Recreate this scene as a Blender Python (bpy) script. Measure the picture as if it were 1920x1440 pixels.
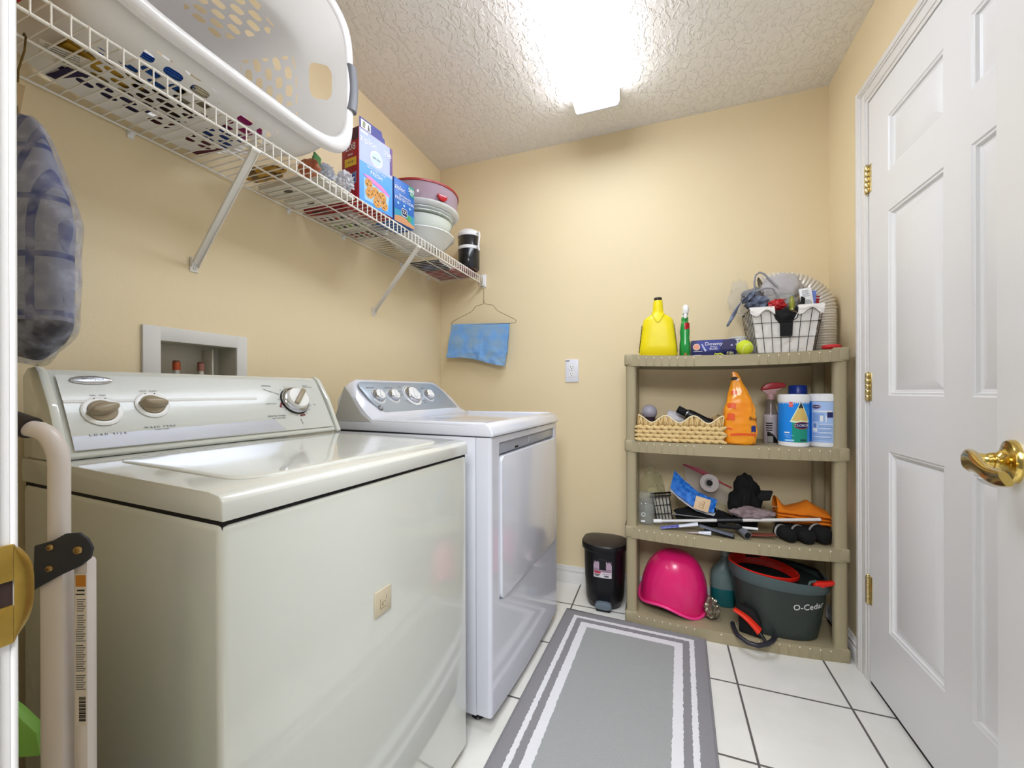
import bpy, bmesh, math, random
from math import pi, sin, cos, radians
from mathutils import Vector, Matrix, noise
random.seed(7)
for o in list(bpy.data.objects):
    bpy.data.objects.remove(o)
SC = bpy.context.scene
COL = SC.collection

# ---------------------------------------------------------------- camera, world, light, exposure
W, D, H = 2.019, 2.112, 2.455
YAW, ROLL, FPX = 0.3534, -0.0027, 759.71
_F = Vector((-sin(YAW), cos(YAW), 0)); _R = Vector((cos(YAW), sin(YAW), 0)); _U = Vector((0, 0, 1))
_R2 = _R * cos(ROLL) + _U * sin(ROLL); _U2 = -_R * sin(ROLL) + _U * cos(ROLL)
cd = bpy.data.cameras.new('camera'); cam = bpy.data.objects.new('camera', cd); COL.objects.link(cam)
cd.sensor_fit = 'HORIZONTAL'; cd.sensor_width = 36.0; cd.lens = FPX / 1920 * 36.0
cd.shift_y = 13.86 / 1920; cd.clip_start = 0.01
cam.matrix_world = Matrix(((_R2.x, _U2.x, -_F.x, 1.3015), (_R2.y, _U2.y, -_F.y, -0.1207),
                           (_R2.z, _U2.z, -_F.z, 1.065), (0, 0, 0, 1)))
SC.camera = cam
SC.view_settings.view_transform = 'Standard'
try: SC.view_settings.look = 'None'
except Exception: pass
SC.view_settings.gamma = 1.0
SC.view_settings.use_curve_mapping = False
SC.view_settings.exposure = 0.1
wd = bpy.data.worlds.new('world'); SC.world = wd; wd.use_nodes = True
wd.node_tree.nodes['Background'].inputs[0].default_value = (0.86, 0.93, 1.0, 1)
wd.node_tree.nodes['Background'].inputs[1].default_value = 0.25     # even ambient fill, entering by the doorway behind the camera
al = bpy.data.lights.new('hall_fill', 'AREA'); al.energy = 52; al.shape = 'RECTANGLE'; al.size = 0.7; al.size_y = 1.0
al.color = (0.96, 0.98, 1.0)
ao = bpy.data.objects.new('hall_fill', al); COL.objects.link(ao)
ao.location = (1.35, -0.75, 2.2); ao.rotation_euler = (radians(30), 0, 0)      # unseen fill light, added in the hall behind the camera
LAMP = 14.8      # ceiling fixture

# ---------------------------------------------------------------- materials
def lin(h):
    h = h.lstrip('#'); r = []
    for i in (0, 2, 4):
        c = int(h[i:i+2], 16) / 255
        r.append(c / 12.92 if c <= 0.04045 else ((c + 0.055) / 1.055) ** 2.4)
    return (*r, 1.0)
_mc = {}
def mat(name, col, rough=0.5, metal=0.0, bump=None, var=None, coat=0.0, trans=0.0, alpha=1.0, emit=0.0, sss=0.0, ior=1.45, spec=0.5):
    if name in _mc: return _mc[name]
    m = bpy.data.materials.new(name); m.use_nodes = True; nt = m.node_tree
    b = nt.nodes['Principled BSDF']
    b.inputs['Base Color'].default_value = lin(col); b.inputs['Roughness'].default_value = rough
    b.inputs['Metallic'].default_value = metal; b.inputs['Coat Weight'].default_value = coat
    b.inputs['Coat Roughness'].default_value = 0.06
    b.inputs['Transmission Weight'].default_value = trans; b.inputs['Alpha'].default_value = alpha
    b.inputs['IOR'].default_value = ior; b.inputs['Specular IOR Level'].default_value = spec
    if emit: b.inputs['Emission Color'].default_value = lin(col); b.inputs['Emission Strength'].default_value = emit
    if sss: b.inputs['Subsurface Weight'].default_value = sss; b.inputs['Subsurface Radius'].default_value = (0.02, 0.02, 0.02)
    tc = nt.nodes.new('ShaderNodeTexCoord')
    if bump:
        n = nt.nodes.new('ShaderNodeTexNoise'); n.inputs['Scale'].default_value = bump[0]; n.inputs['Detail'].default_value = bump[2] if len(bump) > 2 else 3
        nt.links.new(tc.outputs['Object'], n.inputs['Vector'])
        bp = nt.nodes.new('ShaderNodeBump'); bp.inputs['Strength'].default_value = bump[1]; bp.inputs['Distance'].default_value = bump[3] if len(bump) > 3 else 0.002
        nt.links.new(n.outputs['Fac'], bp.inputs['Height']); nt.links.new(bp.outputs['Normal'], b.inputs['Normal'])
    if var:      # var = (scale, second colour, contrast)
        n = nt.nodes.new('ShaderNodeTexNoise'); n.inputs['Scale'].default_value = var[0]; n.inputs['Detail'].default_value = 4
        nt.links.new(tc.outputs['Object'], n.inputs['Vector'])
        r = nt.nodes.new('ShaderNodeMapRange'); r.inputs[1].default_value = 0.5 - var[2]; r.inputs[2].default_value = 0.5 + var[2]
        nt.links.new(n.outputs['Fac'], r.inputs[0])
        mx = nt.nodes.new('ShaderNodeMix'); mx.data_type = 'RGBA'; mx.inputs[6].default_value = lin(col); mx.inputs[7].default_value = lin(var[1])
        nt.links.new(r.outputs[0], mx.inputs[0]); nt.links.new(mx.outputs[2], b.inputs['Base Color'])
    _mc[name] = m
    return m

def film(name, col, opacity, rough=0.15, even=False):
    # thin clear plastic film: mostly see-through, with gloss and a faint tint
    if name in _mc: return _mc[name]
    m = bpy.data.materials.new(name); m.use_nodes = True; nt = m.node_tree; nt.nodes.clear()
    out = nt.nodes.new('ShaderNodeOutputMaterial'); mix = nt.nodes.new('ShaderNodeMixShader')
    tr = nt.nodes.new('ShaderNodeBsdfTransparent'); tr.inputs[0].default_value = (0.93, 0.94, 0.96, 1)
    b = nt.nodes.new('ShaderNodeBsdfPrincipled'); b.inputs['Base Color'].default_value = lin(col); b.inputs['Roughness'].default_value = rough
    n = nt.nodes.new('ShaderNodeTexNoise'); n.inputs['Scale'].default_value = 35; tc = nt.nodes.new('ShaderNodeTexCoord')
    nt.links.new(tc.outputs['Object'], n.inputs['Vector'])
    mr = nt.nodes.new('ShaderNodeMapRange'); mr.inputs[1].default_value = 0.35; mr.inputs[2].default_value = 0.75
    mr.inputs[3].default_value = opacity * (1 if even else 0.4); mr.inputs[4].default_value = opacity if even else min(1, opacity * 1.9)
    nt.links.new(n.outputs['Fac'], mr.inputs[0]); nt.links.new(mr.outputs[0], mix.inputs[0])
    nt.links.new(tr.outputs[0], mix.inputs[1]); nt.links.new(b.outputs[0], mix.inputs[2]); nt.links.new(mix.outputs[0], out.inputs[0])
    _mc[name] = m
    return m

def N(nt, t, **k):
    n = nt.nodes.new(t)
    for a, v in k.items(): setattr(n, a, v)
    return n
def math_node(nt, op, a, b=None):
    n = nt.nodes.new('ShaderNodeMath'); n.operation = op
    for i, x in enumerate((a, b)):
        if x is None: continue
        if isinstance(x, (int, float)): n.inputs[i].default_value = x
        else: nt.links.new(x, n.inputs[i])
    return n.outputs[0]

def wall_mat():
    m = mat('wall_paint_yellow', '#ebd9b3', 0.55, spec=0.35); nt = m.node_tree; b = nt.nodes['Principled BSDF']
    tc = N(nt, 'ShaderNodeTexCoord'); n = N(nt, 'ShaderNodeTexNoise'); n.inputs['Scale'].default_value = 260; n.inputs['Detail'].default_value = 3
    n2 = N(nt, 'ShaderNodeTexNoise'); n2.inputs['Scale'].default_value = 70
    nt.links.new(tc.outputs['Object'], n.inputs['Vector']); nt.links.new(tc.outputs['Object'], n2.inputs['Vector'])
    s = math_node(nt, 'ADD', n.outputs['Fac'], n2.outputs['Fac'])
    bp = N(nt, 'ShaderNodeBump'); bp.inputs['Strength'].default_value = 0.25; bp.inputs['Distance'].default_value = 0.0012
    nt.links.new(s, bp.inputs['Height']); nt.links.new(bp.outputs['Normal'], b.inputs['Normal'])
    return m
def ceiling_mat():
    # knock-down plaster: flattened blobs with crisp rims
    m = mat('ceiling_knockdown_plaster', '#f6f3ee', 0.8, spec=0.2); nt = m.node_tree; b = nt.nodes['Principled BSDF']
    tc = N(nt, 'ShaderNodeTexCoord'); mp = N(nt, 'ShaderNodeMapping'); mp.inputs['Scale'].default_value = (1.15, 0.75, 1)
    nt.links.new(tc.outputs['Object'], mp.inputs[0])
    n = N(nt, 'ShaderNodeTexNoise'); n.inputs['Scale'].default_value = 38; n.inputs['Detail'].default_value = 3.5; n.inputs['Distortion'].default_value = 0.5
    n2 = N(nt, 'ShaderNodeTexNoise'); n2.inputs['Scale'].default_value = 85; n2.inputs['Detail'].default_value = 3
    for q in (n, n2): nt.links.new(mp.outputs[0], q.inputs['Vector'])
    r = N(nt, 'ShaderNodeMapRange'); r.inputs[1].default_value = 0.49; r.inputs[2].default_value = 0.57
    nt.links.new(n.outputs['Fac'], r.inputs[0])
    s = math_node(nt, 'ADD', r.outputs[0], math_node(nt, 'MULTIPLY', n2.outputs['Fac'], 0.7))
    bp = N(nt, 'ShaderNodeBump'); bp.inputs['Strength'].default_value = 0.8; bp.inputs['Distance'].default_value = 0.0035
    nt.links.new(s, bp.inputs['Height']); nt.links.new(bp.outputs['Normal'], b.inputs['Normal'])
    return m
def floor_mat():
    m = mat('floor_white_tiles', '#e9e8e3', 0.28); nt = m.node_tree; b = nt.nodes['Principled BSDF']
    g = N(nt, 'ShaderNodeNewGeometry'); sx = N(nt, 'ShaderNodeSeparateXYZ'); nt.links.new(g.outputs['Position'], sx.inputs[0])
    T = 0.3386; gw = 0.0052
    def edge(sock, off):
        a = math_node(nt, 'DIVIDE', math_node(nt, 'SUBTRACT', sock, off - 20 * T - T / 2), T)
        f = math_node(nt, 'FRACT', a)
        return math_node(nt, 'ABSOLUTE', math_node(nt, 'SUBTRACT', f, 0.5))     # 0 on a joint
    d = math_node(nt, 'MINIMUM', edge(sx.outputs[0], 0.8816), edge(sx.outputs[1], 1.8817))
    r = N(nt, 'ShaderNodeMapRange'); r.inputs[1].default_value = gw / T * 0.5; r.inputs[2].default_value = gw / T * 0.85
    nt.links.new(d, r.inputs[0])
    n = N(nt, 'ShaderNodeTexNoise'); n.inputs['Scale'].default_value = 9; n.inputs['Detail'].default_value = 5
    nt.links.new(g.outputs['Position'], n.inputs['Vector'])
    tm = N(nt, 'ShaderNodeMix'); tm.data_type = 'RGBA'; tm.inputs[6].default_value = lin('#f0efeb'); tm.inputs[7].default_value = lin('#dedcd4')
    nt.links.new(n.outputs['Fac'], tm.inputs[0])
    mx = N(nt, 'ShaderNodeMix'); mx.data_type = 'RGBA'; mx.inputs[6].default_value = lin('#5d5a58')
    nt.links.new(tm.outputs[2], mx.inputs[7]); nt.links.new(r.outputs[0], mx.inputs[0]); nt.links.new(mx.outputs[2], b.inputs['Base Color'])
    rr = N(nt, 'ShaderNodeMapRange'); rr.inputs[3].default_value = 0.8; rr.inputs[4].default_value = 0.27
    nt.links.new(r.outputs[0], rr.inputs[0]); nt.links.new(rr.outputs[0], b.inputs['Roughness'])
    bp = N(nt, 'ShaderNodeBump'); bp.inputs['Distance'].default_value = 0.002; bp.inputs['Strength'].default_value = 0.5
    nt.links.new(r.outputs[0], bp.inputs['Height']); nt.links.new(bp.outputs['Normal'], b.inputs['Normal'])
    return m
def perforated_mat():
    # UV in metres along / across the side; 'perf' > 0.5 marks the perforated zones
    m = mat('basket_white_plastic', '#e9e7e4', 0.32, sss=0.0); nt = m.node_tree; b = nt.nodes['Principled BSDF']
    uv = N(nt, 'ShaderNodeUVMap'); sx = N(nt, 'ShaderNodeSeparateXYZ'); nt.links.new(uv.outputs[0], sx.inputs[0])
    A, B = 0.052, 0.027
    row = math_node(nt, 'FLOOR', math_node(nt, 'DIVIDE', sx.outputs[1], B))
    off = math_node(nt, 'MULTIPLY', math_node(nt, 'MODULO', row, 2.0), 0.5)
    fx = math_node(nt, 'SUBTRACT', math_node(nt, 'FRACT', math_node(nt, 'ADD', math_node(nt, 'DIVIDE', sx.outputs[0], A), off)), 0.5)
    fy = math_node(nt, 'SUBTRACT', math_node(nt, 'FRACT', math_node(nt, 'DIVIDE', sx.outputs[1], B)), 0.5)
    ax = math_node(nt, 'POWER', math_node(nt, 'DIVIDE', math_node(nt, 'ABSOLUTE', fx), 0.33), 3.0)
    ay = math_node(nt, 'POWER', math_node(nt, 'DIVIDE', math_node(nt, 'ABSOLUTE', fy), 0.34), 3.0)
    hole = math_node(nt, 'LESS_THAN', math_node(nt, 'ADD', ax, ay), 1.0)
    at = N(nt, 'ShaderNodeAttribute'); at.attribute_name = 'perf'
    zone = math_node(nt, 'GREATER_THAN', at.outputs['Fac'], 0.5)
    at2 = N(nt, 'ShaderNodeAttribute'); at2.attribute_name = 'grip_hole'
    grip = math_node(nt, 'GREATER_THAN', at2.outputs['Fac'], 0.5)
    al_ = math_node(nt, 'SUBTRACT', 1.0, math_node(nt, 'MAXIMUM', grip, math_node(nt, 'MULTIPLY', hole, zone)))
    nt.links.new(al_, b.inputs['Alpha'])
    return m
WALL = wall_mat(); CEIL = ceiling_mat(); FLOOR = floor_mat(); PERF = perforated_mat()
M_trim = mat('trim_white_semigloss', '#eceae8', 0.32, bump=(120, 0.05))
M_door = mat('door_white_paint', '#ededee', 0.35, bump=(90, 0.08, 4))
M_brass = mat('polished_brass', '#d2b668', 0.16, 1.0)
M_hinge = mat('hinge_brass', '#d6c592', 0.28, 1.0)
M_brassd = mat('brass_strike', '#bfa04f', 0.32, 0.9, var=(40, '#a8873c', 0.2))
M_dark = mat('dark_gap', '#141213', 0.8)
M_wire = mat('white_vinyl_wire', '#eeeae2', 0.35)
M_washer = mat('washer_biscuit_enamel', '#d8dad1', 0.16, coat=1.0)
M_washtop = mat('washer_top_enamel', '#dbdcd5', 0.12, coat=0.6)
M_panel = mat('washer_panel_satin', '#d0d2cb', 0.28, coat=0.3)
M_band = mat('washer_panel_silver_band', '#c6c9d2', 0.3, 0.35)
M_knobt = mat('knob_taupe_plastic', '#a3957c', 0.3)
M_knobw = mat('knob_white_plastic', '#f1f1ee', 0.25)
M_chrome = mat('chrome', '#c8cad0', 0.12, 1.0)
M_dryer = mat('dryer_white_enamel', '#dcdee8', 0.14, coat=0.6)
M_dpanel = mat('dryer_silver_panel', '#aab4c0', 0.3, 0.3)
M_print = mat('printed_grey', '#5b5d62', 0.6)
M_black = mat('black_plastic', '#101114', 0.35)
M_blackm = mat('black_matt', '#0c0c0f', 0.8)
M_white = mat('white_plastic', '#eeeef0', 0.3)
M_resin = mat('taupe_resin', '#a69a7c', 0.5, bump=(200, 0.08))
M_red = mat('red_plastic', '#b3141c', 0.35)
M_glass = film('clear_plastic', '#dfe4ea', 0.28, 0.1)
M_film = film('plastic_film', '#e8e9ee', 0.35, 0.18)
M_paper = mat('white_paper', '#eeeeec', 0.7)

# ---------------------------------------------------------------- mesh builder
class MB:
    def __init__(s): s.bm = bmesh.new(); s.mats = []
    def mi(s, m):
        if m not in s.mats: s.mats.append(m)
        return s.mats.index(m)
    def _merge(s, t, m, M=None):
        i = s.mi(m); mp = {}
        for v in t.verts: mp[v] = s.bm.verts.new((M @ v.co) if M is not None else v.co)
        for f in t.faces:
            try: g = s.bm.faces.new([mp[v] for v in f.verts]); g.material_index = i
            except ValueError: pass
        t.free(); return s
    def box(s, x0, x1, y0, y1, z0, z1, m, r=0.0, seg=2, M=None):
        t = bmesh.new(); bmesh.ops.create_cube(t, size=1.0)
        for v in t.verts: v.co = Vector((x0 + (v.co.x + .5) * (x1 - x0), y0 + (v.co.y + .5) * (y1 - y0), z0 + (v.co.z + .5) * (z1 - z0)))
        r = min(r, 0.48 * min(abs(x1 - x0), abs(y1 - y0), abs(z1 - z0)))
        if r > 0: bmesh.ops.bevel(t, geom=t.edges[:], offset=r, segments=seg, profile=0.5, affect='EDGES')
        return s._merge(t, m, M)
    def obox(s, c, ax, ay, az, hx, hy, hz, m, r=0.0):
        M = Matrix(((ax[0], ay[0], az[0], c[0]), (ax[1], ay[1], az[1], c[1]), (ax[2], ay[2], az[2], c[2]), (0, 0, 0, 1)))
        return s.box(-hx, hx, -hy, hy, -hz, hz, m, r, 2, M)
    def bar(s, a, b, w, h, m, up=(0, 0, 1), r=0.0):
        a = Vector(a); b = Vector(b); d = (b - a); L = d.length; d.normalize(); up = Vector(up)
        sx = d.cross(up)
        if sx.length < 1e-4: sx = d.cross(Vector((1, 0, 0)))
        sx.normalize(); u = sx.cross(d)
        return s.obox((a + b) / 2, sx, d, u, w / 2, L / 2, h / 2, m, r)
    def grid(s, f, nu, nv, m, cu=False, cv=False, M=None):
        i = s.mi(m); R = []
        for a in range(nu + (0 if cu else 1)):
            R.append([s.bm.verts.new((M @ Vector(f(a / nu, b / nv))) if M is not None else Vector(f(a / nu, b / nv))) for b in range(nv + (0 if cv else 1))])
        for a in range(nu):
            for b in range(nv):
                a2 = (a + 1) % len(R) if cu else a + 1; b2 = (b + 1) % len(R[0]) if cv else b + 1
                try: g = s.bm.faces.new((R[a][b], R[a2][b], R[a2][b2], R[a][b2])); g.material_index = i
                except ValueError: pass
        return s
    def loft(s, rings, m, cap0=True, cap1=True, M=None):
        i = s.mi(m); R = [[s.bm.verts.new((M @ Vector(p)) if M is not None else Vector(p)) for p in r] for r in rings]
        n = len(R[0])
        for a in range(len(R) - 1):
            for b in range(n):
                c = (b + 1) % n
                try: g = s.bm.faces.new((R[a][b], R[a][c], R[a + 1][c], R[a + 1][b])); g.material_index = i
                except ValueError: pass
        for flag, r in ((cap0, R[0]), (cap1, R[-1])):
            if flag:
                try: g = s.bm.faces.new(r); g.material_index = i
                except ValueError: pass
        return s
    def tube(s, pts, r, m, seg=8, radii=None, closed=False, M=None):
        pts = [Vector(p) for p in pts]; n = len(pts); rings = []; u = None
        for k in range(n):
            if closed: t = pts[(k + 1) % n] - pts[k - 1]
            else: t = pts[min(k + 1, n - 1)] - pts[max(k - 1, 0)]
            t.normalize()
            if u is None:
                u = t.cross(Vector((0, 0, 1)))
                if u.length < 1e-3: u = t.cross(Vector((1, 0, 0)))
            u = u - t * u.dot(t); u.normalize(); w = t.cross(u); rr = radii[k] if radii else r
            rings.append([pts[k] + (u * cos(2 * pi * j / seg) + w * sin(2 * pi * j / seg)) * rr for j in range(seg)])
        if closed: rings.append(rings[0])
        return s.loft(rings, m, not closed, not closed, M)
    def lathe(s, prof, c, m, seg=32, sx=1.0, sy=1.0, M=None, cap0=True, cap1=True):
        rings = [[(c[0] + r * sx * cos(2 * pi * j / seg), c[1] + r * sy * sin(2 * pi * j / seg), c[2] + z) for j in range(seg)] for r, z in prof]
        return s.loft(rings, m, cap0, cap1, M)
    def prism(s, poly, h, m, M=None, r=0.0, seg=2):
        t = bmesh.new(); f = t.faces.new([t.verts.new((x, y, 0)) for x, y in poly])
        e = bmesh.ops.extrude_face_region(t, geom=[f])
        for v in e['geom']:
            if isinstance(v, bmesh.types.BMVert): v.co.z += h
        bmesh.ops.recalc_face_normals(t, faces=t.faces[:])
        if r > 0: bmesh.ops.bevel(t, geom=t.edges[:], offset=r, segments=seg, profile=0.5, affect='EDGES')
        return s._merge(t, m, M)
    def blob(s, c, sc, m, amp=0.2, freq=3.0, seed=0, sub=4, M=None, flat=None, cell=False):
        t = bmesh.new(); bmesh.ops.create_icosphere(t, subdivisions=sub, radius=1.0)
        for v in t.verts:
            p = v.co * freq + Vector((seed * 7.3, seed * 3.1, seed))
            d = noise.noise(p) + 0.5 * noise.noise(p * 2.3)
            if cell: d = abs(noise.noise(p)) * 2 - 0.5 + 0.4 * noise.noise(p * 2)
            q = v.co * (1 + amp * d)
            v.co = Vector((c[0] + q.x * sc[0], c[1] + q.y * sc[1], c[2] + q.z * sc[2]))
            if flat is not None and v.co.z < flat: v.co.z = flat
        return s._merge(t, m, M)
    def sphere(s, c, r, m, seg=16, sc=(1, 1, 1), M=None):
        t = bmesh.new(); bmesh.ops.create_uvsphere(t, u_segments=seg, v_segments=max(6, seg // 2), radius=r)
        for v in t.verts: v.co = Vector((c[0] + v.co.x * sc[0], c[1] + v.co.y * sc[1], c[2] + v.co.z * sc[2]))
        return s._merge(t, m, M)

def frame(o, x, y):
    x = Vector(x).normalized(); y = Vector(y); y = (y - x * y.dot(x)).normalized(); z = x.cross(y)
    return Matrix(((x.x, y.x, z.x, o[0]), (x.y, y.y, z.y, o[1]), (x.z, y.z, z.z, o[2]), (0, 0, 0, 1)))

WM = {}
def link(name, mb, parent=None, world=True, smooth=40, loc=None):
    me = bpy.data.meshes.new(name)
    bmesh.ops.recalc_face_normals(mb.bm, faces=mb.bm.faces[:])
    Mi = None
    if parent is not None:
        if world: Mi = WM[parent.name].inverted()
    elif loc is not None: Mi = Matrix.Translation(loc).inverted()
    if Mi is not None: bmesh.ops.transform(mb.bm, matrix=Mi, verts=mb.bm.verts[:])
    mb.bm.to_mesh(me); mb.bm.free()
    for m in mb.mats: me.materials.append(m)
    me.polygons.foreach_set('use_smooth', [True] * len(me.polygons))
    me.set_sharp_from_angle(angle=radians(smooth))
    o = bpy.data.objects.new(name, me); COL.objects.link(o)
    if parent is not None: o.parent = parent; WM[o.name] = WM[parent.name]
    else:
        if loc is not None: o.location = loc
        WM[o.name] = Matrix.Translation(loc) if loc is not None else Matrix()
    return o
def part(name, mb, parent, world=True, label=None, smooth=40):
    o = link(name, mb, parent, world, smooth)
    if label: o['label'] = label
    return o
def thing(name, label, cat, loc, rz=0.0, group=None):
    o = bpy.data.objects.new(name, None); COL.objects.link(o); o.empty_display_size = 0.05
    o.location = loc; o.rotation_euler = (0, 0, rz); o['label'] = label; o['category'] = cat
    if group: o['group'] = group
    WM[o.name] = Matrix.Translation(loc) @ Matrix.Rotation(rz, 4, 'Z')
    return o
def solo(name, mb, label, cat, loc, group=None, smooth=40):
    o = link(name, mb, None, True, smooth, Vector(loc)); o['label'] = label; o['category'] = cat
    if group: o['group'] = group
    return o
def struct(name, mb, parent=None, smooth=40):
    o = link(name, mb, parent, True, smooth, None)
    if parent is None: o['kind'] = 'structure'
    return o
def text(mb, body, size, m, M, align='CENTER', ext=0.0002, cyl=None, sx=1.0, shear=0.0):
    """adds the letters of body to mb; M maps the text plane (x right, y up, z out) into space; cyl=(R) bends x round z-axis cylinder"""
    cu = bpy.data.curves.new('t', 'FONT'); cu.body = body; cu.size = size; cu.align_x = align; cu.align_y = 'CENTER'
    cu.extrude = ext; cu.resolution_u = 2; cu.shear = shear
    o = bpy.data.objects.new('t', cu); COL.objects.link(o)
    dg = bpy.context.evaluated_depsgraph_get(); me = bpy.data.meshes.new_from_object(o.evaluated_get(dg))
    t = bmesh.new(); t.from_mesh(me)
    for v in t.verts:
        v.co.x *= sx
        if cyl:
            a = v.co.x / cyl; rr = cyl + v.co.z
            v.co = Vector((rr * sin(a), v.co.y, rr * cos(a)))
    mb._merge(t, m, M)
    bpy.data.objects.remove(o); bpy.data.curves.remove(cu); bpy.data.meshes.remove(me)
    return mb
def rrect(w, h, r, n=4, cx=0, cy=0):
    P = []
    for k, (sx, sy) in enumerate(((1, 1), (-1, 1), (-1, -1), (1, -1))):
        for j in range(n + 1):
            a = pi / 2 * (k + j / n); P.append((cx + sx * (w / 2 - r) + r * cos(a), cy + sy * (h / 2 - r) + r * sin(a)))
    return P
def ell(w, h, n=24, cx=0, cy=0): return [(cx + w / 2 * cos(2 * pi * k / n), cy + h / 2 * sin(2 * pi * k / n)) for k in range(n)]
def selip(hx, hy, e, n):
    out = []
    for k in range(n):
        a = 2 * pi * k / n; c, s_ = cos(a), sin(a)
        out.append((hx * math.copysign(abs(c) ** (2 / e), c), hy * math.copysign(abs(s_) ** (2 / e), s_)))
    return out

# ================================================================= THE ROOM
def room():
    b = MB(); b.box(-0.12, W + 0.12, -0.9, D + 0.12, -0.05, 0, FLOOR); struct('floor', b)
    b = MB(); b.box(-0.12, W + 0.12, -0.9, D + 0.12, H, H + 0.05, CEIL); struct('ceiling', b)
    b = MB(); b.box(-0.12, W + 0.12, D, D + 0.12, 0, H, WALL); struct('wall_back', b)
    b = MB()          # left wall with the hole of the washer outlet box
    b.box(-0.12, 0, -0.115, 0.585, 0, H, WALL); b.box(-0.12, 0, 0.812, D, 0, H, WALL)
    b.box(-0.12, 0, 0.585, 0.812, 0, 1.02, WALL); b.box(-0.12, 0, 0.585, 0.812, 1.215, H, WALL)
    struct('wall_left', b)
    b = MB()
    b.box(W, W + 0.12, 1.722, D, 0, H, WALL); b.box(W, W + 0.12, -0.115, 0.788, 0, H, WALL); b.box(W, W + 0.12, 0.788, 1.722, 2.118, H, WALL)
    struct('wall_right', b)
    b = MB()
    b.box(0, 0.93, -0.115, 0, 0, H, WALL); b.box(1.68, W, -0.115, 0, 0, H, WALL); b.box(0.93, 1.68, -0.115, 0, 2.10, H, WALL)
    struct('wall_front', b)
    def board(name, f):
        b = MB()
        for z0, z1, t in ((0, 0.058, 0.013), (0.058, 0.066, 0.0105), (0.066, 0.078, 0.0125), (0.078, 0.085, 0.009), (0.085, 0.093, 0.0065)):
            f(b, z0, z1, t)
        struct(name, b)
    board('baseboard_back', lambda b, z0, z1, t: b.box(0, W, D - t, D, z0, z1, M_trim, 0.0015))
    board('baseboard_right', lambda b, z0, z1, t: b.box(W - t, W, 1.797, D - 0.013, z0, z1, M_trim, 0.0015))
    board('baseboard_left', lambda b, z0, z1, t: b.box(0, t, 0.0, D - 0.013, z0, z1, M_trim, 0.0015))
    # casing of the closed door
    b = MB()
    prof = ((0.0, 0.014, 0.010), (0.014, 0.022, 0.013), (0.022, 0.050, 0.011), (0.050, 0.058, 0.015), (0.058, 0.078, 0.018))
    for a0, a1, t in prof:
        b.box(W - t, W, 1.719 + a0, 1.719 + a1, 0, 2.115 + a1, M_trim, 0.002)
        b.box(W - t, W, 0.791 - a1, 0.791 - a0, 0, 2.115 + a1, M_trim, 0.002)
        b.box(W - t + 0.0004, W, 0.791 - a0, 1.719 + a0, 2.115 + a0, 2.115 + a1, M_trim, 0.002)
    b.box(W + 0.001, W + 0.118, 1.7195, 1.7215, 0, 2.117, M_trim); b.box(W + 0.001, W + 0.118, 0.7885, 0.7905, 0, 2.117, M_trim)
    b.box(W + 0.001, W + 0.118, 0.79, 1.72, 2.1155, 2.1175, M_trim)
    struct('trim_1', b)
    # left jamb of the doorway, beside the camera, with its moulded edge
    b = MB()
    b.box(0.93, 0.95, -0.13, -0.0105, 0, 2.10, M_trim, 0.001)
    b.box(0.93, 0.951, -0.0105, -0.006, 0, 2.10, M_trim, 0.0012, 3); b.box(0.93, 0.9492, -0.006, -0.0018, 0, 2.10, M_trim, 0.0006)
    b.box(0.93, 0.9502, -0.0018, 0.0012, 0, 2.10, M_trim, 0.0012, 3)
    b.box(0.93, 1.68, -0.13, 0.0, 2.08, 2.10, M_trim); b.box(1.662, 1.68, -0.13, -0.002, 0, 2.08, M_trim)
    j = struct('trim_2', b)
    s = MB()
    zc = 0.9495
    pl = [(-0.045, -0.028), (-0.001, -0.028), (-0.001, 0.0285), (-0.045, 0.0285)]
    # plate in halves around the latch slot
    for z0, z1 in ((zc - 0.0285, zc - 0.0065), (zc + 0.0075, zc + 0.0285)):
        s.box(0.9500, 0.9516, -0.045, -0.0012, z0, z1, M_brassd, 0.0005)
    def lip(u, v):      # curved lip with round ends, bent away from the opening
        zz = (v - 0.5) * 2; w_ = 0.0088 * (1 - abs(zz) ** 3) + 0.0006
        y = -0.0012 + u * w_
        return (0.9514 - 0.0035 * u * u, y, zc + 0.0285 * zz)
    s.grid(lip, 8, 24, M_brassd); s.box(0.9494, 0.9504, -0.045, -0.0014, zc - 0.0065, zc + 0.0075, mat('latch_hole_brown', '#33201c', 0.7))
    part('strike_plate', s, j)
room()

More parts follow.
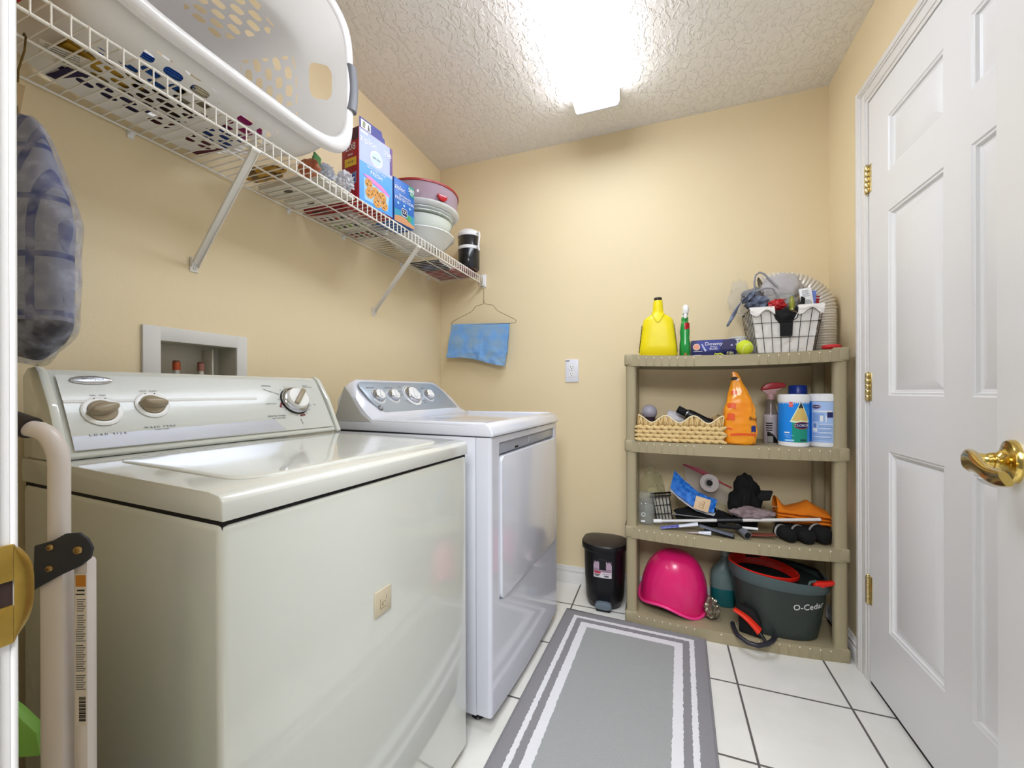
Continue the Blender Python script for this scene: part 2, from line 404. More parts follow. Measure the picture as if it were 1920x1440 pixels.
def six_panel(b, P, w, h, cols, rows, m, th=0.035):
    """P(u, z, d) -> world; d = depth behind the face"""
    us = [0] + [x for c in cols for x in c] + [w]; zs = [0] + [x for r in rows for x in r] + [h]
    def q(u0, u1, z0, z1, d0, d1):
        i = b.mi(m); V = [b.bm.verts.new(P(u, z, d)) for u, z, d in ((u0, z0, d0), (u1, z0, d0), (u1, z1, d0), (u0, z1, d0))]
        f = b.bm.faces.new(V); f.material_index = i
    for a in range(len(us) - 1):
        for c in range(len(zs) - 1):
            if a % 2 == 1 and c % 2 == 1:
                u0, u1, z0, z1 = us[a], us[a + 1], zs[c], zs[c + 1]
                rings = []
                for ins, d in ((0, 0), (0.004, 0.0035), (0.009, 0.0035), (0.012, 0.010), (0.019, 0.012), (0.024, 0.0105), (0.052, 0.0015)):
                    rings.append([P(u0 + ins, z0 + ins, d), P(u1 - ins, z0 + ins, d), P(u1 - ins, z1 - ins, d), P(u0 + ins, z1 - ins, d)])
                b.loft(rings, m, False, True)
            else: q(us[a], us[a + 1], zs[c], zs[c + 1], 0, 0)
    # edges and back
    for ring in ([P(0, 0, 0), P(w, 0, 0), P(w, 0, th), P(0, 0, th)], [P(0, h, 0), P(w, h, 0), P(w, h, th), P(0, h, th)],
                 [P(0, 0, 0), P(0, h, 0), P(0, h, th), P(0, 0, th)], [P(w, 0, 0), P(w, h, 0), P(w, h, th), P(w, 0, th)],
                 [P(0, 0, th), P(w, 0, th), P(w, h, th), P(0, h, th)]):
        f = b.bm.faces.new([b.bm.verts.new(p) for p in ring]); f.material_index = b.mi(m)

def doors():
    b = MB(); rows = ((0.243, 0.850), (1.036, 1.652), (1.785, 1.970))
    six_panel(b, lambda u, z, d: (2.012 + d, 1.712 - u, 0.012 + z), 0.912, 2.098, ((0.130, 0.414), (0.516, 0.800)), rows, M_door)
    d1 = struct('door_1', b, smooth=20)
    for zc in (1.832, 1.078, 0.340):
        b = MB()
        for k in range(5):
            z0 = zc - 0.05 + k * 0.02
            b.lathe([(0.0065, 0.0008), (0.0072, 0.002), (0.0072, 0.018), (0.0065, 0.0192)], (2.0065, 1.7155, z0), M_hinge, 12)
        b.lathe([(0.0035, 0), (0.0045, 0.003), (0.003, 0.006)], (2.0065, 1.7155, zc + 0.05), M_hinge, 10)
        b.lathe([(0.003, -0.005), (0.0045, -0.002), (0.0035, 0)], (2.0065, 1.7155, zc - 0.05), M_hinge, 10)
        b.box(2.0095, 2.0125, 1.694, 1.711, zc - 0.05, zc + 0.05, M_hinge, 0.0008)
        part('hinge', b, d1)
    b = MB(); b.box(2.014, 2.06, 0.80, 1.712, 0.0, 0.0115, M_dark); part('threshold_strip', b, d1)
    # the entry door, swung open beside the camera
    a = radians(14); dx, dy = sin(a), cos(a); hx, hy = 1.6355, 0.053
    def P(u, z, d): return (hx + dx * u + cos(a) * d, hy + dy * u - sin(a) * d, 0.012 + z)
    b = MB(); six_panel(b, P, 0.742, 2.06, ((0.113, 0.325), (0.417, 0.629)), rows, M_door)
    d2 = struct('door_2', b, smooth=20)
    n = Vector((-cos(a), sin(a), 0)); d = Vector((dx, dy, 0)); c = Vector((hx, hy, 0.957)) + d * 0.68
    Mr = frame(c, d, (0, 0, 1))                     # x along the door, y up, z = x cross y
    if (Mr.to_3x3() @ Vector((0, 0, 1))).dot(n) < 0: Mr = frame(c, -d, (0, 0, 1))
    b = MB()
    b.lathe([(0.033, 0), (0.033, 0.004), (0.031, 0.008), (0.022, 0.011), (0.019, 0.0115), (0.013, 0.018), (0.012, 0.022)], (0, 0, 0), M_brass, 40, M=Mr)
    b.lathe([(0.0105, 0.020), (0.012, 0.024), (0.0105, 0.028), (0.0095, 0.030), (0.011, 0.040)], (0, 0, 0), M_brass, 24, M=Mr)
    part('rose', b, d2)
    b = MB(); tip = -d          # the grip runs back towards the hinges
    rings = []
    for k in range(17):
        t = k / 16; s_ = -0.016 + 0.132 * t
        cc = c + n * (0.043 + 0.004 * sin(pi * t)) + tip * s_ + Vector((0, 0, -0.004 - 0.006 * t + 0.004 * sin(2 * pi * t)))
        hw = 0.0185 - 0.0070 * t if k not in (0, 16) else (0.0155 if k == 0 else 0.0105); tw = 0.0050 + 0.0045 * (1 - t) ** 1.5
        tilt = radians(4 + 22 * t); up = Vector((0, 0, 1)) * cos(tilt) + n * sin(tilt); out = n * cos(tilt) - Vector((0, 0, 1)) * sin(tilt)
        rings.append([cc + up * (hw * x) + out * (tw * y) for x, y in selip(1, 1, 2.6, 20)])
    b.loft(rings, M_brass); part('lever', b, d2, smooth=50)
doors()

def ceiling_light():
    t = thing('ceiling_light', 'long white fluorescent ceiling light with glowing wrap diffuser', 'ceiling light', (1.0225, 1.185, H))
    E_ = mat('lit_diffuser', '#ffffff', 0.5, emit=LAMP)
    E_.node_tree.nodes['Principled BSDF'].inputs['Emission Color'].default_value = (0.86, 0.945, 1.07, 1)
    b = MB()
    ring = []
    for y in (0.582, 1.788):
        ring.append([(0.922, y, 2.449), (0.9225, y, 2.392), (0.931, y, 2.378), (1.1135, y, 2.378), (1.1225, y, 2.392), (1.123, y, 2.449)])
    E2 = mat('lit_diffuser_side', '#f4f6ff', 0.5, emit=LAMP * 0.7)
    for y0, y1 in ((ring[0], ring[1]),):
        for q, m_ in ((0, E2), (1, E2), (2, E_), (3, E2), (4, E2)):
            f = b.bm.faces.new([b.bm.verts.new(p) for p in (y0[q], y0[q + 1], y1[q + 1], y1[q])]); f.material_index = b.mi(m_)
    part('diffuser', b, t)
    b = MB(); b.box(0.935, 1.11, 0.582, 1.788, 2.445, 2.455, M_white)
    part('housing', b, t)
    for y0, y1 in ((0.575, 0.582), (1.788, 1.796)):
        b = MB(); b.prism([(0.920, 2.452), (0.9205, 2.390), (0.930, 2.3755), (1.1145, 2.3755), (1.1245, 2.390), (1.125, 2.452)], y1 - y0, mat('lamp_end_cap', '#dfe2ee', 0.4),
                          M=Matrix(((1, 0, 0, 0), (0, 0, -1, y1), (0, 1, 0, 0), (0, 0, 0, 1))), r=0.001)
        part('end_cap', b, t)
ceiling_light()

def outlets():
    t = thing('washer_outlet_box', 'white plastic washer outlet box recessed in the wall behind the washer console', 'outlet box', (0, 0.695, 1.02))
    b = MB(); P_ = mat('outlet_box_plastic', '#dcdad5', 0.4); f = (0.55, 0.84, 0.995, 1.247); o = (0.592, 0.805, 1.035, 1.208)
    b.box(-0.001, 0.009, f[0], o[0], f[2], f[3], P_, 0.002); b.box(-0.001, 0.009, o[1], f[1], f[2], f[3], P_, 0.002)
    b.box(-0.001, 0.0088, o[0] - 0.002, o[1] + 0.002, o[3], f[3], P_, 0.002); b.box(-0.001, 0.0088, o[0] - 0.002, o[1] + 0.002, f[2], o[2], P_, 0.002)
    part('face_frame', b, t)
    b = MB(); I_ = mat('outlet_box_inside', '#c9c4b4', 0.5)
    b.box(-0.085, -0.08, 0.588, 0.809, 1.03, 1.212, I_); b.box(-0.085, 0, 0.587, 0.592, 1.03, 1.212, I_); b.box(-0.085, 0, 0.805, 0.81, 1.03, 1.212, I_)
    b.box(-0.085, 0, 0.592, 0.805, 1.208, 1.213, I_); b.box(-0.085, 0, 0.592, 0.805, 1.028, 1.035, I_)
    b.box(-0.08, -0.03, 0.752, 0.757, 1.035, 1.2, I_, 0.001); part('recess', b, t)
    for y, c in ((0.655, '#b5522c'), (0.722, '#9c6a5c')):
        b = MB(); cp = mat('valve_pipe_steel', '#c6c2bb', 0.35, 0.6); rg = mat('valve_ring_' + c[1:], c, 0.4, 0.3)
        b.lathe([(0.0085, 0), (0.0085, 0.095)], (-0.035, y, 1.035), cp, 16); b.lathe([(0.0095, 0.095), (0.0098, 0.108), (0.0095, 0.118)], (-0.035, y, 1.035), rg, 16)
        b.lathe([(0.0088, 0.118), (0.0092, 0.121), (0.006, 0.124), (0.0, 0.124)], (-0.035, y, 1.035), mat('valve_cap', '#6a4638', 0.4), 16)
        part('water_valve', b, t)
    t = thing('power_outlet', 'white duplex power outlet plate on the back wall beside the dryer', 'power outlet', (0.8345, D, 1.179))
    b = MB(); b.box(0.7975, 0.8715, D - 0.006, D, 1.115, 1.242, mat('outlet_plate', '#e3e4ee', 0.3), 0.003, 3)
    b.box(0.8005, 0.822, D - 0.0068, D - 0.0055, 1.2315, 1.2365, M_print, 0)
    b.sphere((0.8345, D - 0.006, 1.179), 0.003, M_chrome, 10, (1, 0.4, 1)); part('cover_plate', b, t)
    for z in (1.198, 1.160):
        b = MB(); Mx = frame((0.8345, D - 0.0058, z), (1, 0, 0), (0, 0, 1))
        Mx = Mx
        pts = [(max(-0.0165, min(0.0165, 0.0175 * cos(k * pi / 14))), max(-0.0145, min(0.0145, 0.0175 * sin(k * pi / 14)))) for k in range(28)]
        b.prism(pts, 0.0025, M_white, Mx)
        for x, h_ in ((-0.0065, 0.008), (0.0065, 0.007)): b.box(0.8345 + x - 0.0011, 0.8345 + x + 0.0011, D - 0.0089, D - 0.0082, z + 0.001 - h_ / 2 + .002, z + h_ / 2 + 0.003, M_dark)
        b.lathe([(0.0026, 0), (0.0026, 0.0006)], (0, -0.0075, 0.0025), M_dark, 10, M=Mx)
        part('receptacle', b, t)
outlets()

# ================================================================= WASHER
def on_face(A, B, y, s, out=0.0):
    """point on a console face (local x=front, z=up) s metres below its top edge"""
    L = math.hypot(B[0] - A[0], B[1] - A[1]); dv, dw = (B[0] - A[0]) / L, (B[1] - A[1]) / L
    n = (-dw, dv) if dv > 0 else (dw, -dv)
    nx, nz = -dw, dv
    if nx < 0: nx, nz = -nx, -nz
    return Vector((A[0] + dv * s + nx * out, y, A[1] + dw * s + nz * out))
def face_frame(A, B, y, s, out=0.0):
    o = on_face(A, B, y, s, out); up = on_face(A, B, y, 0) - on_face(A, B, y, 1)
    return frame(o, (0, 1, 0), up)          # x = along +y, y = up the face, z = outwards

def washer():
    t = thing('washing_machine', 'biscuit white top-loading washer with dials on its raised console', 'washing machine', (0.718, 0.273, 0), -radians(3.7))
    w = 0.683
    b = MB(); b.box(-0.660, 0, 0, w, 0.022, 0.8775, M_washer, 0.012, 3); part('cabinet', b, t, False)
    b = MB(); b.box(-0.656, -0.004, 0.004, w - 0.004, 0.86, 0.884, M_dark); part('top_gap', b, t, False, 'dark gap under the top')
    b = MB()
    prof = [(-0.665, 0.881), (-0.665, 0.930), (-0.52, 0.930), (-0.03, 0.9215), (-0.006, 0.918), (0.003, 0.910), (0.004, 0.881)]
    Mx = Matrix(((1, 0, 0, 0), (0, 0, 1, 0), (0, 1, 0, 0), (0, 0, 0, 1)))
    b.prism(prof, w, M_washtop, Mx, 0.003, 2); part('top_deck', b, t, False)
    b = MB()
    def lz(x): return 0.9300 + (0.9215 - 0.9300) * (x + 0.52) / 0.49
    rings = []
    P0 = rrect(0.405, 0.565, 0.05, 6, -0.2485, w / 2)
    for ins, dz in ((0, -0.002), (0, 0.0016), (0.003, 0.0034), (0.012, 0.0036), (0.05, 0.0026), (0.12, 0.0018)):
        rings.append([(-0.2485 + (x + 0.2485) * (1 - ins / 0.2), w / 2 + (y - w / 2) * (1 - ins / 0.28), lz(-0.2485 + (x + 0.2485) * (1 - ins / 0.2)) + dz) for x, y in P0])
    b.loft(rings, M_washtop); part('lid', b, t, False, smooth=60)
    # console
    A, B = (-0.600, 1.108), (-0.503, 0.935)
    b = MB(); pr = [(-0.655, 0.931), (-0.662, 1.10), (-0.64, 1.112), (-0.612, 1.1135), (-0.603, 1.107), (-0.5685, 1.0515), (-0.534, 0.990), (-0.509, 0.943), (-0.507, 0.936), (-0.512, 0.931)]
    Mc = Matrix(((1, 0, 0, 0), (0, 0, 1, 0.018), (0, 1, 0, 0), (0, 0, 0, 1)))
    b.prism(pr, w - 0.036, M_washer, Mc, 0.002, 2); part('console', b, t, False)
    for y0 in (0.002, w - 0.017):
        b = MB(); pe = [(-0.66, 0.931), (-0.667, 1.10), (-0.645, 1.116), (-0.612, 1.1185), (-0.594, 1.107), (-0.548, 1.04), (-0.512, 0.965), (-0.496, 0.936), (-0.498, 0.931)]
        Me = Matrix(((1, 0, 0, 0), (0, 0, 1, y0), (0, 1, 0, 0), (0, 0, 0, 1)))
        b.prism(pe, 0.015, M_washer, Me, 0.003, 2); part('end_cap', b, t, False)
    bp = MB()        # satin overlay on the console face
    def face(u, v):
        s_ = 0.008 + 0.176 * v; y = 0.026 + 0.632 * u
        return on_face(A, B, y, s_, 0.0026 + 0.0035 * sin(pi * v))
    bp.grid(face, 30, 14, M_panel)
    b = MB()
    def band(u, v):
        y = 0.026 + (0.43 + 0.03 * v) * u; s_ = 0.153 - 0.008 * u + (0.030 + 0.006 * u) * v
        return on_face(A, B, y, s_, 0.0032 + 0.0035 * sin(pi * (s_ - 0.008) / 0.176))
    b.grid(band, 20, 5, M_band)
    def ridge(u, v):
        y = 0.026 + 0.40 * u; s_ = 0.070 + 0.008 * v
        return on_face(A, B, y, s_, 0.0028 + 0.0035 * sin(pi * (s_ - 0.008) / 0.176) + 0.0015 * sin(pi * v))
    b.grid(ridge, 20, 6, M_knobw); part('silver_band', b, t, False, smooth=80)
    def hump(s_): return 0.0026 + 0.0035 * sin(pi * (s_ - 0.008) / 0.176)
    def dial(y, s_, R, ang, big):
        b = MB(); F_ = face_frame(A, B, y, s_, hump(s_))
        b.lathe([(R, 0), (R, 0.0025), (R - 0.003, 0.0035), (R - 0.009, 0.003), (R - 0.010, 0.001)], (0, 0, 0), M_knobw, 40, M=F_)
        for k in range(2): b.lathe([(0.0012, 0.003), (0.0012, 0.0042)], (-0.009 + 0.018 * k, R - 0.005, 0), M_print, 8, M=F_)
        part('dial_ring', b, t, False)
        b = MB(); G = F_ @ Matrix.Rotation(ang, 4, 'Z')
        b.lathe([(R - 0.010, 0.001), (R - 0.0105, 0.005), (R - 0.015, 0.007)], (0, 0, 0), M_knobt, 32, M=G)
        # winged grip: pointed at both ends
        rings = []
        for z, k in ((0.005, 1.0), (0.010, 0.98), (0.020, 0.86), (0.023, 0.80), (0.0245, 0.7)):
            ring = []
            for j in range(32):
                a_ = 2 * pi * j / 32; x = cos(a_); yv = sin(a_)
                ring.append((x * (R - 0.006) * k, math.copysign(abs(yv) ** 1.35, yv) * 0.0125 * k * (1 - 0.2 * x), z))
            rings.append(ring)
        b.loft(rings, M_knobt, M=G); part('dial_knob', b, t, False, smooth=55)
    dial(0.0815, 0.099, 0.0345, radians(14), False); dial(0.1725, 0.0865, 0.0335, radians(-8), False)
    b = MB(); F_ = face_frame(A, B, 0.546, 0.0855, hump(0.085))
    b.lathe([(0.047, 0), (0.047, 0.004), (0.045, 0.006)], (0, 0, 0), M_dark, 48, M=F_)
    b.lathe([(0.045, 0.003), (0.0455, 0.008), (0.043, 0.012), (0.036, 0.016)], (0, 0, 0), M_chrome, 48, M=F_)
    part('timer_skirt', b, t, False, 'chrome skirt of the big timer dial')
    b = MB(); b.lathe([(0.035, 0.010), (0.0345, 0.024), (0.032, 0.027), (0, 0.028)], (0, 0, 0), M_knobw, 40, M=F_)
    G = F_ @ Matrix.Rotation(radians(48), 4, 'Z')
    b.box(-0.034, 0.034, -0.0075, 0.0075, 0.026, 0.036, M_knobt, 0.004, 3, M=G); part('timer_knob', b, t, False)
    b = MB(); F2 = face_frame(A, B, 0.0785, 0.0215, hump(0.0215))
    b.prism(ell(0.070, 0.021, 32), 0.0035, M_chrome, F2, 0.0012); b.prism(ell(0.062, 0.015, 32), 0.0042, mat('badge_plate', '#b9bcc2', 0.3, 0.8), F2, 0.0008)
    text(b, 'Whirlpool', 0.0075, M_print, F2 @ Matrix.Translation((0.002, 0.0015, 0.0046)), sx=1.15); part('badge', b, t, False)
    b = bp
    def tx(s, y, d, size, ang=0, m=M_print, sx=1.25, al='CENTER'):
        text(b, s, size, m, face_frame(A, B, y, d, hump(d) + 0.0012) @ Matrix.Rotation(ang, 4, 'Z'), al, 0.0001, sx=sx)
    tx('L O A D   S I Z E', 0.0815, 0.153, 0.0068); tx('W A S H   T E M P', 0.175, 0.144, 0.0062); tx('WASH / RINSE', 0.177, 0.1505, 0.0035)
    tx('NORMAL', 0.471, 0.031, 0.0060); tx('PERMANENT PRESS', 0.478, 0.052, 0.0045, radians(-24)); tx('SUPER WASH', 0.463, 0.094, 0.0045)
    tx('GENTLE WASH', 0.468, 0.135, 0.0070); tx('KNITS / DELICATES', 0.472, 0.1425, 0.004); tx('HEAVY', 0.606, 0.029, 0.0052); tx('DUTY CYCLE', 0.614, 0.034, 0.0045)
    tx('RINSE', 0.545, 0.158, 0.0055, radians(-82)); tx('OFF', 0.60, 0.068, 0.004, radians(20)); tx('SPIN', 0.613, 0.101, 0.004, radians(-20)); tx('8 6 4', 0.500, 0.108, 0.004)
    tx('MIN    MAX', 0.0815, 0.060, 0.0042); tx('COLD   WARM', 0.1725, 0.049, 0.0042)
    for k in range(16):
        a_ = radians(20 + k * 21); f_ = face_frame(A, B, 0.546, 0.0855, hump(0.085) + 0.001)
        b.box(-0.0005, 0.0005, 0.051, 0.056, 0, 0.0004, M_print, M=f_ @ Matrix.Rotation(a_, 4, 'Z'))
    rm = mat('printed_dark_red', '#7d1f2c', 0.5)
    for y, s_, a_ in ((0.494, 0.099, 60), (0.556, 0.137, 8)):
        f_ = face_frame(A, B, y, s_, hump(s_) + 0.001) @ Matrix.Rotation(radians(a_), 4, 'Z')
        b.box(-0.009, -0.001, -0.003, 0.003, 0, 0.0005, rm, M=f_); b.box(0.001, 0.009, -0.003, 0.003, 0, 0.0005, rm, M=f_)
    part('control_panel', b, t, False)
    for y in (0.045, w - 0.045):
        for x in (-0.045, -0.60):
            b = MB(); b.lathe([(0.018, 0), (0.02, 0.004), (0.016, 0.010), (0.008, 0.012), (0.008, 0.026)], (x, y, 0), mat('foot_grey', '#8d8478', 0.6), 16); part('foot', b, t, False)
    # tag stuck on the washer front
    Mt = frame(WM[t.name] @ Vector((0.0006, 0.3245, 0.6175)), WM[t.name].to_3x3() @ Vector((0, 1, 0)), (0, 0, 1))
    b = MB(); b.box(-0.0245, 0.0245, -0.0265, 0.0265, 0, 0.003, mat('beige_magnet', '#cfc3a8', 0.6), 0.0008, M=Mt)
    dk = mat('magnet_print', '#a08f72', 0.7)
    b.box(-0.0095, -0.008, -0.014, 0.008, 0.003, 0.0034, dk, M=Mt); b.box(-0.0095, 0.009, -0.014, -0.0122, 0.003, 0.0034, dk, M=Mt)
    b.box(0.0085, 0.010, 0.002, 0.010, 0.003, 0.0034, dk, M=Mt); b.box(-0.002, 0.008, -0.002, -0.0005, 0.003, 0.0034, dk, M=Mt); b.box(-0.004, 0.0, -0.009, -0.002, 0.003, 0.0034, dk, M=Mt)
    solo('magnet', b, 'small beige square magnet with a house mark on the washer front', 'magnet', Mt.translation)
washer()

# ================================================================= DRYER
def dryer():
    t = thing('dryer', 'white front-loading dryer with a silver control panel between washer and back wall', 'dryer', (0.807, 1.035, 0), -radians(3.0))
    w = 0.700
    b = MB()
    b.box(-0.648, -0.056, 0, w, 0.040, 0.920, M_dryer, 0.004); b.box(-0.65, -0.012, 0.004, w - 0.004, 0.91, 0.932, M_dark)
    part('cabinet', b, t, False)
    b = MB()      # front panel with bowed lower edge and the recess above the door
    i = b.mi(M_dryer)
    def fx(y): return -0.003 + 0.003 * (1 - ((y - w / 2) / (w / 2)) ** 2)
    def bot(y): return 0.034 + 0.014 * ((y - w / 2) / (w / 2)) ** 2
    y0, y1, z0, z1, zr = 0.060, 0.652, 0.383, 0.862, 0.899
    ys = [0.012, y0] + [y0 + (y1 - y0) * k / 8 for k in range(1, 8)] + [y1, w - 0.012]
    rows = [[Vector((fx(y), y, z)) for y in ys] for z in (None,)] if False else None
    def Q(*pts):
        f = b.bm.faces.new([b.bm.verts.new(p) for p in pts]); f.material_index = i
    for a in range(len(ys) - 1):
        ya, yb = ys[a], ys[a + 1]; xa, xb = fx(ya), fx(yb)
        mid = y0 - 1e-6 <= ya and yb <= y1 + 1e-6
        Q((xa, ya, bot(ya)), (xb, yb, bot(yb)), (xb, yb, z0), (xa, ya, z0))
        Q((xa - 0.05, ya, bot(ya)), (xb - 0.05, yb, bot(yb)), (xb, yb, bot(yb)), (xa, ya, bot(ya)))
        if not mid: Q((xa, ya, z0), (xb, yb, z0), (xb, yb, zr), (xa, ya, zr))
        else: Q((xa - 0.022, ya, z0), (xb - 0.022, yb, z0), (xb - 0.022, yb, zr), (xa - 0.022, ya, zr))
        Q((xa, ya, zr), (xb, yb, zr), (xb, yb, 0.920), (xa, ya, 0.920))
        if mid:
            Q((xa - 0.022, ya, zr), (xb - 0.022, yb, zr), (xb, yb, zr), (xa, ya, zr)); Q((xa - 0.022, ya, z0), (xb - 0.022, yb, z0), (xb, yb, z0), (xa, ya, z0))
        Q((xa - 0.05, ya, 0.92), (xb - 0.05, yb, 0.92), (xb, yb, 0.92), (xa, ya, 0.92))
    for ya in (y0, y1): Q((fx(ya) - 0.022, ya, z0), (fx(ya), ya, z0), (fx(ya), ya, zr), (fx(ya) - 0.022, ya, zr))
    for s_, ya in ((1, 0.012), (-1, w - 0.012)):      # rounded vertical sides
        n = 5
        for k in range(n):
            a0, a1 = pi / 2 * k / n, pi / 2 * (k + 1) / n
            pa = (fx(ya) - 0.012 + 0.012 * cos(a0), ya - s_ * 0.012 * sin(a0)); pb = (fx(ya) - 0.012 + 0.012 * cos(a1), ya - s_ * 0.012 * sin(a1))
            Q((pa[0], pa[1], bot(ya)), (pb[0], pb[1], bot(ya)), (pb[0], pb[1], 0.920), (pa[0], pa[1], 0.920))
        yo = ya - s_ * 0.012; Q((fx(ya) - 0.012, yo, bot(ya)), (-0.0545, yo, bot(ya)), (-0.0545, yo, 0.92), (fx(ya) - 0.012, yo, 0.92))
    bmesh.ops.remove_doubles(b.bm, verts=b.bm.verts[:], dist=1e-5)
    part('front_panel', b, t, False, smooth=35)
    b = MB(); Md = Matrix(((0, 0, 1, -0.020), (1, 0, 0, 0), (0, 1, 0, 0), (0, 0, 0, 1)))
    dp = [(x, y) for x, y in rrect(y1 - y0 - 0.010, z1 - z0 - 0.012, 0.022, 5, (y0 + y1) / 2, (z0 + z1) / 2 - 0.002)]
    b.prism(dp, 0.0255, M_dryer, Md, 0.003, 3); part('door', b, t, False)
    b = MB(); b.box(-0.020, -0.006, y0 + 0.004, y1 - 0.004, z1 - 0.002, zr - 0.001, mat('dryer_recess_grey', '#9da0aa', 0.35), 0.003)
    b.box(-0.007, -0.004, 0.335, y1 - 0.02, z1 + 0.006, zr - 0.006, mat('dryer_recess_silver', '#b8bdc8', 0.3, 0.4), 0.001)
    b.box(-0.010, -0.0045, 0.20, 0.232, z1 + 0.001, z1 + 0.009, M_dark, 0.002); part('handle_recess', b, t, False)
    # top and console, one moulded shell
    b = MB()
    pr = [(-0.652, 0.926), (-0.652, 0.958), (-0.640, 0.962), (-0.46, 0.962), (-0.10, 0.957), (-0.045, 0.964), (-0.022, 0.966), (-0.006, 0.955), (0.006, 0.930), (0.004, 0.922)]
    Mx = Matrix(((1, 0, 0, 0), (0, 0, 1, -0.002), (0, 1, 0, 0), (0, 0, 0, 1)))
    b.prism(pr, w + 0.004, M_dryer, Mx, 0.005, 3)
    for ya, yb in ((-0.001, 0.03), (w - 0.03, w + 0.001)):
        b.box(-0.50, -0.03, ya, yb, 0.950, 0.9675, M_dryer, 0.007, 3)
    part('top_panel', b, t, False, smooth=50)
    b = MB()
    A, B = (-0.575, 1.108), (-0.48, 0.975)
    sections = []
    nY = 28
    for k in range(nY + 1):
        u = k / nY; y = 0.0 + w * u; e = min(y, w - y)
        hgt = 1.0 if e > 0.06 else (1 - 0.0 * e)
        # the top edge drops towards both ends, more at the far one
        dn = 0.055 * max(0, 1 - (y / 0.055)) ** 2.2; df = 0.135 * max(0, (y - (w - 0.16)) / 0.16) ** 1.5
        drop = dn + df
        top = 1.1125 - drop; back = -0.635; tf = -0.588 + 0.55 * drop
        fl = -0.455 - 0.25 * dn; zz = 0.958
        pts = [(back, 0.945), (back, top - 0.025), (-0.615, top - 0.004), (tf - 0.008, top), (tf + 0.004, top - 0.006)]
        for q in range(1, 7):
            v = q / 7; pts.append((tf + 0.004 + (fl + 0.0 - tf - 0.004) * v, (top - 0.006) + (zz + 0.006 - top + 0.006) * v - 0.010 * sin(pi * v)))
        pts += [(fl, zz + 0.004), (fl + 0.05, zz - 0.004), (fl + 0.05, 0.945)]
        sections.append([(x, y, z) for x, z in pts])
    b.loft(sections, M_dryer); part('console', b, t, False, smooth=50)
    b = MB(); b.prism([(-0.650, 0.958), (-0.600, 1.085), (-0.575, 1.06), (-0.52, 0.985), (-0.475, 0.958)], 0.004, mat('console_side_grey', '#b9b7b2', 0.4),
                      Matrix(((1, 0, 0, 0), (0, 0, 1, -0.0035), (0, 1, 0, 0), (0, 0, 0, 1)))); part('side_cover', b, t, False)
    # silver control panel: trapezoid lying on the sloping face
    A2, B2 = (-0.5755, 1.103), (-0.478, 0.975)
    def FF(y, s_, o=0.0): return face_frame(A2, B2, y, s_, o)
    b = MB(); P_ = []
    tri = [(0.040, 0.004), (0.50, 0.002), (0.53, 0.012), (0.562, 0.05), (0.603, 0.146), (0.590, 0.149), (0.085, 0.150), (0.066, 0.142), (0.040, 0.09), (0.026, 0.03), (0.028, 0.012)]
    Fp = FF(0, 0, 0.001)
    b.prism([(y, -s_) for y, s_ in tri], 0.004, M_dpanel, Fp, 0.0012); bp = b
    def knob(y, s_, R, name='knob'):
        b = MB(); F_ = FF(y, s_, 0.005)
        b.lathe([(R * 1.28, 0), (R * 1.28, 0.0012), (R * 1.2, 0.0016), (R * 1.05, 0.001)], (0, 0, 0), M_white, 36, M=F_)
        for k in range(26):
            a_ = radians(150 + k * 9); rr = R * 1.15
            b.box(-R * 0.1, R * 0.1, rr - 0.0013, rr + 0.0013, 0.0012, 0.0020, mat('dial_arc_dark', '#565c66', 0.4), M=F_ @ Matrix.Rotation(a_ - pi / 2 + pi, 4, 'Z')) if k % 1 == 0 and k > 3 else None
        b.lathe([(R, 0.001), (R * 0.98, 0.010), (R * 0.9, 0.016), (R * 0.84, 0.018), (R * 0.80, 0.0172)], (0, 0, 0), M_chrome, 36, M=F_)
        b.lathe([(R * 0.80, 0.012), (R * 0.80, 0.0185), (R * 0.7, 0.0195), (0, 0.0198)], (0, 0, 0), M_white, 36, M=F_)
        b.box(-R * 0.62, R * 0.62, -R * 0.2, R * 0.2, 0.018, 0.0245, M_white, 0.0015, M=F_ @ Matrix.Rotation(radians(60), 4, 'Z'))
        part(name, b, t, False)
    knob(0.092, 0.074, 0.0265); knob(0.178, 0.074, 0.0265); knob(0.303, 0.072, 0.040, 'cycle_knob'); knob(0.420, 0.074, 0.0265)
    b = MB(); b.lathe([(0.008, 0), (0.008, 0.003), (0.006, 0.004), (0, 0.004)], (0, 0, 0), M_chrome, 20, M=FF(0.494, 0.080, 0.005)); part('start_button', b, t, False)
    b = MB(); F_ = FF(0.068, 0.128, 0.0052); b.lathe([(0.0125, 0), (0.0125, 0.001)], (0, 0, 0), M_chrome, 28, M=F_); b.lathe([(0.0112, 0.001), (0.0112, 0.0014)], (0, 0, 0), mat('badge_dark', '#3c4250', 0.4), 28, M=F_)
    text(b, 'GE', 0.013, M_white, F_ @ Matrix.Translation((0, 0, 0.0016)), shear=0.2); part('badge', b, t, False)
    b = bp
    for s, y, d, z in (('ADJUST LEVEL', 0.075, 0.033, 0.0062), ('TEMPERATURE', 0.178, 0.033, 0.0062), ('CYCLES', 0.25, 0.028, 0.0055), ('SIGNAL', 0.408, 0.034, 0.0060), ('START', 0.482, 0.056, 0.0055), ('OFF', 0.303, 0.128, 0.006), ('GTD42', 0.555, 0.134, 0.005),
                       ('More Dry', 0.238, 0.050, 0.005), ('Dry', 0.24, 0.060, 0.005), ('Less Dry', 0.236, 0.070, 0.005), ('80 min', 0.245, 0.098, 0.0055), ('60 min', 0.25, 0.107, 0.0055), ('40 min', 0.26, 0.115, 0.0055), ('Air Fluff', 0.365, 0.102, 0.0055), ('Delicates', 0.365, 0.112, 0.005), ('Mixed', 0.36, 0.05, 0.005)):
        text(b, s, z, M_print, FF(y, d, 0.0054), 'CENTER', 0.0001, sx=1.1)
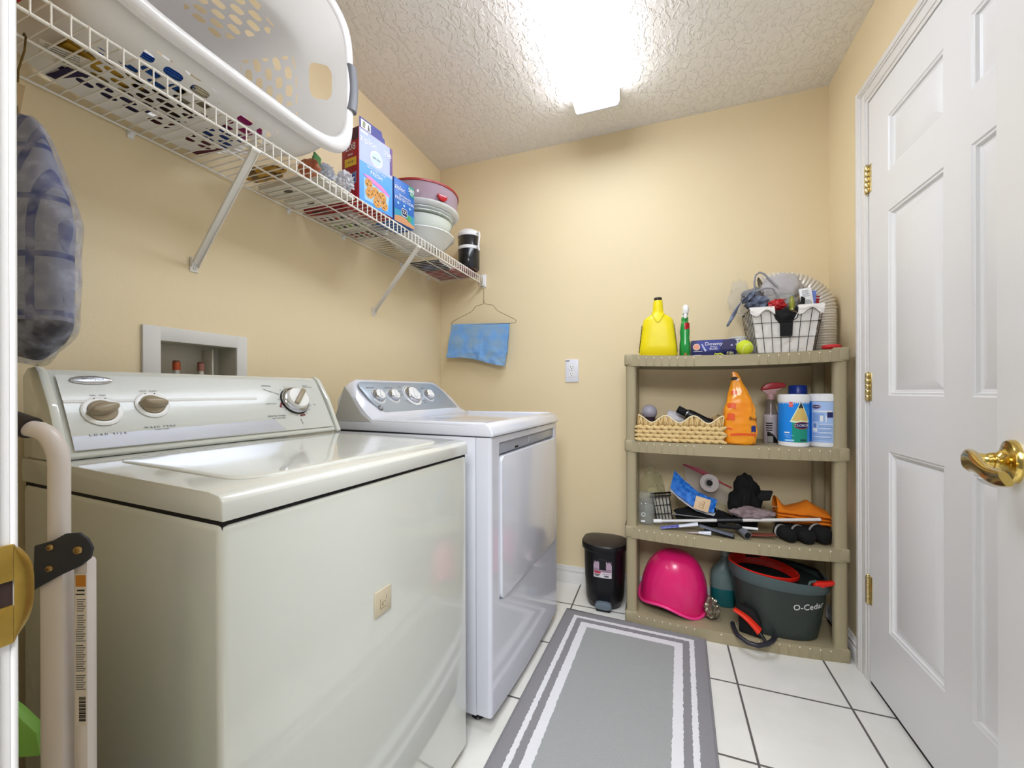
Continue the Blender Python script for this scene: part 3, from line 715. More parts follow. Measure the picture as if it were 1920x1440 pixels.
    part('control_panel', b, t, False)
    for y in (0.05, w - 0.05):
        for x in (-0.075, -0.58):
            b = MB(); b.lathe([(0.017, 0), (0.022, 0.006), (0.016, 0.014), (0.009, 0.016), (0.009, 0.042)], (x, y, 0), M_black, 16); part('foot', b, t, False)
dryer()

# ================================================================= WIRE SHELF
SZ = 1.7525          # top of the wires
def wire_shelf():
    t = thing('wire_shelf', 'long white wire shelf on brackets along the left wall above the washer and dryer', 'wire shelf', (0, 1.06, 1.70))
    b = MB(); y = 0.012; k = 0
    while y < 2.098:
        b.tube([(0.004, y, 1.7503), (0.298, y, 1.7503), (0.3012, y, 1.7475), (0.3012, y, 1.706)], 0.0017, M_wire, 6)
        y += 0.0254; k += 1
    part('wire_deck', b, t, smooth=80)
    for nm, x, z, r in (('back_rod', 0.008, 1.7462, 0.0029), ('middle_rod', 0.155, 1.7462, 0.0027), ('front_rod', 0.2985, 1.7462, 0.0029), ('lip_rod', 0.2985, 1.7075, 0.0033)):
        b = MB(); b.tube([(x, 0.003, z), (x, 2.104, z)], r, M_wire, 10); part(nm, b, t, smooth=80)
    for y in (0.528, 1.006, 1.283, 1.70, 1.972):
        b = MB(); b.box(0.0, 0.013, y - 0.006, y + 0.006, 1.737, 1.7445, M_white, 0.0015); b.box(0.0, 0.004, y - 0.007, y + 0.007, 1.728, 1.752, M_white, 0.001); part('wall_clip', b, t)
    b = MB(); b.box(0.285, 0.316, 2.104, 2.112, 1.690, 1.768, M_white, 0.002); b.box(0.283, 0.309, 2.080, 2.106, 1.697, 1.703, M_white, 0.002)
    b.box(0.3035, 0.309, 2.080, 2.106, 1.70, 1.758, M_white, 0.002); part('end_bracket', b, t)
    for yt, yb, zb in ((0.648, 0.681, 1.447), (1.412, 1.480, 1.457)):
        b = MB(); a = Vector((0.297, yt, 1.704)); c = Vector((0.008, yb, zb)); d = (c - a).normalized(); up = Vector((0, 1, 0))
        b.bar(a, c, 0.0035, 0.021, M_wire, up, 0.001)
        side = d.cross(up).normalized()
        for s_ in (-1, 1): b.bar(a + up * 0.0095 * s_ + side * 0.003, c + up * 0.0095 * s_ + side * 0.003, 0.007, 0.0022, M_wire, up, 0.0005)
        b.tube([a + up * -0.012, a + up * 0.012], 0.006, M_wire, 12)
        p = part('support_brace', b, t)
        b = MB(); b.box(0, 0.0035, yb - 0.012, yb + 0.012, zb - 0.026, zb + 0.018, M_wire, 0.0015); b.box(0, 0.012, yb - 0.012, yb - 0.0095, zb - 0.012, zb + 0.016, M_wire, 0.001)
        b.box(0, 0.012, yb + 0.0095, yb + 0.012, zb - 0.012, zb + 0.016, M_wire, 0.001)
        b.sphere((0.004, yb, zb - 0.016), 0.0042, M_chrome, 12, (0.5, 1, 1)); part('wall_foot', b, p)
wire_shelf()

def laundry_basket():
    t = thing('laundry_basket', 'large white laundry basket lying on its side at the near end of the wire shelf', 'laundry basket', (0.19, 0.52, SZ))
    n, m_ = 144, 36
    dense = [(0.30 * math.copysign(abs(cos(q * pi / 2000)) ** 0.4, cos(q * pi / 2000)), 0.20 * math.copysign(abs(sin(q * pi / 2000)) ** 0.4, sin(q * pi / 2000))) for q in range(4001)]
    acc = [0.0]
    for q in range(4000): acc.append(acc[-1] + math.hypot(dense[q + 1][0] - dense[q][0], dense[q + 1][1] - dense[q][1]))
    tab = []; q = 0
    for k in range(n):
        while acc[q] < acc[-1] * k / n: q += 1
        tab.append((dense[q][0] / 0.30, dense[q][1] / 0.20))
    def ringp(tt, k, out=0.0):
        c, s_ = tab[k % n]
        hy = 0.214 + 0.111 * tt ** 1.15 + out; zl = 1.7565 + 0.008 * tt + 0.070 * max(0.0, (tt - 0.70) / 0.30) ** 1.4; hz = 0.172 + 0.0455 * tt ** 1.2 + out
        cy = 0.514 + 0.081 * tt; cz = zl + hz - out
        y = cy + hy * c; z = cz + hz * s_
        x = 0.028 + 0.320 * tt
        return Vector((x, y, z))
    b = MB(); i = b.mi(PERF); bm = b.bm; uvl = bm.loops.layers.uv.new('UVMap'); pf = bm.verts.layers.float.new('perf'); gh = bm.verts.layers.float.new('grip_hole')
    V = []
    per = 1.70
    for j in range(m_ + 1):
        row = []
        for k in range(n):
            tt = j / m_; p = ringp(tt, k); v = bm.verts.new(p)
            c, s_ = tab[k]; yy = (p.y - 0.52)
            z = 0.0
            if abs(s_) > 0.93 and 0.14 < tt < 0.86:           # lower and upper sides
                if -0.16 < yy < 0.045 or 0.085 < yy < 0.245: z = 1.0
                if tt > 0.62 and (yy < -0.11 or yy > 0.19): z = 0.0
            if c > 0.93 and 0.20 < tt < 0.62 and abs(s_) > 0.06: z = 1.0       # far end
            v[pf] = z; row.append(v)
            if c > 0.6: v[gh] = max(0.0, 1.0 - 0.5 * (((p.z - 2.052) / 0.056) ** 4 + ((p.x - 0.286) / 0.028) ** 4))
        V.append(row)
    for j in range(m_):
        for k in range(n):
            k2 = (k + 1) % n; f = bm.faces.new((V[j][k], V[j][k2], V[j + 1][k2], V[j + 1][k])); f.material_index = i
            tt = (j + 0.5) / m_; pc = f.calc_center_median()
            for l, (kk, jj) in zip(f.loops, ((k, j), (k + 1, j), (k + 1, j + 1), (k, j + 1))): l[uvl].uv = (kk / n * per, jj / m_ * 0.36)
    # base
    rows = []
    for q in range(1, 11):
        s_ = 1 - q / 11; row = []
        cen = Vector((0.028, 0.514, 1.9305))
        for k in range(n):
            p = ringp(0, k); p = cen + (p - cen) * s_; p.x = 0.028 - (0.004 if q == 1 else 0.005); v = bm.verts.new(p); v[pf] = 1.0 if 0.12 < s_ < 0.86 else 0.0; row.append(v)
        rows.append(row)
    prev = V[0]
    for row in rows:
        for k in range(n):
            k2 = (k + 1) % n; f = bm.faces.new((prev[k], row[k], row[k2], prev[k2])); f.material_index = i
            for l in f.loops: l[uvl].uv = (l.vert.co.y * 1.0, l.vert.co.z * 1.0)
        prev = row
    f = bm.faces.new(prev); f.material_index = i
    for l in f.loops: l[uvl].uv = (l.vert.co.y, l.vert.co.z)
    o = part('basket_body', b, t, smooth=70)
    b = MB(); rp = mat('basket_rim_plastic', '#eceaea', 0.25, coat=0.2)
    prof = ((-0.002, -0.004), (0.004, 0.006), (0.014, 0.010), (0.026, 0.008), (0.034, 0.000), (0.036, -0.012), (0.033, -0.013), (0.024, -0.002), (0.010, 0.000), (0.0, -0.012))
    rings = []
    for k in range(n):
        rings.append([ringp(1.0, k, o_) + Vector((dx, 0, 0)) for o_, dx in prof])
    rings.append(rings[0]); b.loft(rings, rp, False, False); part('rim', b, t, smooth=60)
    b = MB(); g = mat('grip_dark_grey_rubber', '#77797f', 0.45); rings = []
    ks = [k for k in range(-40, 41)]
    for q in range(17):
        z = 1.980 + 0.145 * q / 16; cen = ringp(1.0, 0); bow = 0.006 * sin(pi * q / 16)
        ysurf = cen.y + 0.022 - 0.055 * abs((z - 2.052) / 0.24) ** 3.0
        rings.append([(0.348 + 0.004 + 0.0155 * cos(2 * pi * w / 14), ysurf + bow + 0.019 * sin(2 * pi * w / 14), z) for w in range(14)])
    b.loft(rings, g); part('grip', b, t, smooth=60)
    Mt = frame((0.232, 0.350, 1.7555), (0.1, 1, 0), (-1, 0.1, 0))
    b = MB(); Ml = frame((0.15, 0.345, 1.7555), (0.35, 0.94, 0), (0.94, -0.35, 0)); Lb = mat('basket_sticker', '#d8d0c0', 0.6)
    b.box(-0.035, 0.035, -0.03, 0.03, 0.0, 0.0006, Lb, M=Ml); text(b, '6257', 0.016, M_print, Ml @ Matrix.Translation((0.01, -0.015, 0.0008)))
    for q in range(3): b.box(-0.028, 0.02, 0.004 + 0.008 * q, 0.006 + 0.008 * q, 0.0006, 0.0009, M_print, M=Ml)
    part('price_sticker', b, t)
laundry_basket()

def folded(name, label, c, s, col, rz, seed):
    b = MB(); m = mat('cloth_' + col[1:], col, 0.85, bump=(300, 0.3)); R = Matrix.Translation(c) @ Matrix.Rotation(rz, 4, 'Z')
    for q in range(3):
        z0 = s[2] * q / 3
        def f(u, v, z0=z0):
            x, y = (u - 0.5) * s[0], (v - 0.5) * s[1]
            return (x, y, z0 + s[2] / 3 * (1 - abs(2 * u - 1) ** 6) * (1 - abs(2 * v - 1) ** 8) + 0.002 * noise.noise(Vector((x * 20 + seed, y * 20, q))))
        b.grid(f, 14, 14, m, M=R)
        b.box(-s[0] / 2 + 0.002, s[0] / 2 - 0.002, -s[1] / 2 + 0.002, s[1] / 2 - 0.002, z0, z0 + s[2] / 3 * 0.55, m, 0.003, 2, R)
    return solo(name, b, label, 'clothing', c, 'folded clothes in the laundry basket', smooth=60)
for q, (lb, x, y, sx, sy, col, h) in enumerate((
        ('blue folded shirt in the basket, nearest the rim and the camera', 0.29, 0.43, 0.10, 0.15, '#2f63b4', 0.016),
        ('mustard yellow folded cloth in the middle of the basket row', 0.20, 0.37, 0.07, 0.13, '#b48c2a', 0.016),
        ('dark purple folded cloth in the basket beside the wall', 0.10, 0.42, 0.10, 0.15, '#2c2346', 0.018),
        ('dark brown folded cloth in the basket behind the mustard one', 0.20, 0.51, 0.09, 0.13, '#33221e', 0.018),
        ('cream folded cloth in the basket behind the blue shirt', 0.31, 0.555, 0.08, 0.09, '#d9cfb2', 0.016),
        ('dark maroon folded cloth in the basket far corner at the wall', 0.095, 0.635, 0.10, 0.14, '#52182a', 0.018),
        ('cobalt and green folded cloth at the middle far end of the basket', 0.205, 0.655, 0.09, 0.12, '#2b4a8c', 0.016),
        ('magenta folded cloth in the basket under the far end of the rim', 0.30, 0.665, 0.08, 0.12, '#a2286a', 0.016))):
    folded('folded_cloth', lb, (0.03 + (x - 0.03) * 0.74, 0.525 + (y - 0.53) * 0.80, SZ + 0.0090 + 0.003 * (x > 0.14) + 0.014 * (x > 0.25)), (sx, sy, h), col, radians((q * 37) % 11 - 5), q)
b = MB(); b.blob((0, 0, 0.036), (0.085, 0.046, 0.035), mat('red_gloss_bag', '#b01712', 0.3), 0.25, 1.6, 3, 4, flat=0.002, M=Matrix.Translation((0.175, 0.215, SZ)))
solo('red_pouch', b, 'glossy red pouch at the near end of the wire shelf beside the doorway', 'pouch', (0.175, 0.215, SZ))

# things lying on the wire shelf
def carton(name, label, cat, c, rz, sx, sy, sz, base, deco, group=None):
    """deco(mb_by_mat) draws on the carton in a frame with origin at its near bottom corner of the front face"""
    t = thing(name, label, cat, c, rz, group); b = MB(); b.box(-sx, 0, 0, sy, 0, sz, base, 0.0015); part('box_body', b, t, False)
    b = MB(); deco(b); part('printed_front', b, t, False); return t
def on_front(y, z, o=0.0004): return Matrix(((0, 0, 1, o), (1, 0, 0, y), (0, 1, 0, z), (0, 0, 0, 1)))
def on_side(x, z, o=0.0004): return Matrix(((1, 0, 0, x), (0, 0, -1, -o), (0, 1, 0, z), (0, 0, 0, 1)))   # near side, x to the right = +x

def ziploc_big():
    m1 = mat('carton_sky_blue', '#4a9be6', 0.4); m2 = mat('carton_lilac', '#a9b4ea', 0.4); red = mat('carton_red', '#a8182a', 0.4); navy = mat('carton_navy', '#2b2f86', 0.4)
    wh = M_paper; plum = mat('carton_plum', '#4b1837', 0.45); pink = mat('carton_pink', '#e87fc0', 0.4); ck = mat('cookie_tan', '#d69b52', 0.7); dk = mat('cookie_chip', '#4a2e1b', 0.7)
    w, h, dp = 0.168, 0.272, 0.088
    t = thing('freezer_bag_carton', 'tall red and light blue carton of zipper bags, 208 count, on the wire shelf', 'box', (0.281, 1.058, SZ), -radians(7.5))
    b = MB(); b.box(-dp, 0, 0, w, 0, h, red, 0.0012); part('box_body', b, t, False)
    b = MB(); b.prism([(0.006, h), (0.006, h + 0.040), (0.112, h + 0.040), (0.118, h + 0.022), (0.128, h + 0.018), (0.130, h)], 0.0015, navy, on_front(0, 0, -0.004))
    b.box(0.012, 0.058, h + 0.003, h + 0.034, 0, 0.0006, wh, M=on_front(0, 0, -0.0024)); b.prism([(0.02, h + 0.008), (0.03, h + 0.006), (0.033, h + 0.028), (0.022, h + 0.030)], 0.0006, mat('print_olive', '#8f9478', 0.6), on_front(0, 0, -0.0018))
    b.prism([(0.043, h + 0.006), (0.053, h + 0.006), (0.049, h + 0.028), (0.046, h + 0.028)], 0.0006, M_print, on_front(0, 0, -0.0018)); part('top_flap', b, t, False)
    b = MB()
    b.grid(lambda u, v: (0.0006, 0.002 + u * (w - 0.004), 0.002 + v * 0.150), 1, 1, m1); b.grid(lambda u, v: (0.0006, 0.002 + u * (w - 0.004), 0.152 + v * (h - 0.154)), 1, 1, m2)
    b.box(0.152, w - 0.002, 0.165, h - 0.002, 0, 0.0004, mat('carton_violet', '#5b2f77', 0.4), M=on_front(0, 0, 0.0006))
    text(b, 'ziploc', 0.034, wh, on_front(0.045, 0.236, 0.0010), ext=0.0002, sx=1.0); text(b, '208', 0.026, wh, on_front(0.140, 0.236, 0.0012)); text(b, 'BAGS', 0.008, wh, on_front(0.146, 0.221, 0.0012))
    b.box(0.008, 0.04, 0.256, 0.264, 0, 0.0004, wh, M=on_front(0, 0, 0.0008))
    b.lathe([(0.030, 0), (0.030, 0.0006)], (0, 0, 0), wh, 28, M=on_front(0.083, 0.190, 0.0008)); b.lathe([(0.024, 0), (0.024, 0.0010)], (0, 0, 0), mat('seal_grey', '#c3d6e0', 0.5), 28, M=on_front(0.083, 0.190, 0.0008))
    text(b, 'GRIP SEAL', 0.009, M_print, on_front(0.083, 0.190, 0.0020)); text(b, 'HELPS KEEP FOOD', 0.0115, wh, on_front(0.083, 0.144, 0.0012)); text(b, 'FRESH', 0.022, wh, on_front(0.083, 0.128, 0.0012))
    b.prism([(0.018, 0.108), (0.05, 0.112), (0.11, 0.100), (0.150, 0.080), (0.148, 0.073), (0.10, 0.084), (0.04, 0.098)], 0.0008, pink, on_front(0, 0, 0.0008))
    b.prism([(0.022, 0.098), (0.148, 0.074), (0.140, 0.015), (0.026, 0.018)], 0.0004, mat('bag_pale', '#9cc7f0', 0.4), on_front(0, 0, 0.0006))
    for x, z, r in ((0.045, 0.082, 0.018), (0.078, 0.062, 0.02), (0.112, 0.058, 0.02), (0.048, 0.047, 0.019), (0.085, 0.028, 0.019), (0.122, 0.030, 0.018)):
        b.lathe([(r, 0), (r, 0.0006)], (0, 0, 0), ck, 20, M=on_front(x, z, 0.0010))
        for q in range(4): b.lathe([(0.0025, 0), (0.0025, 0.0004)], (0, 0, 0), dk, 8, M=on_front(x + 0.009 * cos(q * 1.9 + x * 90), z + 0.009 * sin(q * 1.9 + x * 90), 0.0017))
    part('printed_front', b, t, False)
    b = MB(); b.box(-dp + 0.002, -0.002, h - 0.045, h - 0.002, 0, 0.0004, plum, M=on_side(0, 0)); text(b, '208', 0.036, wh, on_side(-0.042, h - 0.068, 0.001)); text(b, 'BAGS', 0.010, wh, on_side(-0.042, h - 0.094, 0.001))
    b.box(-0.072, -0.012, 0.135, 0.165, 0, 0.0006, mat('carton_yellow', '#e5bd33', 0.4), M=on_side(0, 0)); text(b, '4 = 8', 0.013, M_print, on_side(-0.042, 0.150, 0.0012))
    b.prism([(-0.062, 0.058), (-0.014, 0.07), (-0.012, 0.112), (-0.03, 0.108), (-0.062, 0.104)], 0.0006, mat('print_blue_grey', '#6f8bb6', 0.5), on_side(0, 0)); b.lathe([(0.017, 0), (0.017, 0.0008)], (0, 0, 0), mat('print_blueberry', '#2f3d8c', 0.5), 20, M=on_side(-0.034, 0.088, 0.0006))
    part('printed_side', b, t, False)
ziploc_big()
def ziploc_small():
    m1 = mat('carton_deep_blue', '#1f63b6', 0.4); teal = mat('carton_teal', '#2d93b0', 0.4); w, h = 0.118, 0.176; grn = mat('carton_green', '#2c8a78', 0.4)
    t = thing('sandwich_bag_carton', 'blue and teal carton of zipper sandwich bags, 580 count, beside the taller carton', 'box', (0.300, 1.238, SZ), -radians(7.5))
    b = MB(); b.box(-0.10, 0, 0, w, 0, h, m1, 0.0012); part('box_body', b, t, False)
    b = MB(); b.grid(lambda u, v: (0.0005, 0.001 + u * (w - 0.002), 0.001 + v * 0.050), 1, 1, teal); b.grid(lambda u, v: (0.0006, 0.001 + u * (w - 0.002), 0.001 + v * 0.020 * (1 + 0.5 * sin(u * 4))), 8, 1, mat('carton_sand', '#c98f63', 0.5))
    b.prism([(0.082, h - 0.002), (0.117, h - 0.002), (0.117, h - 0.045), (0.094, h - 0.045)], 0.0004, grn, on_front(0, 0))
    text(b, 'ziploc', 0.026, M_paper, on_front(0.032, 0.140, 0.001)); text(b, '580', 0.024, M_paper, on_front(0.098, 0.156, 0.0012)); text(b, 'BAGS', 0.008, M_paper, on_front(0.100, 0.142, 0.0012))
    text(b, 'ON-THE-GO', 0.0125, M_paper, on_front(0.060, 0.112, 0.001)); text(b, 'PROTECTION', 0.0175, M_paper, on_front(0.059, 0.097, 0.001))
    for x in (0.022, 0.056, 0.09): b.lathe([(0.005, 0), (0.005, 0.0005)], (0, 0, 0), mat('print_pale_blue', '#a9d3ef', 0.5), 12, M=on_front(x, 0.078, 0.0006))
    b.prism(rrect(0.034, 0.032, 0.009, 4, 0.058, 0.050), 0.0008, M_paper, on_front(0, 0, 0.0006)); b.prism(rrect(0.030, 0.028, 0.008, 4, 0.058, 0.050), 0.0012, mat('print_navy', '#17224e', 0.5), on_front(0, 0, 0.0006)); text(b, '2X', 0.020, M_paper, on_front(0.058, 0.051, 0.0022))
    b.lathe([(0.013, 0), (0.013, 0.0006)], (0, 0, 0), mat('print_leaf_green', '#4d9a5b', 0.5), 20, M=on_front(0.085, 0.035, 0.0008)); part('printed_front', b, t, False)
ziploc_small()

def dishes():
    cx, cy = 0.192, 1.590
    pl = mat('white_ceramic_bowl', '#e9ecea', 0.18, coat=0.4); pg = mat('pale_green_bowl', '#dfe5dc', 0.2, coat=0.3)
    z = SZ
    b = MB(); b.lathe([(0.085, 0), (0.100, 0.004), (0.135, 0.030), (0.158, 0.058), (0.166, 0.062), (0.166, 0.066), (0.154, 0.064), (0.128, 0.034), (0.09, 0.012), (0, 0.010)], (cx, cy, z), pl, 64)
    solo('mixing_bowl', b, 'wide white bowl, lowest of the dish stack on the wire shelf', 'bowl', (cx, cy, z), 'dishes stacked on the wire shelf', smooth=50)
    z += 0.040
    b = MB(); b.lathe([(0.070, 0), (0.090, 0.003), (0.126, 0.028), (0.148, 0.070), (0.152, 0.084), (0.155, 0.088), (0.150, 0.089), (0.142, 0.074), (0.120, 0.034), (0.08, 0.010), (0, 0.009)], (cx, cy, z), pg, 64)
    solo('serving_bowl', b, 'deep pale green bowl in the middle of the dish stack', 'bowl', (cx, cy, z), 'dishes stacked on the wire shelf', smooth=50)
    z += 0.0905
    for q, (lb, r) in enumerate((('scalloped pale plate, lower of two under the cake carrier', 0.160), ('scalloped pale plate right beneath the cake carrier', 0.163))):
        b = MB(); R = []
        for rr, zz in ((0.09, 0), (0.11, 0.001), (r - 0.012, 0.0085), (r, 0.011), (r, 0.0135), (r - 0.014, 0.0115), (0.11, 0.004), (0.0, 0.004)):
            R.append([(cx + (rr * (1 + (0.012 * cos(18 * 2 * pi * k / 72) if rr > 0.14 else 0))) * cos(2 * pi * k / 72), cy + (rr * (1 + (0.012 * cos(18 * 2 * pi * k / 72) if rr > 0.14 else 0))) * sin(2 * pi * k / 72), z + zz) for k in range(72)])
        b.loft(R, pg if q == 0 else pl); solo('plate', b, lb, 'plate', (cx, cy, z), 'dishes stacked on the wire shelf', smooth=50); z += 0.0142
    t = thing('cake_carrier', 'round clear cake carrier with white base, red rim and red clip on the dish stack', 'cake carrier', (cx, cy, z))
    b = MB(); b.lathe([(0.12, 0), (0.17, 0.004), (0.186, 0.014), (0.188, 0.020), (0.180, 0.022), (0.168, 0.016), (0, 0.010)], (cx, cy, z), pl, 72); part('base_plate', b, t, smooth=50)
    cl = film('carrier_clear_plastic', '#cdb6c6', 0.6, 0.08, True); b = MB(); b.lathe([(0.172, 0.018), (0.178, 0.03), (0.183, 0.092), (0.184, 0.100)], (cx, cy, z), cl, 72, cap0=False, cap1=False); part('clear_wall', b, t, smooth=60)
    b = MB(); b.lathe([(0.184, 0.098), (0.1875, 0.099), (0.188, 0.107), (0.183, 0.110), (0.0, 0.114)], (cx, cy, z), mat('rim_dark_red', '#a3312f', 0.3), 72, cap0=False); part('red_lid', b, t, smooth=50)
    for a in (radians(-25), radians(155)):
        c = Vector((cx + 0.183 * cos(a), cy + 0.183 * sin(a), z + 0.040)); F_ = frame(c, (-sin(a), cos(a), 0), (0, 0, 1))
        b = MB(); b.prism([(-0.026, 0.012), (0.026, 0.012), (0.024, -0.002), (0.014, -0.013), (0, -0.016), (-0.014, -0.013), (-0.024, -0.002)], 0.010, M_red, F_, 0.002)
        b.box(-0.018, 0.018, 0.004, 0.009, 0.009, 0.012, mat('clip_pale', '#e2a9b4', 0.4), 0.001, 2, F_); part('clip', b, t)
dishes()
def jug():
    cx, cy = 0.262, 1.985; t = thing('insulated_jug', 'black insulated jug with white lid and handle, far end of the wire shelf', 'jug', (cx, cy, SZ + 0.012))
    z = SZ + 0.012; bk = mat('jug_black_gloss', '#1a1b20', 0.22, coat=0.3)
    b = MB(); b.lathe([(0.058, 0), (0.061, 0.004), (0.062, 0.06), (0.062, 0.185), (0.058, 0.19)], (cx, cy, z), bk, 40); part('jug_body', b, t)
    b = MB(); b.lathe([(0.0635, 0.183), (0.0655, 0.187), (0.0655, 0.200), (0.058, 0.214), (0.040, 0.224), (0.03, 0.228), (0, 0.229)], (cx, cy, z), M_white, 40); part('lid', b, t)
    b = MB(); b.lathe([(0.0635, 0.108), (0.0645, 0.110), (0.0645, 0.124), (0.0635, 0.126)], (cx, cy, z), M_white, 40, cap0=False, cap1=False)
    a = radians(-20); o = Vector((cos(a), sin(a), 0)); c = Vector((cx, cy, z))
    pts = [c + o * 0.060 + Vector((0, 0, 0.195)), c + o * 0.084 + Vector((0, 0, 0.196)), c + o * 0.0865 + Vector((0, 0, 0.180)), c + o * 0.080 + Vector((0, 0, 0.145)), c + o * 0.078 + Vector((0, 0, 0.115)), c + o * 0.084 + Vector((0, 0, 0.095))]
    b.tube(pts, 0.0055, M_white, 10); b.bar(c + o * 0.062 + Vector((0, 0, 0.117)), c + o * 0.080 + Vector((0, 0, 0.117)), 0.012, 0.014, M_white); part('handle', b, t)
jug()
def flats():
    for nm, lb, ct, x0, x1, y0, y1, z, h, col, rz in (
        ('magazine', 'dark navy magazine lying under the far bowls on the wire shelf', 'magazine', 0.02, 0.20, 1.745, 1.90, SZ, 0.011, '#23213f', 3),
        ('folder', 'red folder lying under the black jug at the wall end of the wire shelf', 'folder', 0.015, 0.285, 1.905, 2.095, SZ, 0.011, '#9d2138', 0),
        ('foam_tray', 'white foam tray with a dark handle slot on the wire shelf beside the near bracket', 'tray', 0.012, 0.275, 0.875, 0.965, SZ, 0.018, '#dcd8cc', 4),
        ('foam_tray', 'white foam tray with a dark handle slot on the wire shelf, farther from the basket', 'tray', 0.012, 0.275, 0.972, 1.050, SZ, 0.018, '#e2dfd6', 2),
        ('napkin_pack', 'red and maroon packet on the wire shelf just behind the tall bag carton', 'packet', 0.012, 0.185, 1.062, 1.112, SZ, 0.022, '#8c1a26', 6),
        ('paper_plate_pack', 'pack of white paper plates with black print, behind the red packet on the wire shelf', 'plate pack', 0.012, 0.178, 1.118, 1.180, SZ, 0.020, '#dedcd6', 4),
        ('paper_plate_pack', 'pack of white paper plates with a green stripe behind the blue sandwich carton', 'plate pack', 0.012, 0.178, 1.190, 1.262, SZ, 0.020, '#e4e2da', 2),
        ('paper_plate_pack', 'plain pack of white paper plates next to the bowl stack', 'plate pack', 0.010, 0.170, 1.272, 1.385, SZ, 0.020, '#d9d7cd', -2)):
        b = MB(); m = mat(nm + col[1:], col, 0.5); c = Vector(((x0 + x1) / 2, (y0 + y1) / 2, z)); R = Matrix.Translation(c) @ Matrix.Rotation(radians(rz), 4, 'Z')
        hx, hy = (x1 - x0) / 2 - 0.003, (y1 - y0) / 2 - 0.004
        b.box(-hx, hx, -hy, hy, 0, h, m, min(0.004, h * 0.4), 2, R)
        if nm == 'foam_tray':
            b.prism(ell(0.036, 0.018, 18, -0.04, 0), 0.0006, mat('slot_shadow', '#57544a', 0.8), R @ Matrix.Translation((0, 0, -0.0005)))
            b.box(-hx + 0.01, hx - 0.01, -hy + 0.008, hy - 0.008, h, h + 0.006, m, 0.003, 2, R)
        if nm == 'paper_plate_pack':
            for q in range(5): b.box(-hx + 0.015 + q * 0.028, -hx + 0.030 + q * 0.028, -hy * 0.8, hy * (0.2 + 0.12 * q), -0.0005, 0.0002, M_black if q % 2 else mat('print_' + col[1:] + str(q), '#7fa33a' if 'e4e2' in col else '#8d1f2a', 0.5), M=R)
            b.box(-hx + 0.003, hx - 0.003, -hy + 0.003, hy - 0.003, h, h + 0.004, M_paper, 0.0015, 2, R)
        if nm == 'magazine':
            b.box(-hx + 0.002, hx + 0.001, -hy + 0.002, hy - 0.002, 0.002, h - 0.002, M_paper, M=R); b.box(-hx * 0.5, hx * 0.2, -hy * 0.5, hy * 0.5, -0.0004, 0, mat('mag_photo', '#394b8e', 0.5), M=R)
        if nm == 'folder': b.box(hx - 0.06, hx - 0.02, hy - 0.001, hy + 0.004, 0.003, h - 0.003, m, M=R); b.box(-hx * 0.2, hx * 0.1, -hy * 0.9, hy * 0.9, -0.0004, 0, mat('folder_dark', '#4b1638', 0.5), M=R)
        if nm == 'napkin_pack': b.box(-hx * 0.6, hx * 0.2, -hy * 0.7, hy * 0.2, -0.0004, 0, mat('napkin_dark', '#26131c', 0.5), M=R); b.blob((0.02, 0, h), (hx * 0.7, hy * 0.8, 0.012), m, 0.15, 2, 4, 3, R)
        o = solo(nm, b, lb, ct, c, 'packs of paper plates on the wire shelf' if nm == 'paper_plate_pack' else ('foam trays on the wire shelf' if nm == 'foam_tray' else None))
    # snack bags
    def bag(nm, lb, c, s, col, seed, amp=0.25, rz=0.0, var=None, film_=None, freq=2.2, cell=False):
        b = MB(); m = film_ or mat(nm + '_' + col[1:], col, 0.3, var=var)
        b.blob((0, 0, s[2]), s, m, amp, freq, seed, 4, Matrix.Translation(c) @ Matrix.Rotation(rz, 4, 'Z'), flat=0.0, cell=cell); return solo(nm, b, lb, 'bag', c, smooth=60)
    bag('bread_bag', 'brown and mustard printed bag on the wire shelf below the basket end', (0.105, 0.822, SZ), (0.088, 0.034, 0.012), '#5a4426', 2, 0.2, 0, (45, '#b98a2e', 0.05))
    bag('chip_bag', 'orange crinkled snack bag standing on the shelf edge under the basket rim', (0.250, 0.868, SZ), (0.034, 0.026, 0.027), '#cf8460', 5, 0.25, 0.3, (30, '#a5502f', 0.1))
    b = MB(); b.bar((0.262, 0.878, SZ + 0.012), (0.246, 0.905, SZ + 0.088), 0.030, 0.007, mat('pouch_green', '#4f9a58', 0.4), (1, 0, 0), 0.003); b.bar((0.2555, 0.877, SZ + 0.014), (0.240, 0.903, SZ + 0.080), 0.022, 0.009, mat('pouch_black', '#16221a', 0.4), (1, 0, 0), 0.003)
    solo('seed_packet', b, 'narrow green and black packet leaning beside the orange snack bag', 'packet', (0.258, 0.89, SZ))
    bag('plastic_wrap_bundle', 'crumpled clear plastic bundle on the shelf edge, left of the bag cartons', (0.235, 0.945, SZ + 0.0245), (0.034, 0.030, 0.022), '#ffffff', 8, 0.5, 0, None, film('bundle_film', '#e9ecf4', 0.6, 0.12), 2.8, True)
    bag('bubble_wrap_roll', 'crumpled bubble wrap against the red side of the tall carton', (0.255, 1.018, SZ + 0.0245), (0.030, 0.026, 0.032), '#ffffff', 11, 0.4, 0, None, film('bubble_film', '#f0f1f6', 0.75, 0.15), 5, True)
    t = thing('plastic_bottle', 'clear empty plastic bottle with a blue label in the plastic, under the basket rim', 'bottle', (0.160, 0.985, SZ + 0.03))
    b = MB(); Mb = Matrix.Translation((0.16, 0.985, SZ + 0.065)) @ Matrix.Rotation(radians(70), 4, 'Y')
    b.lathe([(0.010, -0.045), (0.012, -0.03), (0.028, -0.008), (0.030, 0.0), (0.028, 0.01), (0.030, 0.03), (0.030, 0.055), (0.022, 0.062)], (0, 0, 0), film('bottle_clear', '#b9c4dd', 0.5, 0.08), 28, M=Mb); part('bottle_body', b, t, smooth=60)
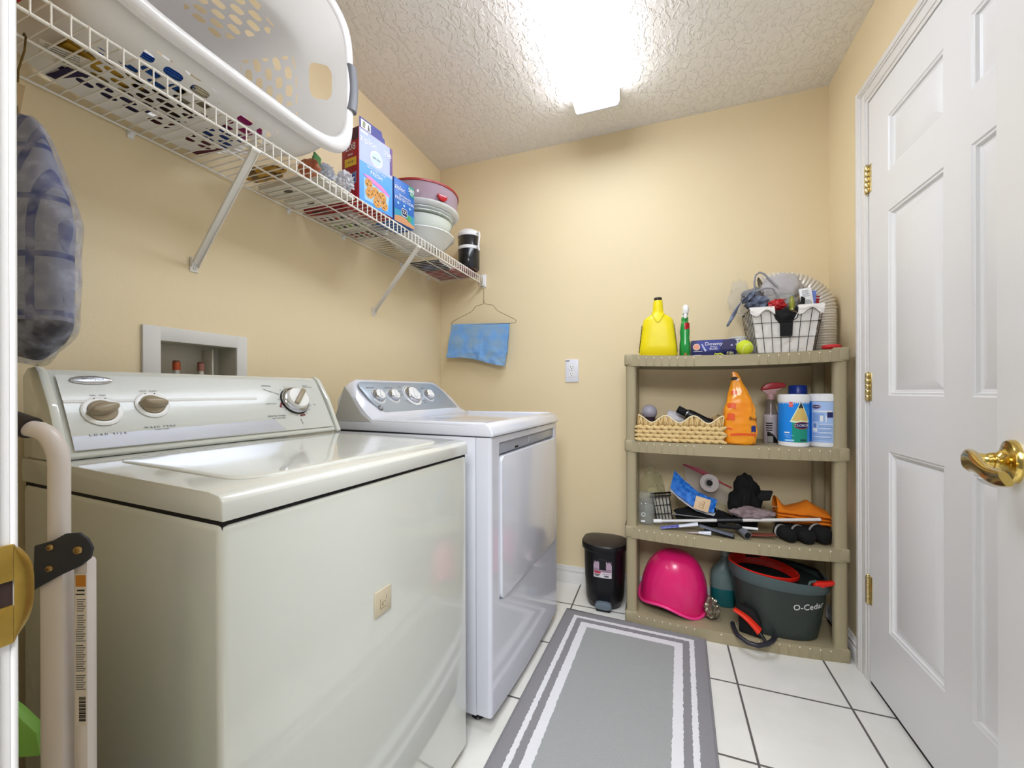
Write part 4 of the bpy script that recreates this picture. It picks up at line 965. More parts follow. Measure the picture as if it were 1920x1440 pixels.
    b = MB(); b.lathe([(0.0303, 0.028), (0.0303, 0.042)], (0, 0, 0), mat('label_blue', '#2338a0', 0.4), 28, M=Mb, cap0=False, cap1=False); part('bottle_label', b, t)
flats()

# ================================================================= HANGER, TOWEL, GARMENT BAG
def hanger():
    wr = mat('hanger_bronze_wire', '#6a5528', 0.35, 0.7); yh = 2.062; r = 0.0013
    t = thing('clothes_hanger', 'bronze wire clothes hanger hooked on the far end of the wire shelf', 'hanger', (0.301, yh, 1.60))
    b = MB(); pts = [(0.286, yh, 1.694), (0.284, yh, 1.708), (0.292, yh, 1.7145), (0.3015, yh, 1.7135), (0.3065, yh, 1.706), (0.305, yh, 1.690), (0.318, yh, 1.668), (0.320, yh, 1.64), (0.320, yh, 1.588)]
    b.tube(pts, r, wr, 8)
    for q in range(5): b.tube([(0.320 + 0.002 * cos(a * pi / 4), yh + 0.002 * sin(a * pi / 4), 1.588 + q * 0.004) for a in range(8)], 0.0008, wr, 5, closed=True)
    part('hook', b, t, smooth=80)
    b = MB(); P_ = [(0.320, 1.590), (0.315, 1.580), (0.268, 1.571), (0.250, 1.548), (0.236, 1.538), (0.118, 1.492), (0.104, 1.478), (0.104, 1.470), (0.112, 1.466), (0.40, 1.459), (0.505, 1.4565), (0.522, 1.462), (0.524, 1.468), (0.512, 1.480), (0.480, 1.496), (0.415, 1.530), (0.402, 1.540), (0.380, 1.568), (0.330, 1.580), (0.322, 1.590)]
    b.tube([(x, yh, z) for x, z in P_], r, wr, 8); part('frame_wire', b, t, smooth=80)
    # towel folded over the bar
    b = MB(); tm = mat('microfiber_blue', '#79abe6', 0.95, bump=(420, 0.6, 2, 0.003), var=(14, '#8fb0cf', 0.12))
    def f(u, v):
        # u across, v: 0 front hem .. 0.5 bar .. 1 back hem
        side = -1 if v < 0.5 else 1; dl = abs(v - 0.5) * 2
        zt = 1.4725 - 0.016 * u; L = (0.205 - 0.012 * sin(u * 5.0) + 0.028 * u - 0.026 * max(0, 0.28 - u) * 0) if side < 0 else 0.175
        x = 0.108 + 0.375 * u - 0.030 * dl * (1 - u) ** 1 - 0.022 * dl * u ** 2
        n_ = noise.noise(Vector((u * 5, dl * 3, side * 3))) * 0.014 + noise.noise(Vector((u * 11, dl * 8, side * 2))) * 0.009 * dl + 0.004 * abs(noise.noise(Vector((u * 24, dl * 20, side))))
        crease = 0.004 * math.exp(-((u - 0.55) / 0.015) ** 2) * dl
        y = yh + side * (0.0022 + 0.010 * dl + max(0, n_ + 0.004) * dl) - (crease if side < 0 else 0)
        if side > 0: y = min(y, D - 0.003)
        return (x, y, zt + 0.0022 * (1 - min(1, dl * 20)) - L * dl)
    b.grid(f, 60, 56, tm)
    solo('hand_towel', b, 'crumpled light blue microfiber towel folded over the wire hanger', 'towel', (0.29, yh, 1.47), smooth=80)
hanger()
def garment():
    t = thing('garment_bag', 'clear garment bag holding a blue plaid shirt, hanging under the wire shelf', 'garment bag', (0.12, 0.285, 1.60))
    b = MB(); pm = mat('plaid_blue_shirt', '#4f5b8f', 0.8); nt = pm.node_tree; bs = nt.nodes['Principled BSDF']
    tc = N(nt, 'ShaderNodeTexCoord'); sx = N(nt, 'ShaderNodeSeparateXYZ'); nt.links.new(tc.outputs['Object'], sx.inputs[0])
    s1 = math_node(nt, 'GREATER_THAN', math_node(nt, 'SINE', math_node(nt, 'MULTIPLY', sx.outputs[0], 150)), 0.45)
    s2 = math_node(nt, 'GREATER_THAN', math_node(nt, 'SINE', math_node(nt, 'MULTIPLY', sx.outputs[2], 60)), 0.95)
    s3 = math_node(nt, 'GREATER_THAN', -1.285 if False else sx.outputs[2], -0.405)
    mx = N(nt, 'ShaderNodeMix'); mx.data_type = 'RGBA'; mx.inputs[6].default_value = lin('#8d8fa0'); mx.inputs[7].default_value = lin('#31407e'); nt.links.new(math_node(nt, 'MAXIMUM', s1, s2), mx.inputs[0])
    m2 = N(nt, 'ShaderNodeMix'); m2.data_type = 'RGBA'; m2.inputs[6].default_value = lin('#1d1720'); nt.links.new(mx.outputs[2], m2.inputs[7]); nt.links.new(s3, m2.inputs[0]); nt.links.new(m2.outputs[2], bs.inputs['Base Color'])
    def body(sc, am):
        def f(u, v):
            z = 1.598 - 0.462 * v; a = 2 * pi * u
            w_ = (0.030 + 0.145 * min(1, v / 0.5) ** 0.55) * (1 - max(0, (v - 0.86) / 0.14) ** 2 * 0.45); th = (0.012 + 0.040 * min(1, v / 0.35)) * (1 - max(0, (v - 0.9) / 0.1) ** 2 * 0.4)
            n_ = 1 + am * noise.noise(Vector((cos(a) * 2, sin(a) * 2, v * 5)))
            return (0.128 + w_ * sc * n_ * cos(a), 0.285 + th * sc * n_ * sin(a), z - (0.012 if sc > 1 and v > 0.99 else 0) + 0.006 * sin(3 * a) * v)
        return f
    b.grid(body(0.93, 0.04), 48, 40, pm, cu=True); part('shirt', b, t, smooth=80)
    b = MB(); b.grid(body(1.04, 0.07), 64, 56, film('garment_film', '#b4b8cc', 0.33, 0.12), cu=True); part('plastic_cover', b, t, smooth=80)
    b = MB(); b.tube([(0.150, 0.285, 1.7445 - 0.004 + 0.0085 - 0.0), (0.158, 0.285, 1.7535), (0.163, 0.285, 1.745), (0.158, 0.285, 1.72), (0.135, 0.285, 1.69), (0.128, 0.285, 1.60)], 0.0016, mat('hanger_bronze_wire', '#6a5528'), 8); part('hook', b, t, smooth=80)
    b = MB(); b.bar((0.12, 0.275, 1.60), (0.145, 0.275, 1.66), 0.030, 0.004, mat('paper_tag_tan', '#b79d77', 0.7), (1, 0, 0)); part('paper_tag', b, t)
garment()

# ================================================================= STORAGE SHELF
TIERS = (0.050, 0.442, 0.837, 1.232)
def sagz(x, k=3): return 0.016 * (1 - ((x - 1.567) / 0.425) ** 2) if k == 3 else 0.0
def TZ(x): return TIERS[3] - sagz(x)
def bow(x): return 1.812 - 0.030 * max(0, 1 - ((x - 1.567) / 0.40) ** 2)
def storage():
    t = thing('storage_shelf', 'four-tier taupe resin storage shelf standing in the back right corner', 'storage shelf', (1.567, 1.95, 0))
    x0, x1, yb = 1.141, 1.992, 2.092
    for k, zt in enumerate(TIERS):
        b = MB(); i = b.mi(M_resin); n = 30
        top = []; bot = []; inn = []; inb = []
        for q in range(n + 1):
            x = x0 + (x1 - x0) * q / n; e = min(x - x0, x1 - x); yf = bow(x) + (0.012 * (1 - e / 0.015) ** 2 if e < 0.015 else 0); dz = sagz(x, k)
            top.append((x, yf, zt - dz)); bot.append((x, yf, zt - 0.050 - dz * 0.8)); inn.append((min(max(x, x0 + 0.008), x1 - 0.008), yf + 0.008, zt - 0.050 - dz * 0.8)); inb.append((min(max(x, x0 + 0.008), x1 - 0.008), yf + 0.008, zt - 0.008 - dz))
        def strip(A, B_):
            for q in range(len(A) - 1):
                f = b.bm.faces.new([b.bm.verts.new(p) for p in (A[q], A[q + 1], B_[q + 1], B_[q])]); f.material_index = i
        back = [(x, yb, z) for x, y, z in top]; backb = [(x, yb, z) for x, y, z in bot]; back_in = [(x, yb - 0.008, z) for x, y, z in inb]
        strip(top, back); strip(bot, top); strip(inn, bot); strip(inb, inn); strip(back_in, inb); strip(back, backb)
        for x, xi in ((x0, x0 + 0.008), (x1, x1 - 0.008)):
            yf = 1.824
            b.box(min(x, xi), max(x, xi), yf, yb, zt - 0.05, zt, M_resin)
        bmesh.ops.remove_doubles(b.bm, verts=b.bm.verts[:], dist=1e-5)
        for cx in (1.170, 1.963):         # corner sockets
            for cy in (1.838, 2.066):
                b.box(cx - 0.029, cx + 0.029, cy - 0.0275, cy + 0.0255, zt - 0.0505, zt + 0.0035, M_resin, 0.010, 3)
        for cx, sg in [(1.205 + 0.0325 * q, 1) for q in range(8)] + [(1.675 + 0.0355 * q, 1) for q in range(8)] + [(1.535, 0)]:
            y = bow(cx); dz = sagz(cx, k)
            b.sphere((cx, y - 0.0008, zt - 0.010 - dz), 0.0030, mat('resin_pip_pale', '#e6deca', 0.4), 10, (1, 0.8, 1))
            if sg: b.box(cx - 0.0030, cx + 0.0030, y - 0.0026, y + 0.003, zt - 0.045 - dz, zt - 0.010 - dz, M_resin, 0.0012)
        part('shelf_tier', b, t, smooth=35)
    for a in range(3):
        for cx in (1.170, 1.963):
            for cy in (1.838, 2.066):
                z0, z1 = TIERS[a] + 0.002, TIERS[a + 1] - 0.049
                b = MB(); R = []
                for z, g in ((z0, 1.06), (z0 + 0.012, 1.0), (z1 - 0.012, 1.0), (z1, 1.0)):
                    R.append([(cx + x * g, cy + y * g, z) for x, y in selip(0.0235, 0.021, 3.0, 28)])
                b.loft(R, M_resin); part('post', b, t, smooth=50)
storage()

# ---- top tier
def secs(b, L, m, n=28, M=None, caps=True):
    """L = (z, cx, cy, hx, hy, exponent)"""
    b.loft([[(cx + x, cy + y, z) for x, y in selip(hx, hy, e, n)] for z, cx, cy, hx, hy, e in L], m, caps, caps, M)
def yellow_jug():
    z = TZ(1.29) + 0.0005; x = 1.287; y = 1.885; t = thing('detergent_jug', 'yellow plastic jug with a black cap on the left of the top tier', 'jug', (x, y, z))
    ym = mat('yellow_hdpe', '#ecd80c', 0.38, sss=0.0); b = MB()
    secs(b, [(z, x, y, 0.078, 0.042, 4), (z + 0.004, x, y, 0.084, 0.046, 4), (z + 0.05, x, y, 0.080, 0.046, 4), (z + 0.12, x, y, 0.072, 0.045, 3.6), (z + 0.163, x, y, 0.0665, 0.043, 3.4), (z + 0.172, x, y, 0.063, 0.041, 3.2), (z + 0.182, x, y, 0.052, 0.038, 3), (z + 0.193, x, y, 0.036, 0.031, 2.5), (z + 0.202, x, y, 0.0255, 0.0255, 2.1), (z + 0.215, x, y, 0.0235, 0.0235, 2), (z + 0.255, x, y, 0.021, 0.021, 2), (z + 0.262, x, y, 0.018, 0.018, 2)], ym, 40)
    # raised V where neck runs into the shoulders
    b.tube([(x - 0.026, y - 0.030, z + 0.206), (x - 0.018, y - 0.041, z + 0.180), (x - 0.006, y - 0.0445, z + 0.160), (x + 0.0, y - 0.045, z + 0.156), (x + 0.006, y - 0.0445, z + 0.160), (x + 0.018, y - 0.041, z + 0.180), (x + 0.026, y - 0.030, z + 0.206)], 0.0022, ym, 8)
    part('jug_body', b, t, smooth=60)
    b = MB(); b.lathe([(0.0175, 0.258), (0.0178, 0.262), (0.0178, 0.272), (0.0165, 0.275), (0, 0.2755)], (x, y, z), mat('jug_cap_dark', '#251a12', 0.5), 28); part('cap', b, t)
    for s_ in (-1, 1):
        b = MB(); lm = mat('jug_side_label', '#c9c7bd', 0.5)
        def lf(u, v): zz = 0.02 + 0.13 * v; return (x + s_ * (0.0842 - 0.0135 * (zz - 0.02) / 0.13), y - 0.026 + 0.052 * u, z + zz)
        b.grid(lf, 4, 4, lm)
        for q in range(8): b.grid(lambda u, v, q=q: (x + s_ * (0.0846 - 0.0135 * (q * 0.016) / 0.13), y - 0.024 + 0.02 * u, z + 0.025 + 0.016 * q + 0.008 * v), 1, 1, M_print)
        part('label', b, t)
yellow_jug()
def green_spray():
    x, y = 1.402, 1.885; z = TZ(x) + 0.0005; t = thing('spray_bottle', 'slim green spray bottle with a white trigger beside the yellow jug', 'spray bottle', (x, y, z))
    b = MB(); gm = mat('green_bottle', '#17923d', 0.22, coat=0.3)
    secs(b, [(z, x, y, 0.020, 0.036, 2.6), (z + 0.004, x, y, 0.0235, 0.040, 2.6), (z + 0.06, x, y, 0.0225, 0.040, 2.6), (z + 0.085, x, y, 0.0195, 0.035, 2.4), (z + 0.115, x, y, 0.0215, 0.037, 2.4), (z + 0.150, x, y, 0.0175, 0.030, 2.2), (z + 0.168, x, y, 0.0125, 0.014, 2)], gm, 32); part('bottle_body', b, t, smooth=60)
    b = MB(); b.lathe([(0.0150, 0.160), (0.0150, 0.178), (0.012, 0.182)], (x, y, z), gm, 24); b.lathe([(0.0118, 0.178), (0.013, 0.186), (0.0125, 0.20)], (x, y, z), M_white, 20)
    secs(b, [(z + 0.195, x + 0.002, y - 0.006, 0.013, 0.026, 3), (z + 0.212, x + 0.003, y - 0.008, 0.014, 0.031, 3), (z + 0.226, x + 0.003, y - 0.006, 0.013, 0.028, 2.6), (z + 0.236, x + 0.003, y, 0.008, 0.016, 2.2)], M_white, 24)
    part('spray_head', b, t, smooth=60)
    b = MB(); b.bar((x + 0.002, y - 0.028, z + 0.205), (x, y - 0.030, z + 0.172), 0.011, 0.005, M_white, (0, 1, 0), 0.002); part('trigger', b, t)
    b = MB()
    def lf(u, v): a = radians(-100 + 75 * u); zz = 0.122 + 0.030 * v; k = 1.02; return (x + 0.0205 * k * cos(a), y + 0.0362 * k * sin(a), z + zz)
    b.grid(lf, 8, 4, M_red)
    b.grid(lambda u, v: (x + 0.0236 * cos(radians(-100 + 75 * u)), y + 0.0408 * sin(radians(-100 + 75 * u)), z + 0.004 + 0.012 * v), 8, 2, mat('label_amber', '#a0602a', 0.5)); part('label', b, t)
green_spray()
def downy():
    x, y = 1.4285, 1.872; z = TZ(1.51) + 0.001; nv = mat('box_navy', '#1a1f5c', 0.35); t = thing('dryer_sheet_box', 'long navy box of dryer sheets lying on the top tier behind the tennis ball', 'box', (x, y, z), -0.02)
    F_ = Matrix(((1, 0, 0, 0), (0, 0, -1, -0.0004), (0, 1, 0, 0), (0, 0, 0, 1)))
    b = MB(); b.box(0, 0.176, 0, 0.10, 0, 0.074, nv, 0.0012); part('box_body', b, t, False)
    b = MB(); wh = M_paper
    b.prism([(0.02, 0.072), (0.042, 0.026), (0.112, 0.026), (0.128, 0.072)], 0.0003, mat('box_blue', '#2a3590', 0.4), F_); b.prism([(0.132, 0.072), (0.118, 0.03), (0.175, 0.030), (0.175, 0.072)], 0.0003, mat('box_indigo', '#262055', 0.4), F_)
    text(b, 'Downy', 0.021, wh, F_ @ Matrix.Translation((0.090, 0.056, 0.0006)), sx=1.15); text(b, 'INFUSIONS', 0.0055, wh, F_ @ Matrix.Translation((0.090, 0.0435, 0.0006))); text(b, 'BLISS', 0.0125, wh, F_ @ Matrix.Translation((0.090, 0.034, 0.0006)), sx=1.2)
    b.lathe([(0.0145, 0), (0.0145, 0.0004)], (0, 0, 0), wh, 24, M=F_ @ Matrix.Translation((0.021, 0.044, 0.0002))); b.lathe([(0.0128, 0), (0.0128, 0.0006)], (0, 0, 0), mat('peach_disc', '#e89c84', 0.5), 24, M=F_ @ Matrix.Translation((0.021, 0.044, 0.0002)))
    b.prism([(0.040, 0.056), (0.045, 0.057), (0.062, 0.026), (0.055, 0.022)], 0.0006, mat('print_lilac', '#b9bce0', 0.5), F_); b.box(0.008, 0.045, 0.023, 0.0245, 0, 0.0005, wh, M=F_); b.box(0.008, 0.040, 0.003, 0.008, 0, 0.0005, wh, M=F_); b.box(0.157, 0.165, 0.044, 0.050, 0, 0.0005, mat('print_lilac', '#b9bce0'), M=F_)
    part('printed_front', b, t, False)
downy()
def top_bits():
    x, y = 1.628, 1.960; z = TZ(x) + 0.0005
    b = MB(); wm = M_white; r0 = 0.032
    b.lathe([(r0 * 0.85, 0), (r0 * 0.86, 0.003), (r0, 0.084), (r0 + 0.003, 0.085), (r0 + 0.003, 0.090), (r0 - 0.002, 0.090), (r0 - 0.006, 0.006), (0, 0.004)], (x, y, z), wm, 32)
    dk = mat('print_slate', '#5a5c78', 0.6)
    for k in range(16):
        for q in range(3):
            a = 2 * pi * k / 16; rr = r0 * (0.875 + 0.13 * (0.25 + 0.25 * q)) + 0.0006; F_ = frame((x + rr * cos(a), y + rr * sin(a), z + 0.024 + 0.022 * q), (-sin(a), cos(a), 0), (0, 0, 1)); b.box(-0.0028, 0.0028, -0.007, 0.007, 0, 0.0005, dk, M=F_)
    solo('small_pail', b, 'small white pail with dark dashes between the navy box and the wire basket', 'pail', (x, y, z), smooth=50)
    x, y = 1.637, 1.856; z = TZ(x) + 0.0005; r = 0.0325
    t = thing('tennis_ball', 'yellow-green tennis ball on the top tier in front of the white pail', 'ball', (x, y, z))
    b = MB(); b.sphere((x, y, z + r), r, mat('tennis_felt', '#d2e03a', 0.95, bump=(700, 0.8, 2, 0.002)), 40); part('felt', b, t)
    b = MB(); pts = []
    for k in range(64):
        a = 2 * pi * k / 64; A_ = 0.75; p = Vector((cos(a) + 0.35 * cos(3 * a) * 1.0, sin(a) - 0.35 * sin(3 * a), 1.15 * sin(2 * a))).normalized() * (r + 0.0001); pts.append(Vector((x, y, z + r)) + (Matrix.Rotation(0.7, 3, 'X') @ (Matrix.Rotation(1.2, 3, 'Z') @ p)))
    b.tube(pts, 0.0010, mat('ball_seam', '#eef0c4', 0.7), 6, closed=True); part('seam', b, t, smooth=80)
    b = MB(); gm = mat('webbing_grey', '#a5a294', 0.85, bump=(500, 0.4)); z = TZ(1.55) + 0.001
    b.grid(lambda u, v: (1.525 + 0.065 * u, 1.842 + 0.016 * v + 0.003 * sin(u * 5), z + 0.006 + 0.016 * u + 0.006 * sin(pi * u)), 14, 2, gm); b.grid(lambda u, v: (1.590 - 0.028 * u, 1.838 + 0.014 * v, z + 0.022 - 0.020 * u ** 2), 10, 2, mat('webbing_camo', '#9c9a7c', 0.85, var=(120, '#3f4238', 0.05)))
    b.box(1.566, 1.592, 1.836, 1.852, z, z + 0.017, mat('webbing_camo', '#9c9a7c'), 0.003)
    solo('webbing_strap', b, 'short grey and camouflage webbing strap crumpled before the navy box', 'strap', (1.56, 1.845, z))
    b = MB(); yl = mat('elastic_yellow', '#d7dd3c', 0.6)
    b.tube([(1.517, 1.838, z + 0.002), (1.520, 1.836, z + 0.010), (1.530, 1.835, z + 0.007), (1.540, 1.834, z + 0.010), (1.553, 1.835, z + 0.004), (1.545, 1.832, z + 0.002), (1.525, 1.832, z + 0.002)], 0.0022, yl, 8, closed=True)
    solo('elastic_band', b, 'bright yellow elastic loop on the top tier front edge', 'band', (1.535, 1.835, z))
    b = MB(); z = TZ(1.945) + 0.0005; b.lathe([(0.0, 0), (0.026, 0.0015), (0.0335, 0.0085), (0.0335, 0.0125), (0.026, 0.019), (0, 0.021)], (1.942, 1.848, z), mat('red_lid', '#c3222a', 0.4), 40)
    solo('plastic_disc', b, 'round red plastic disc lying at the right end of the top tier', 'disc', (1.942, 1.848, z), smooth=50)
top_bits()
def wire_basket():
    x0, x1, X0, X1 = 1.683, 1.886, 1.655, 1.914; yf, yb, Yf, Yb = 1.852, 2.005, 1.838, 2.022
    z0 = TZ(1.785) + 0.003; z1 = z0 + 0.187
    t = thing('wire_basket', 'black wire basket with white cloth liner, heaped full on the top tier', 'basket', (1.785, 1.93, z0 - 0.002))
    def P(u, v, h, out=0.0):
        """u,v in 0..1 across/deep, h height"""
        xa = x0 + (X0 - x0) * h - out; xb = x1 + (X1 - x1) * h + out; ya = yf + (Yf - yf) * h - out; yb_ = yb + (Yb - yb) * h + out
        return Vector((xa + (xb - xa) * u, ya + (yb_ - ya) * v, z0 + (z1 - z0) * h))
    b = MB(); r = 0.0013; wm = mat('basket_black_wire', '#121214', 0.4, 0.3)
    for h in (0.0, 0.34, 0.67): b.tube([P(0, 0, h), P(1, 0, h), P(1, 1, h), P(0, 1, h)], r, wm, 6, closed=True)
    top = [P(0, 0, 1), P(0.30, 0, 1), P(0.36, 0, 0.74), P(0.42, 0, 0.69), P(0.60, 0, 0.69), P(0.66, 0, 0.76), P(0.69, 0, 1), P(1, 0, 1), P(1, 1, 1), P(0, 1, 1)]
    b.tube(top, 0.0022, wm, 8, closed=True)
    for q in range(8):
        u = q / 7; hh = 0.69 if 0.36 < u < 0.64 else 1.0
        b.tube([P(u, 0, 0), P(u, 0, hh)], r, wm, 6); b.tube([P(u, 1, 0), P(u, 1, 1)], r, wm, 6); b.tube([P(u, 0, 0), P(u, 1, 0)], r, wm, 6)
    for q in range(1, 6):
        v = q / 6; b.tube([P(0, v, 1), P(0, v, 0), P(1, v, 0), P(1, v, 1)], r, wm, 6)
    part('wire_frame', b, t, smooth=80)
    b = MB(); lm = mat('liner_canvas', '#e6e1dc', 0.9, bump=(160, 0.4))
    def wall(face):
        def f(u, v):
            if face == 0: p = P(u, 0, 0); 
            U, V_ = {0: (u, 0.0), 1: (1.0, u), 2: (1 - u, 1.0), 3: (0.0, 1 - u)}[face]
            lim = 0.97
            if face == 0: lim = 0.97 - 0.36 * math.exp(-((u - 0.5) / 0.17) ** 4)
            h = 0.01 + lim * v; p = P(0.03 + 0.94 * U, 0.04 + 0.92 * V_, h)
            w_ = 0.004 * noise.noise(Vector((u * 9, v * 5, face * 4))) + 0.003 * noise.noise(Vector((u * 20, v * 14, face)))
            nrm = {0: Vector((0, -1, 0)), 1: Vector((1, 0, 0)), 2: Vector((0, 1, 0)), 3: Vector((-1, 0, 0))}[face]
            return p + nrm * (w_ * (1 if 0.05 < v < 0.97 else 0.3))
        return f
    for q in range(4): b.grid(wall(q), 36, 24, lm)
    b.grid(lambda u, v: P(0.03 + 0.94 * u, 0.04 + 0.92 * v, 0.015), 4, 4, lm)
    def cuff(side):        # cloth folded over the rim left and right of the notch
        def f(u, v):
            a, c = ((-0.01, 0.34), (0.66, 1.01))[side]; U = a + (c - a) * u; d = v
            wob = 0.010 * noise.noise(Vector((u * 4 + side * 9, d * 3, 1)))
            h = 1.0 + 0.035 * sin(pi * min(1, d * 2.2)) - 0.16 * max(0, d - 0.3) * (1 + 0.6 * sin(u * 7 + side)); p = P(U, 0, h)
            return p + Vector((0, 0.012 - 0.020 * min(1, d * 2) + wob * 0.4, 0))
        return f
    for q in range(2): b.grid(cuff(q), 20, 12, lm)
    part('liner', b, t, smooth=80)
    b = MB(); a = P(0.41, 0, 0.36, 0.003); c = P(0.60, 0, 0.36, 0.003); d = P(0.60, 0, 0.66, 0.003); e = P(0.41, 0, 0.66, 0.003)
    b.loft([[a, c, d, e], [a + Vector((0, -0.0015, 0)), c + Vector((0, -0.0015, 0)), d + Vector((0, -0.0015, 0)), e + Vector((0, -0.0015, 0))]], M_blackm); part('label_plate', b, t)
    zt = z1
    def heap(nm, lb, ct, c, s, col, seed, amp=0.3, freq=1.8, m=None, rz=0, ry=0):
        b = MB(); b.blob((0, 0, 0), s, m or mat(nm + col[1:], col, 0.85, bump=(250, 0.3)), amp, freq, seed, 4, Matrix.Translation(c) @ Matrix.Rotation(rz, 4, 'Z') @ Matrix.Rotation(ry, 4, 'Y')); return solo(nm, b, lb, ct, c, smooth=80)
    heap('black_cloth', 'black cloth with a red mark bulging through the notch of the wire basket', 'cloth', (1.775, 1.890, z1 - 0.055), (0.078, 0.030, 0.048), '#0d0d10', 3)
    heap('grey_cloth', 'mottled grey cloth bundle heaped in the middle of the wire basket', 'cloth', (1.785, 1.930, z1 + 0.035), (0.070, 0.030, 0.040), '#9a9894', 9, 0.35, 2.4)
    heap('hose_bag', 'pale grey plastic bag rising behind the wire basket heap', 'bag', (1.795, 1.945, z1 + 0.105), (0.078, 0.020, 0.060), '#b9b4b4', 12, 0.2, 2.0)
    heap('dark_grey_cap', 'dark grey folded fabric at the upper left of the wire basket heap', 'cloth', (1.692, 1.985, z1 + 0.085), (0.042, 0.022, 0.036), '#7e7e82', 14, 0.3, 1.4)
    def limp(u, v):
        s_ = u; c = Vector((1.672 - 0.052 * s_ - 0.040 * s_ ** 2, 1.915 - 0.02 * s_, z1 + 0.062 + 0.02 * sin(s_ * 2) - 0.140 * s_ ** 2.4)); a = 2 * pi * v; w_ = (0.032 - 0.013 * s_) * (1 + 0.35 * noise.noise(Vector((s_ * 7, cos(a) * 2, sin(a) * 2)))) * min(1, 14 * (1.0 - s_) + 0.2)
        return c + Vector((w_ * 0.7 * cos(a), w_ * 0.9 * sin(a), w_ * 0.8 * cos(a)))
    b = MB(); b.grid(limp, 36, 24, mat('cloth_blue_grey', '#8790a6', 0.8, var=(40, '#4d556b', 0.15)), cv=True)
    b.blob((1.700, 1.925, z1 + 0.038), (0.048, 0.034, 0.030), mat('cloth_blue_grey', '#8790a6'), 0.4, 2.4, 21, 4)
    solo('blue_grey_cloth', b, 'blue-grey cloth with one end drooping over the left rim of the wire basket', 'cloth', (1.67, 1.92, z1 + 0.03), smooth=80)
    b = MB(); hm = mat('hose_grey', '#8f8f94', 0.4)
    b.tube([(1.690, 1.935, z1 + 0.06), (1.688, 1.93, z1 + 0.135), (1.693, 1.93, z1 + 0.165), (1.708, 1.93, z1 + 0.176), (1.724, 1.93, z1 + 0.168), (1.745, 1.925, z1 + 0.140), (1.772, 1.922, z1 + 0.104)], 0.0042, hm, 10)
    b.tube([(1.650, 1.905, z1 + 0.066), (1.675, 1.90, z1 + 0.080), (1.700, 1.90, z1 + 0.092), (1.726, 1.90, z1 + 0.098), (1.752, 1.90, z1 + 0.093), (1.766, 1.903, z1 + 0.070), (1.770, 1.905, z1 + 0.045)], 0.0038, hm, 10)
    solo('grey_tubing', b, 'thin grey tubing looping above the wire basket heap', 'tubing', (1.72, 1.92, z1 + 0.1), smooth=80)
    b = MB(); b.blob((1.765, 1.893, z1 + 0.022), (0.030, 0.014, 0.022), M_red, 0.5, 2.5, 5, 4); b.bar((1.745, 1.885, z1 + 0.005), (1.790, 1.885, z1 + 0.040), 0.006, 0.016, mat('red_plastic', '#b3141c'), (0, 1, 0), 0.002)
    solo('red_bundle', b, 'crumpled red packet in the front of the wire basket', 'packet', (1.765, 1.89, z1 + 0.02), smooth=80)
    b = MB(); b.lathe([(0.010, 0), (0.010, 0.045), (0.006, 0.052), (0.006, 0.06)], (1.822, 1.905, z1 - 0.005), film('amber_green_glass', '#a5a63c', 0.75, 0.1, True), 18)
    solo('small_vial', b, 'small olive green vial standing in the wire basket right of the red packet', 'vial', (1.822, 1.905, z1 - 0.005), smooth=50)
    b = MB(); b.prism([(0, 0), (0.022, 0.004), (0.026, 0.060), (0.012, 0.068), (0.010, 0.046), (-0.012, 0.022)], 0.006, M_blackm, frame((1.830, 1.860, z1 - 0.025), (1, 0, 0), (0, 0, 1)), 0.001)
    solo('black_clip', b, 'jagged black clip sticking up at the front of the wire basket', 'clip', (1.835, 1.86, z1 - 0.025))
    b = MB(); Fc = frame((1.872, 1.905, z1 + 0.040), (0.99, 0.0, 0.12), (-0.12, 0.05, 0.99)); b.box(-0.022, 0.022, -0.050, 0.044, 0, 0.012, M_white, 0.003, 2, Fc)
    for q in range(6): b.box(-0.014, 0.012 - 0.004 * (q % 2), 0.008 + q * 0.005, 0.0095 + q * 0.005, 0.012, 0.0125, M_print, M=Fc)
    b.prism(ell(0.03, 0.03, 16, 0, -0.02), 0.0127, mat('box_window_grey', '#b6b8b6', 0.3), Fc)
    solo('white_carton', b, 'small white printed carton standing in the wire basket before the duct', 'carton', (1.872, 1.905, z1))
    for nm, lb, xx, w_, col, rr, h_ in (('red_card', 'red card pack behind the blue one at the right of the wire basket', 1.9035, 0.030, '#a3202a', 0.10, 0.066), ('blue_card', 'light blue card pack at the right of the wire basket', 1.894, 0.020, '#6f86d6', 0.06, 0.085)):
        b = MB(); Fc = frame((xx, 1.925 if 'red' in nm else 1.912, z1 - 0.012), (1, 0, -rr), (rr, 0, 1)); b.box(-w_ / 2, w_ / 2, 0, h_, 0, 0.008, mat(nm, col, 0.4), 0.001, 2, Fc)
        if 'red' in nm: b.box(-w_ / 2, w_ / 2, 0.055, 0.058, 0.008, 0.0085, M_white, M=Fc)
        solo(nm, b, lb, 'card', (xx, 1.92, z1 - 0.012))
    # thin clear bag sticking out over the left
    b = MB(); b.blob((1.650, 2.040, z1 + 0.085), (0.048, 0.020, 0.080), film('loose_film', '#f2efe6', 0.12, 0.2, True), 0.28, 1.8, 31, 5)
    solo('clear_bag', b, 'thin clear plastic bag puffed out left of the wire basket heap', 'bag', (1.655, 1.975, z1 + 0.03), smooth=80)
wire_basket()
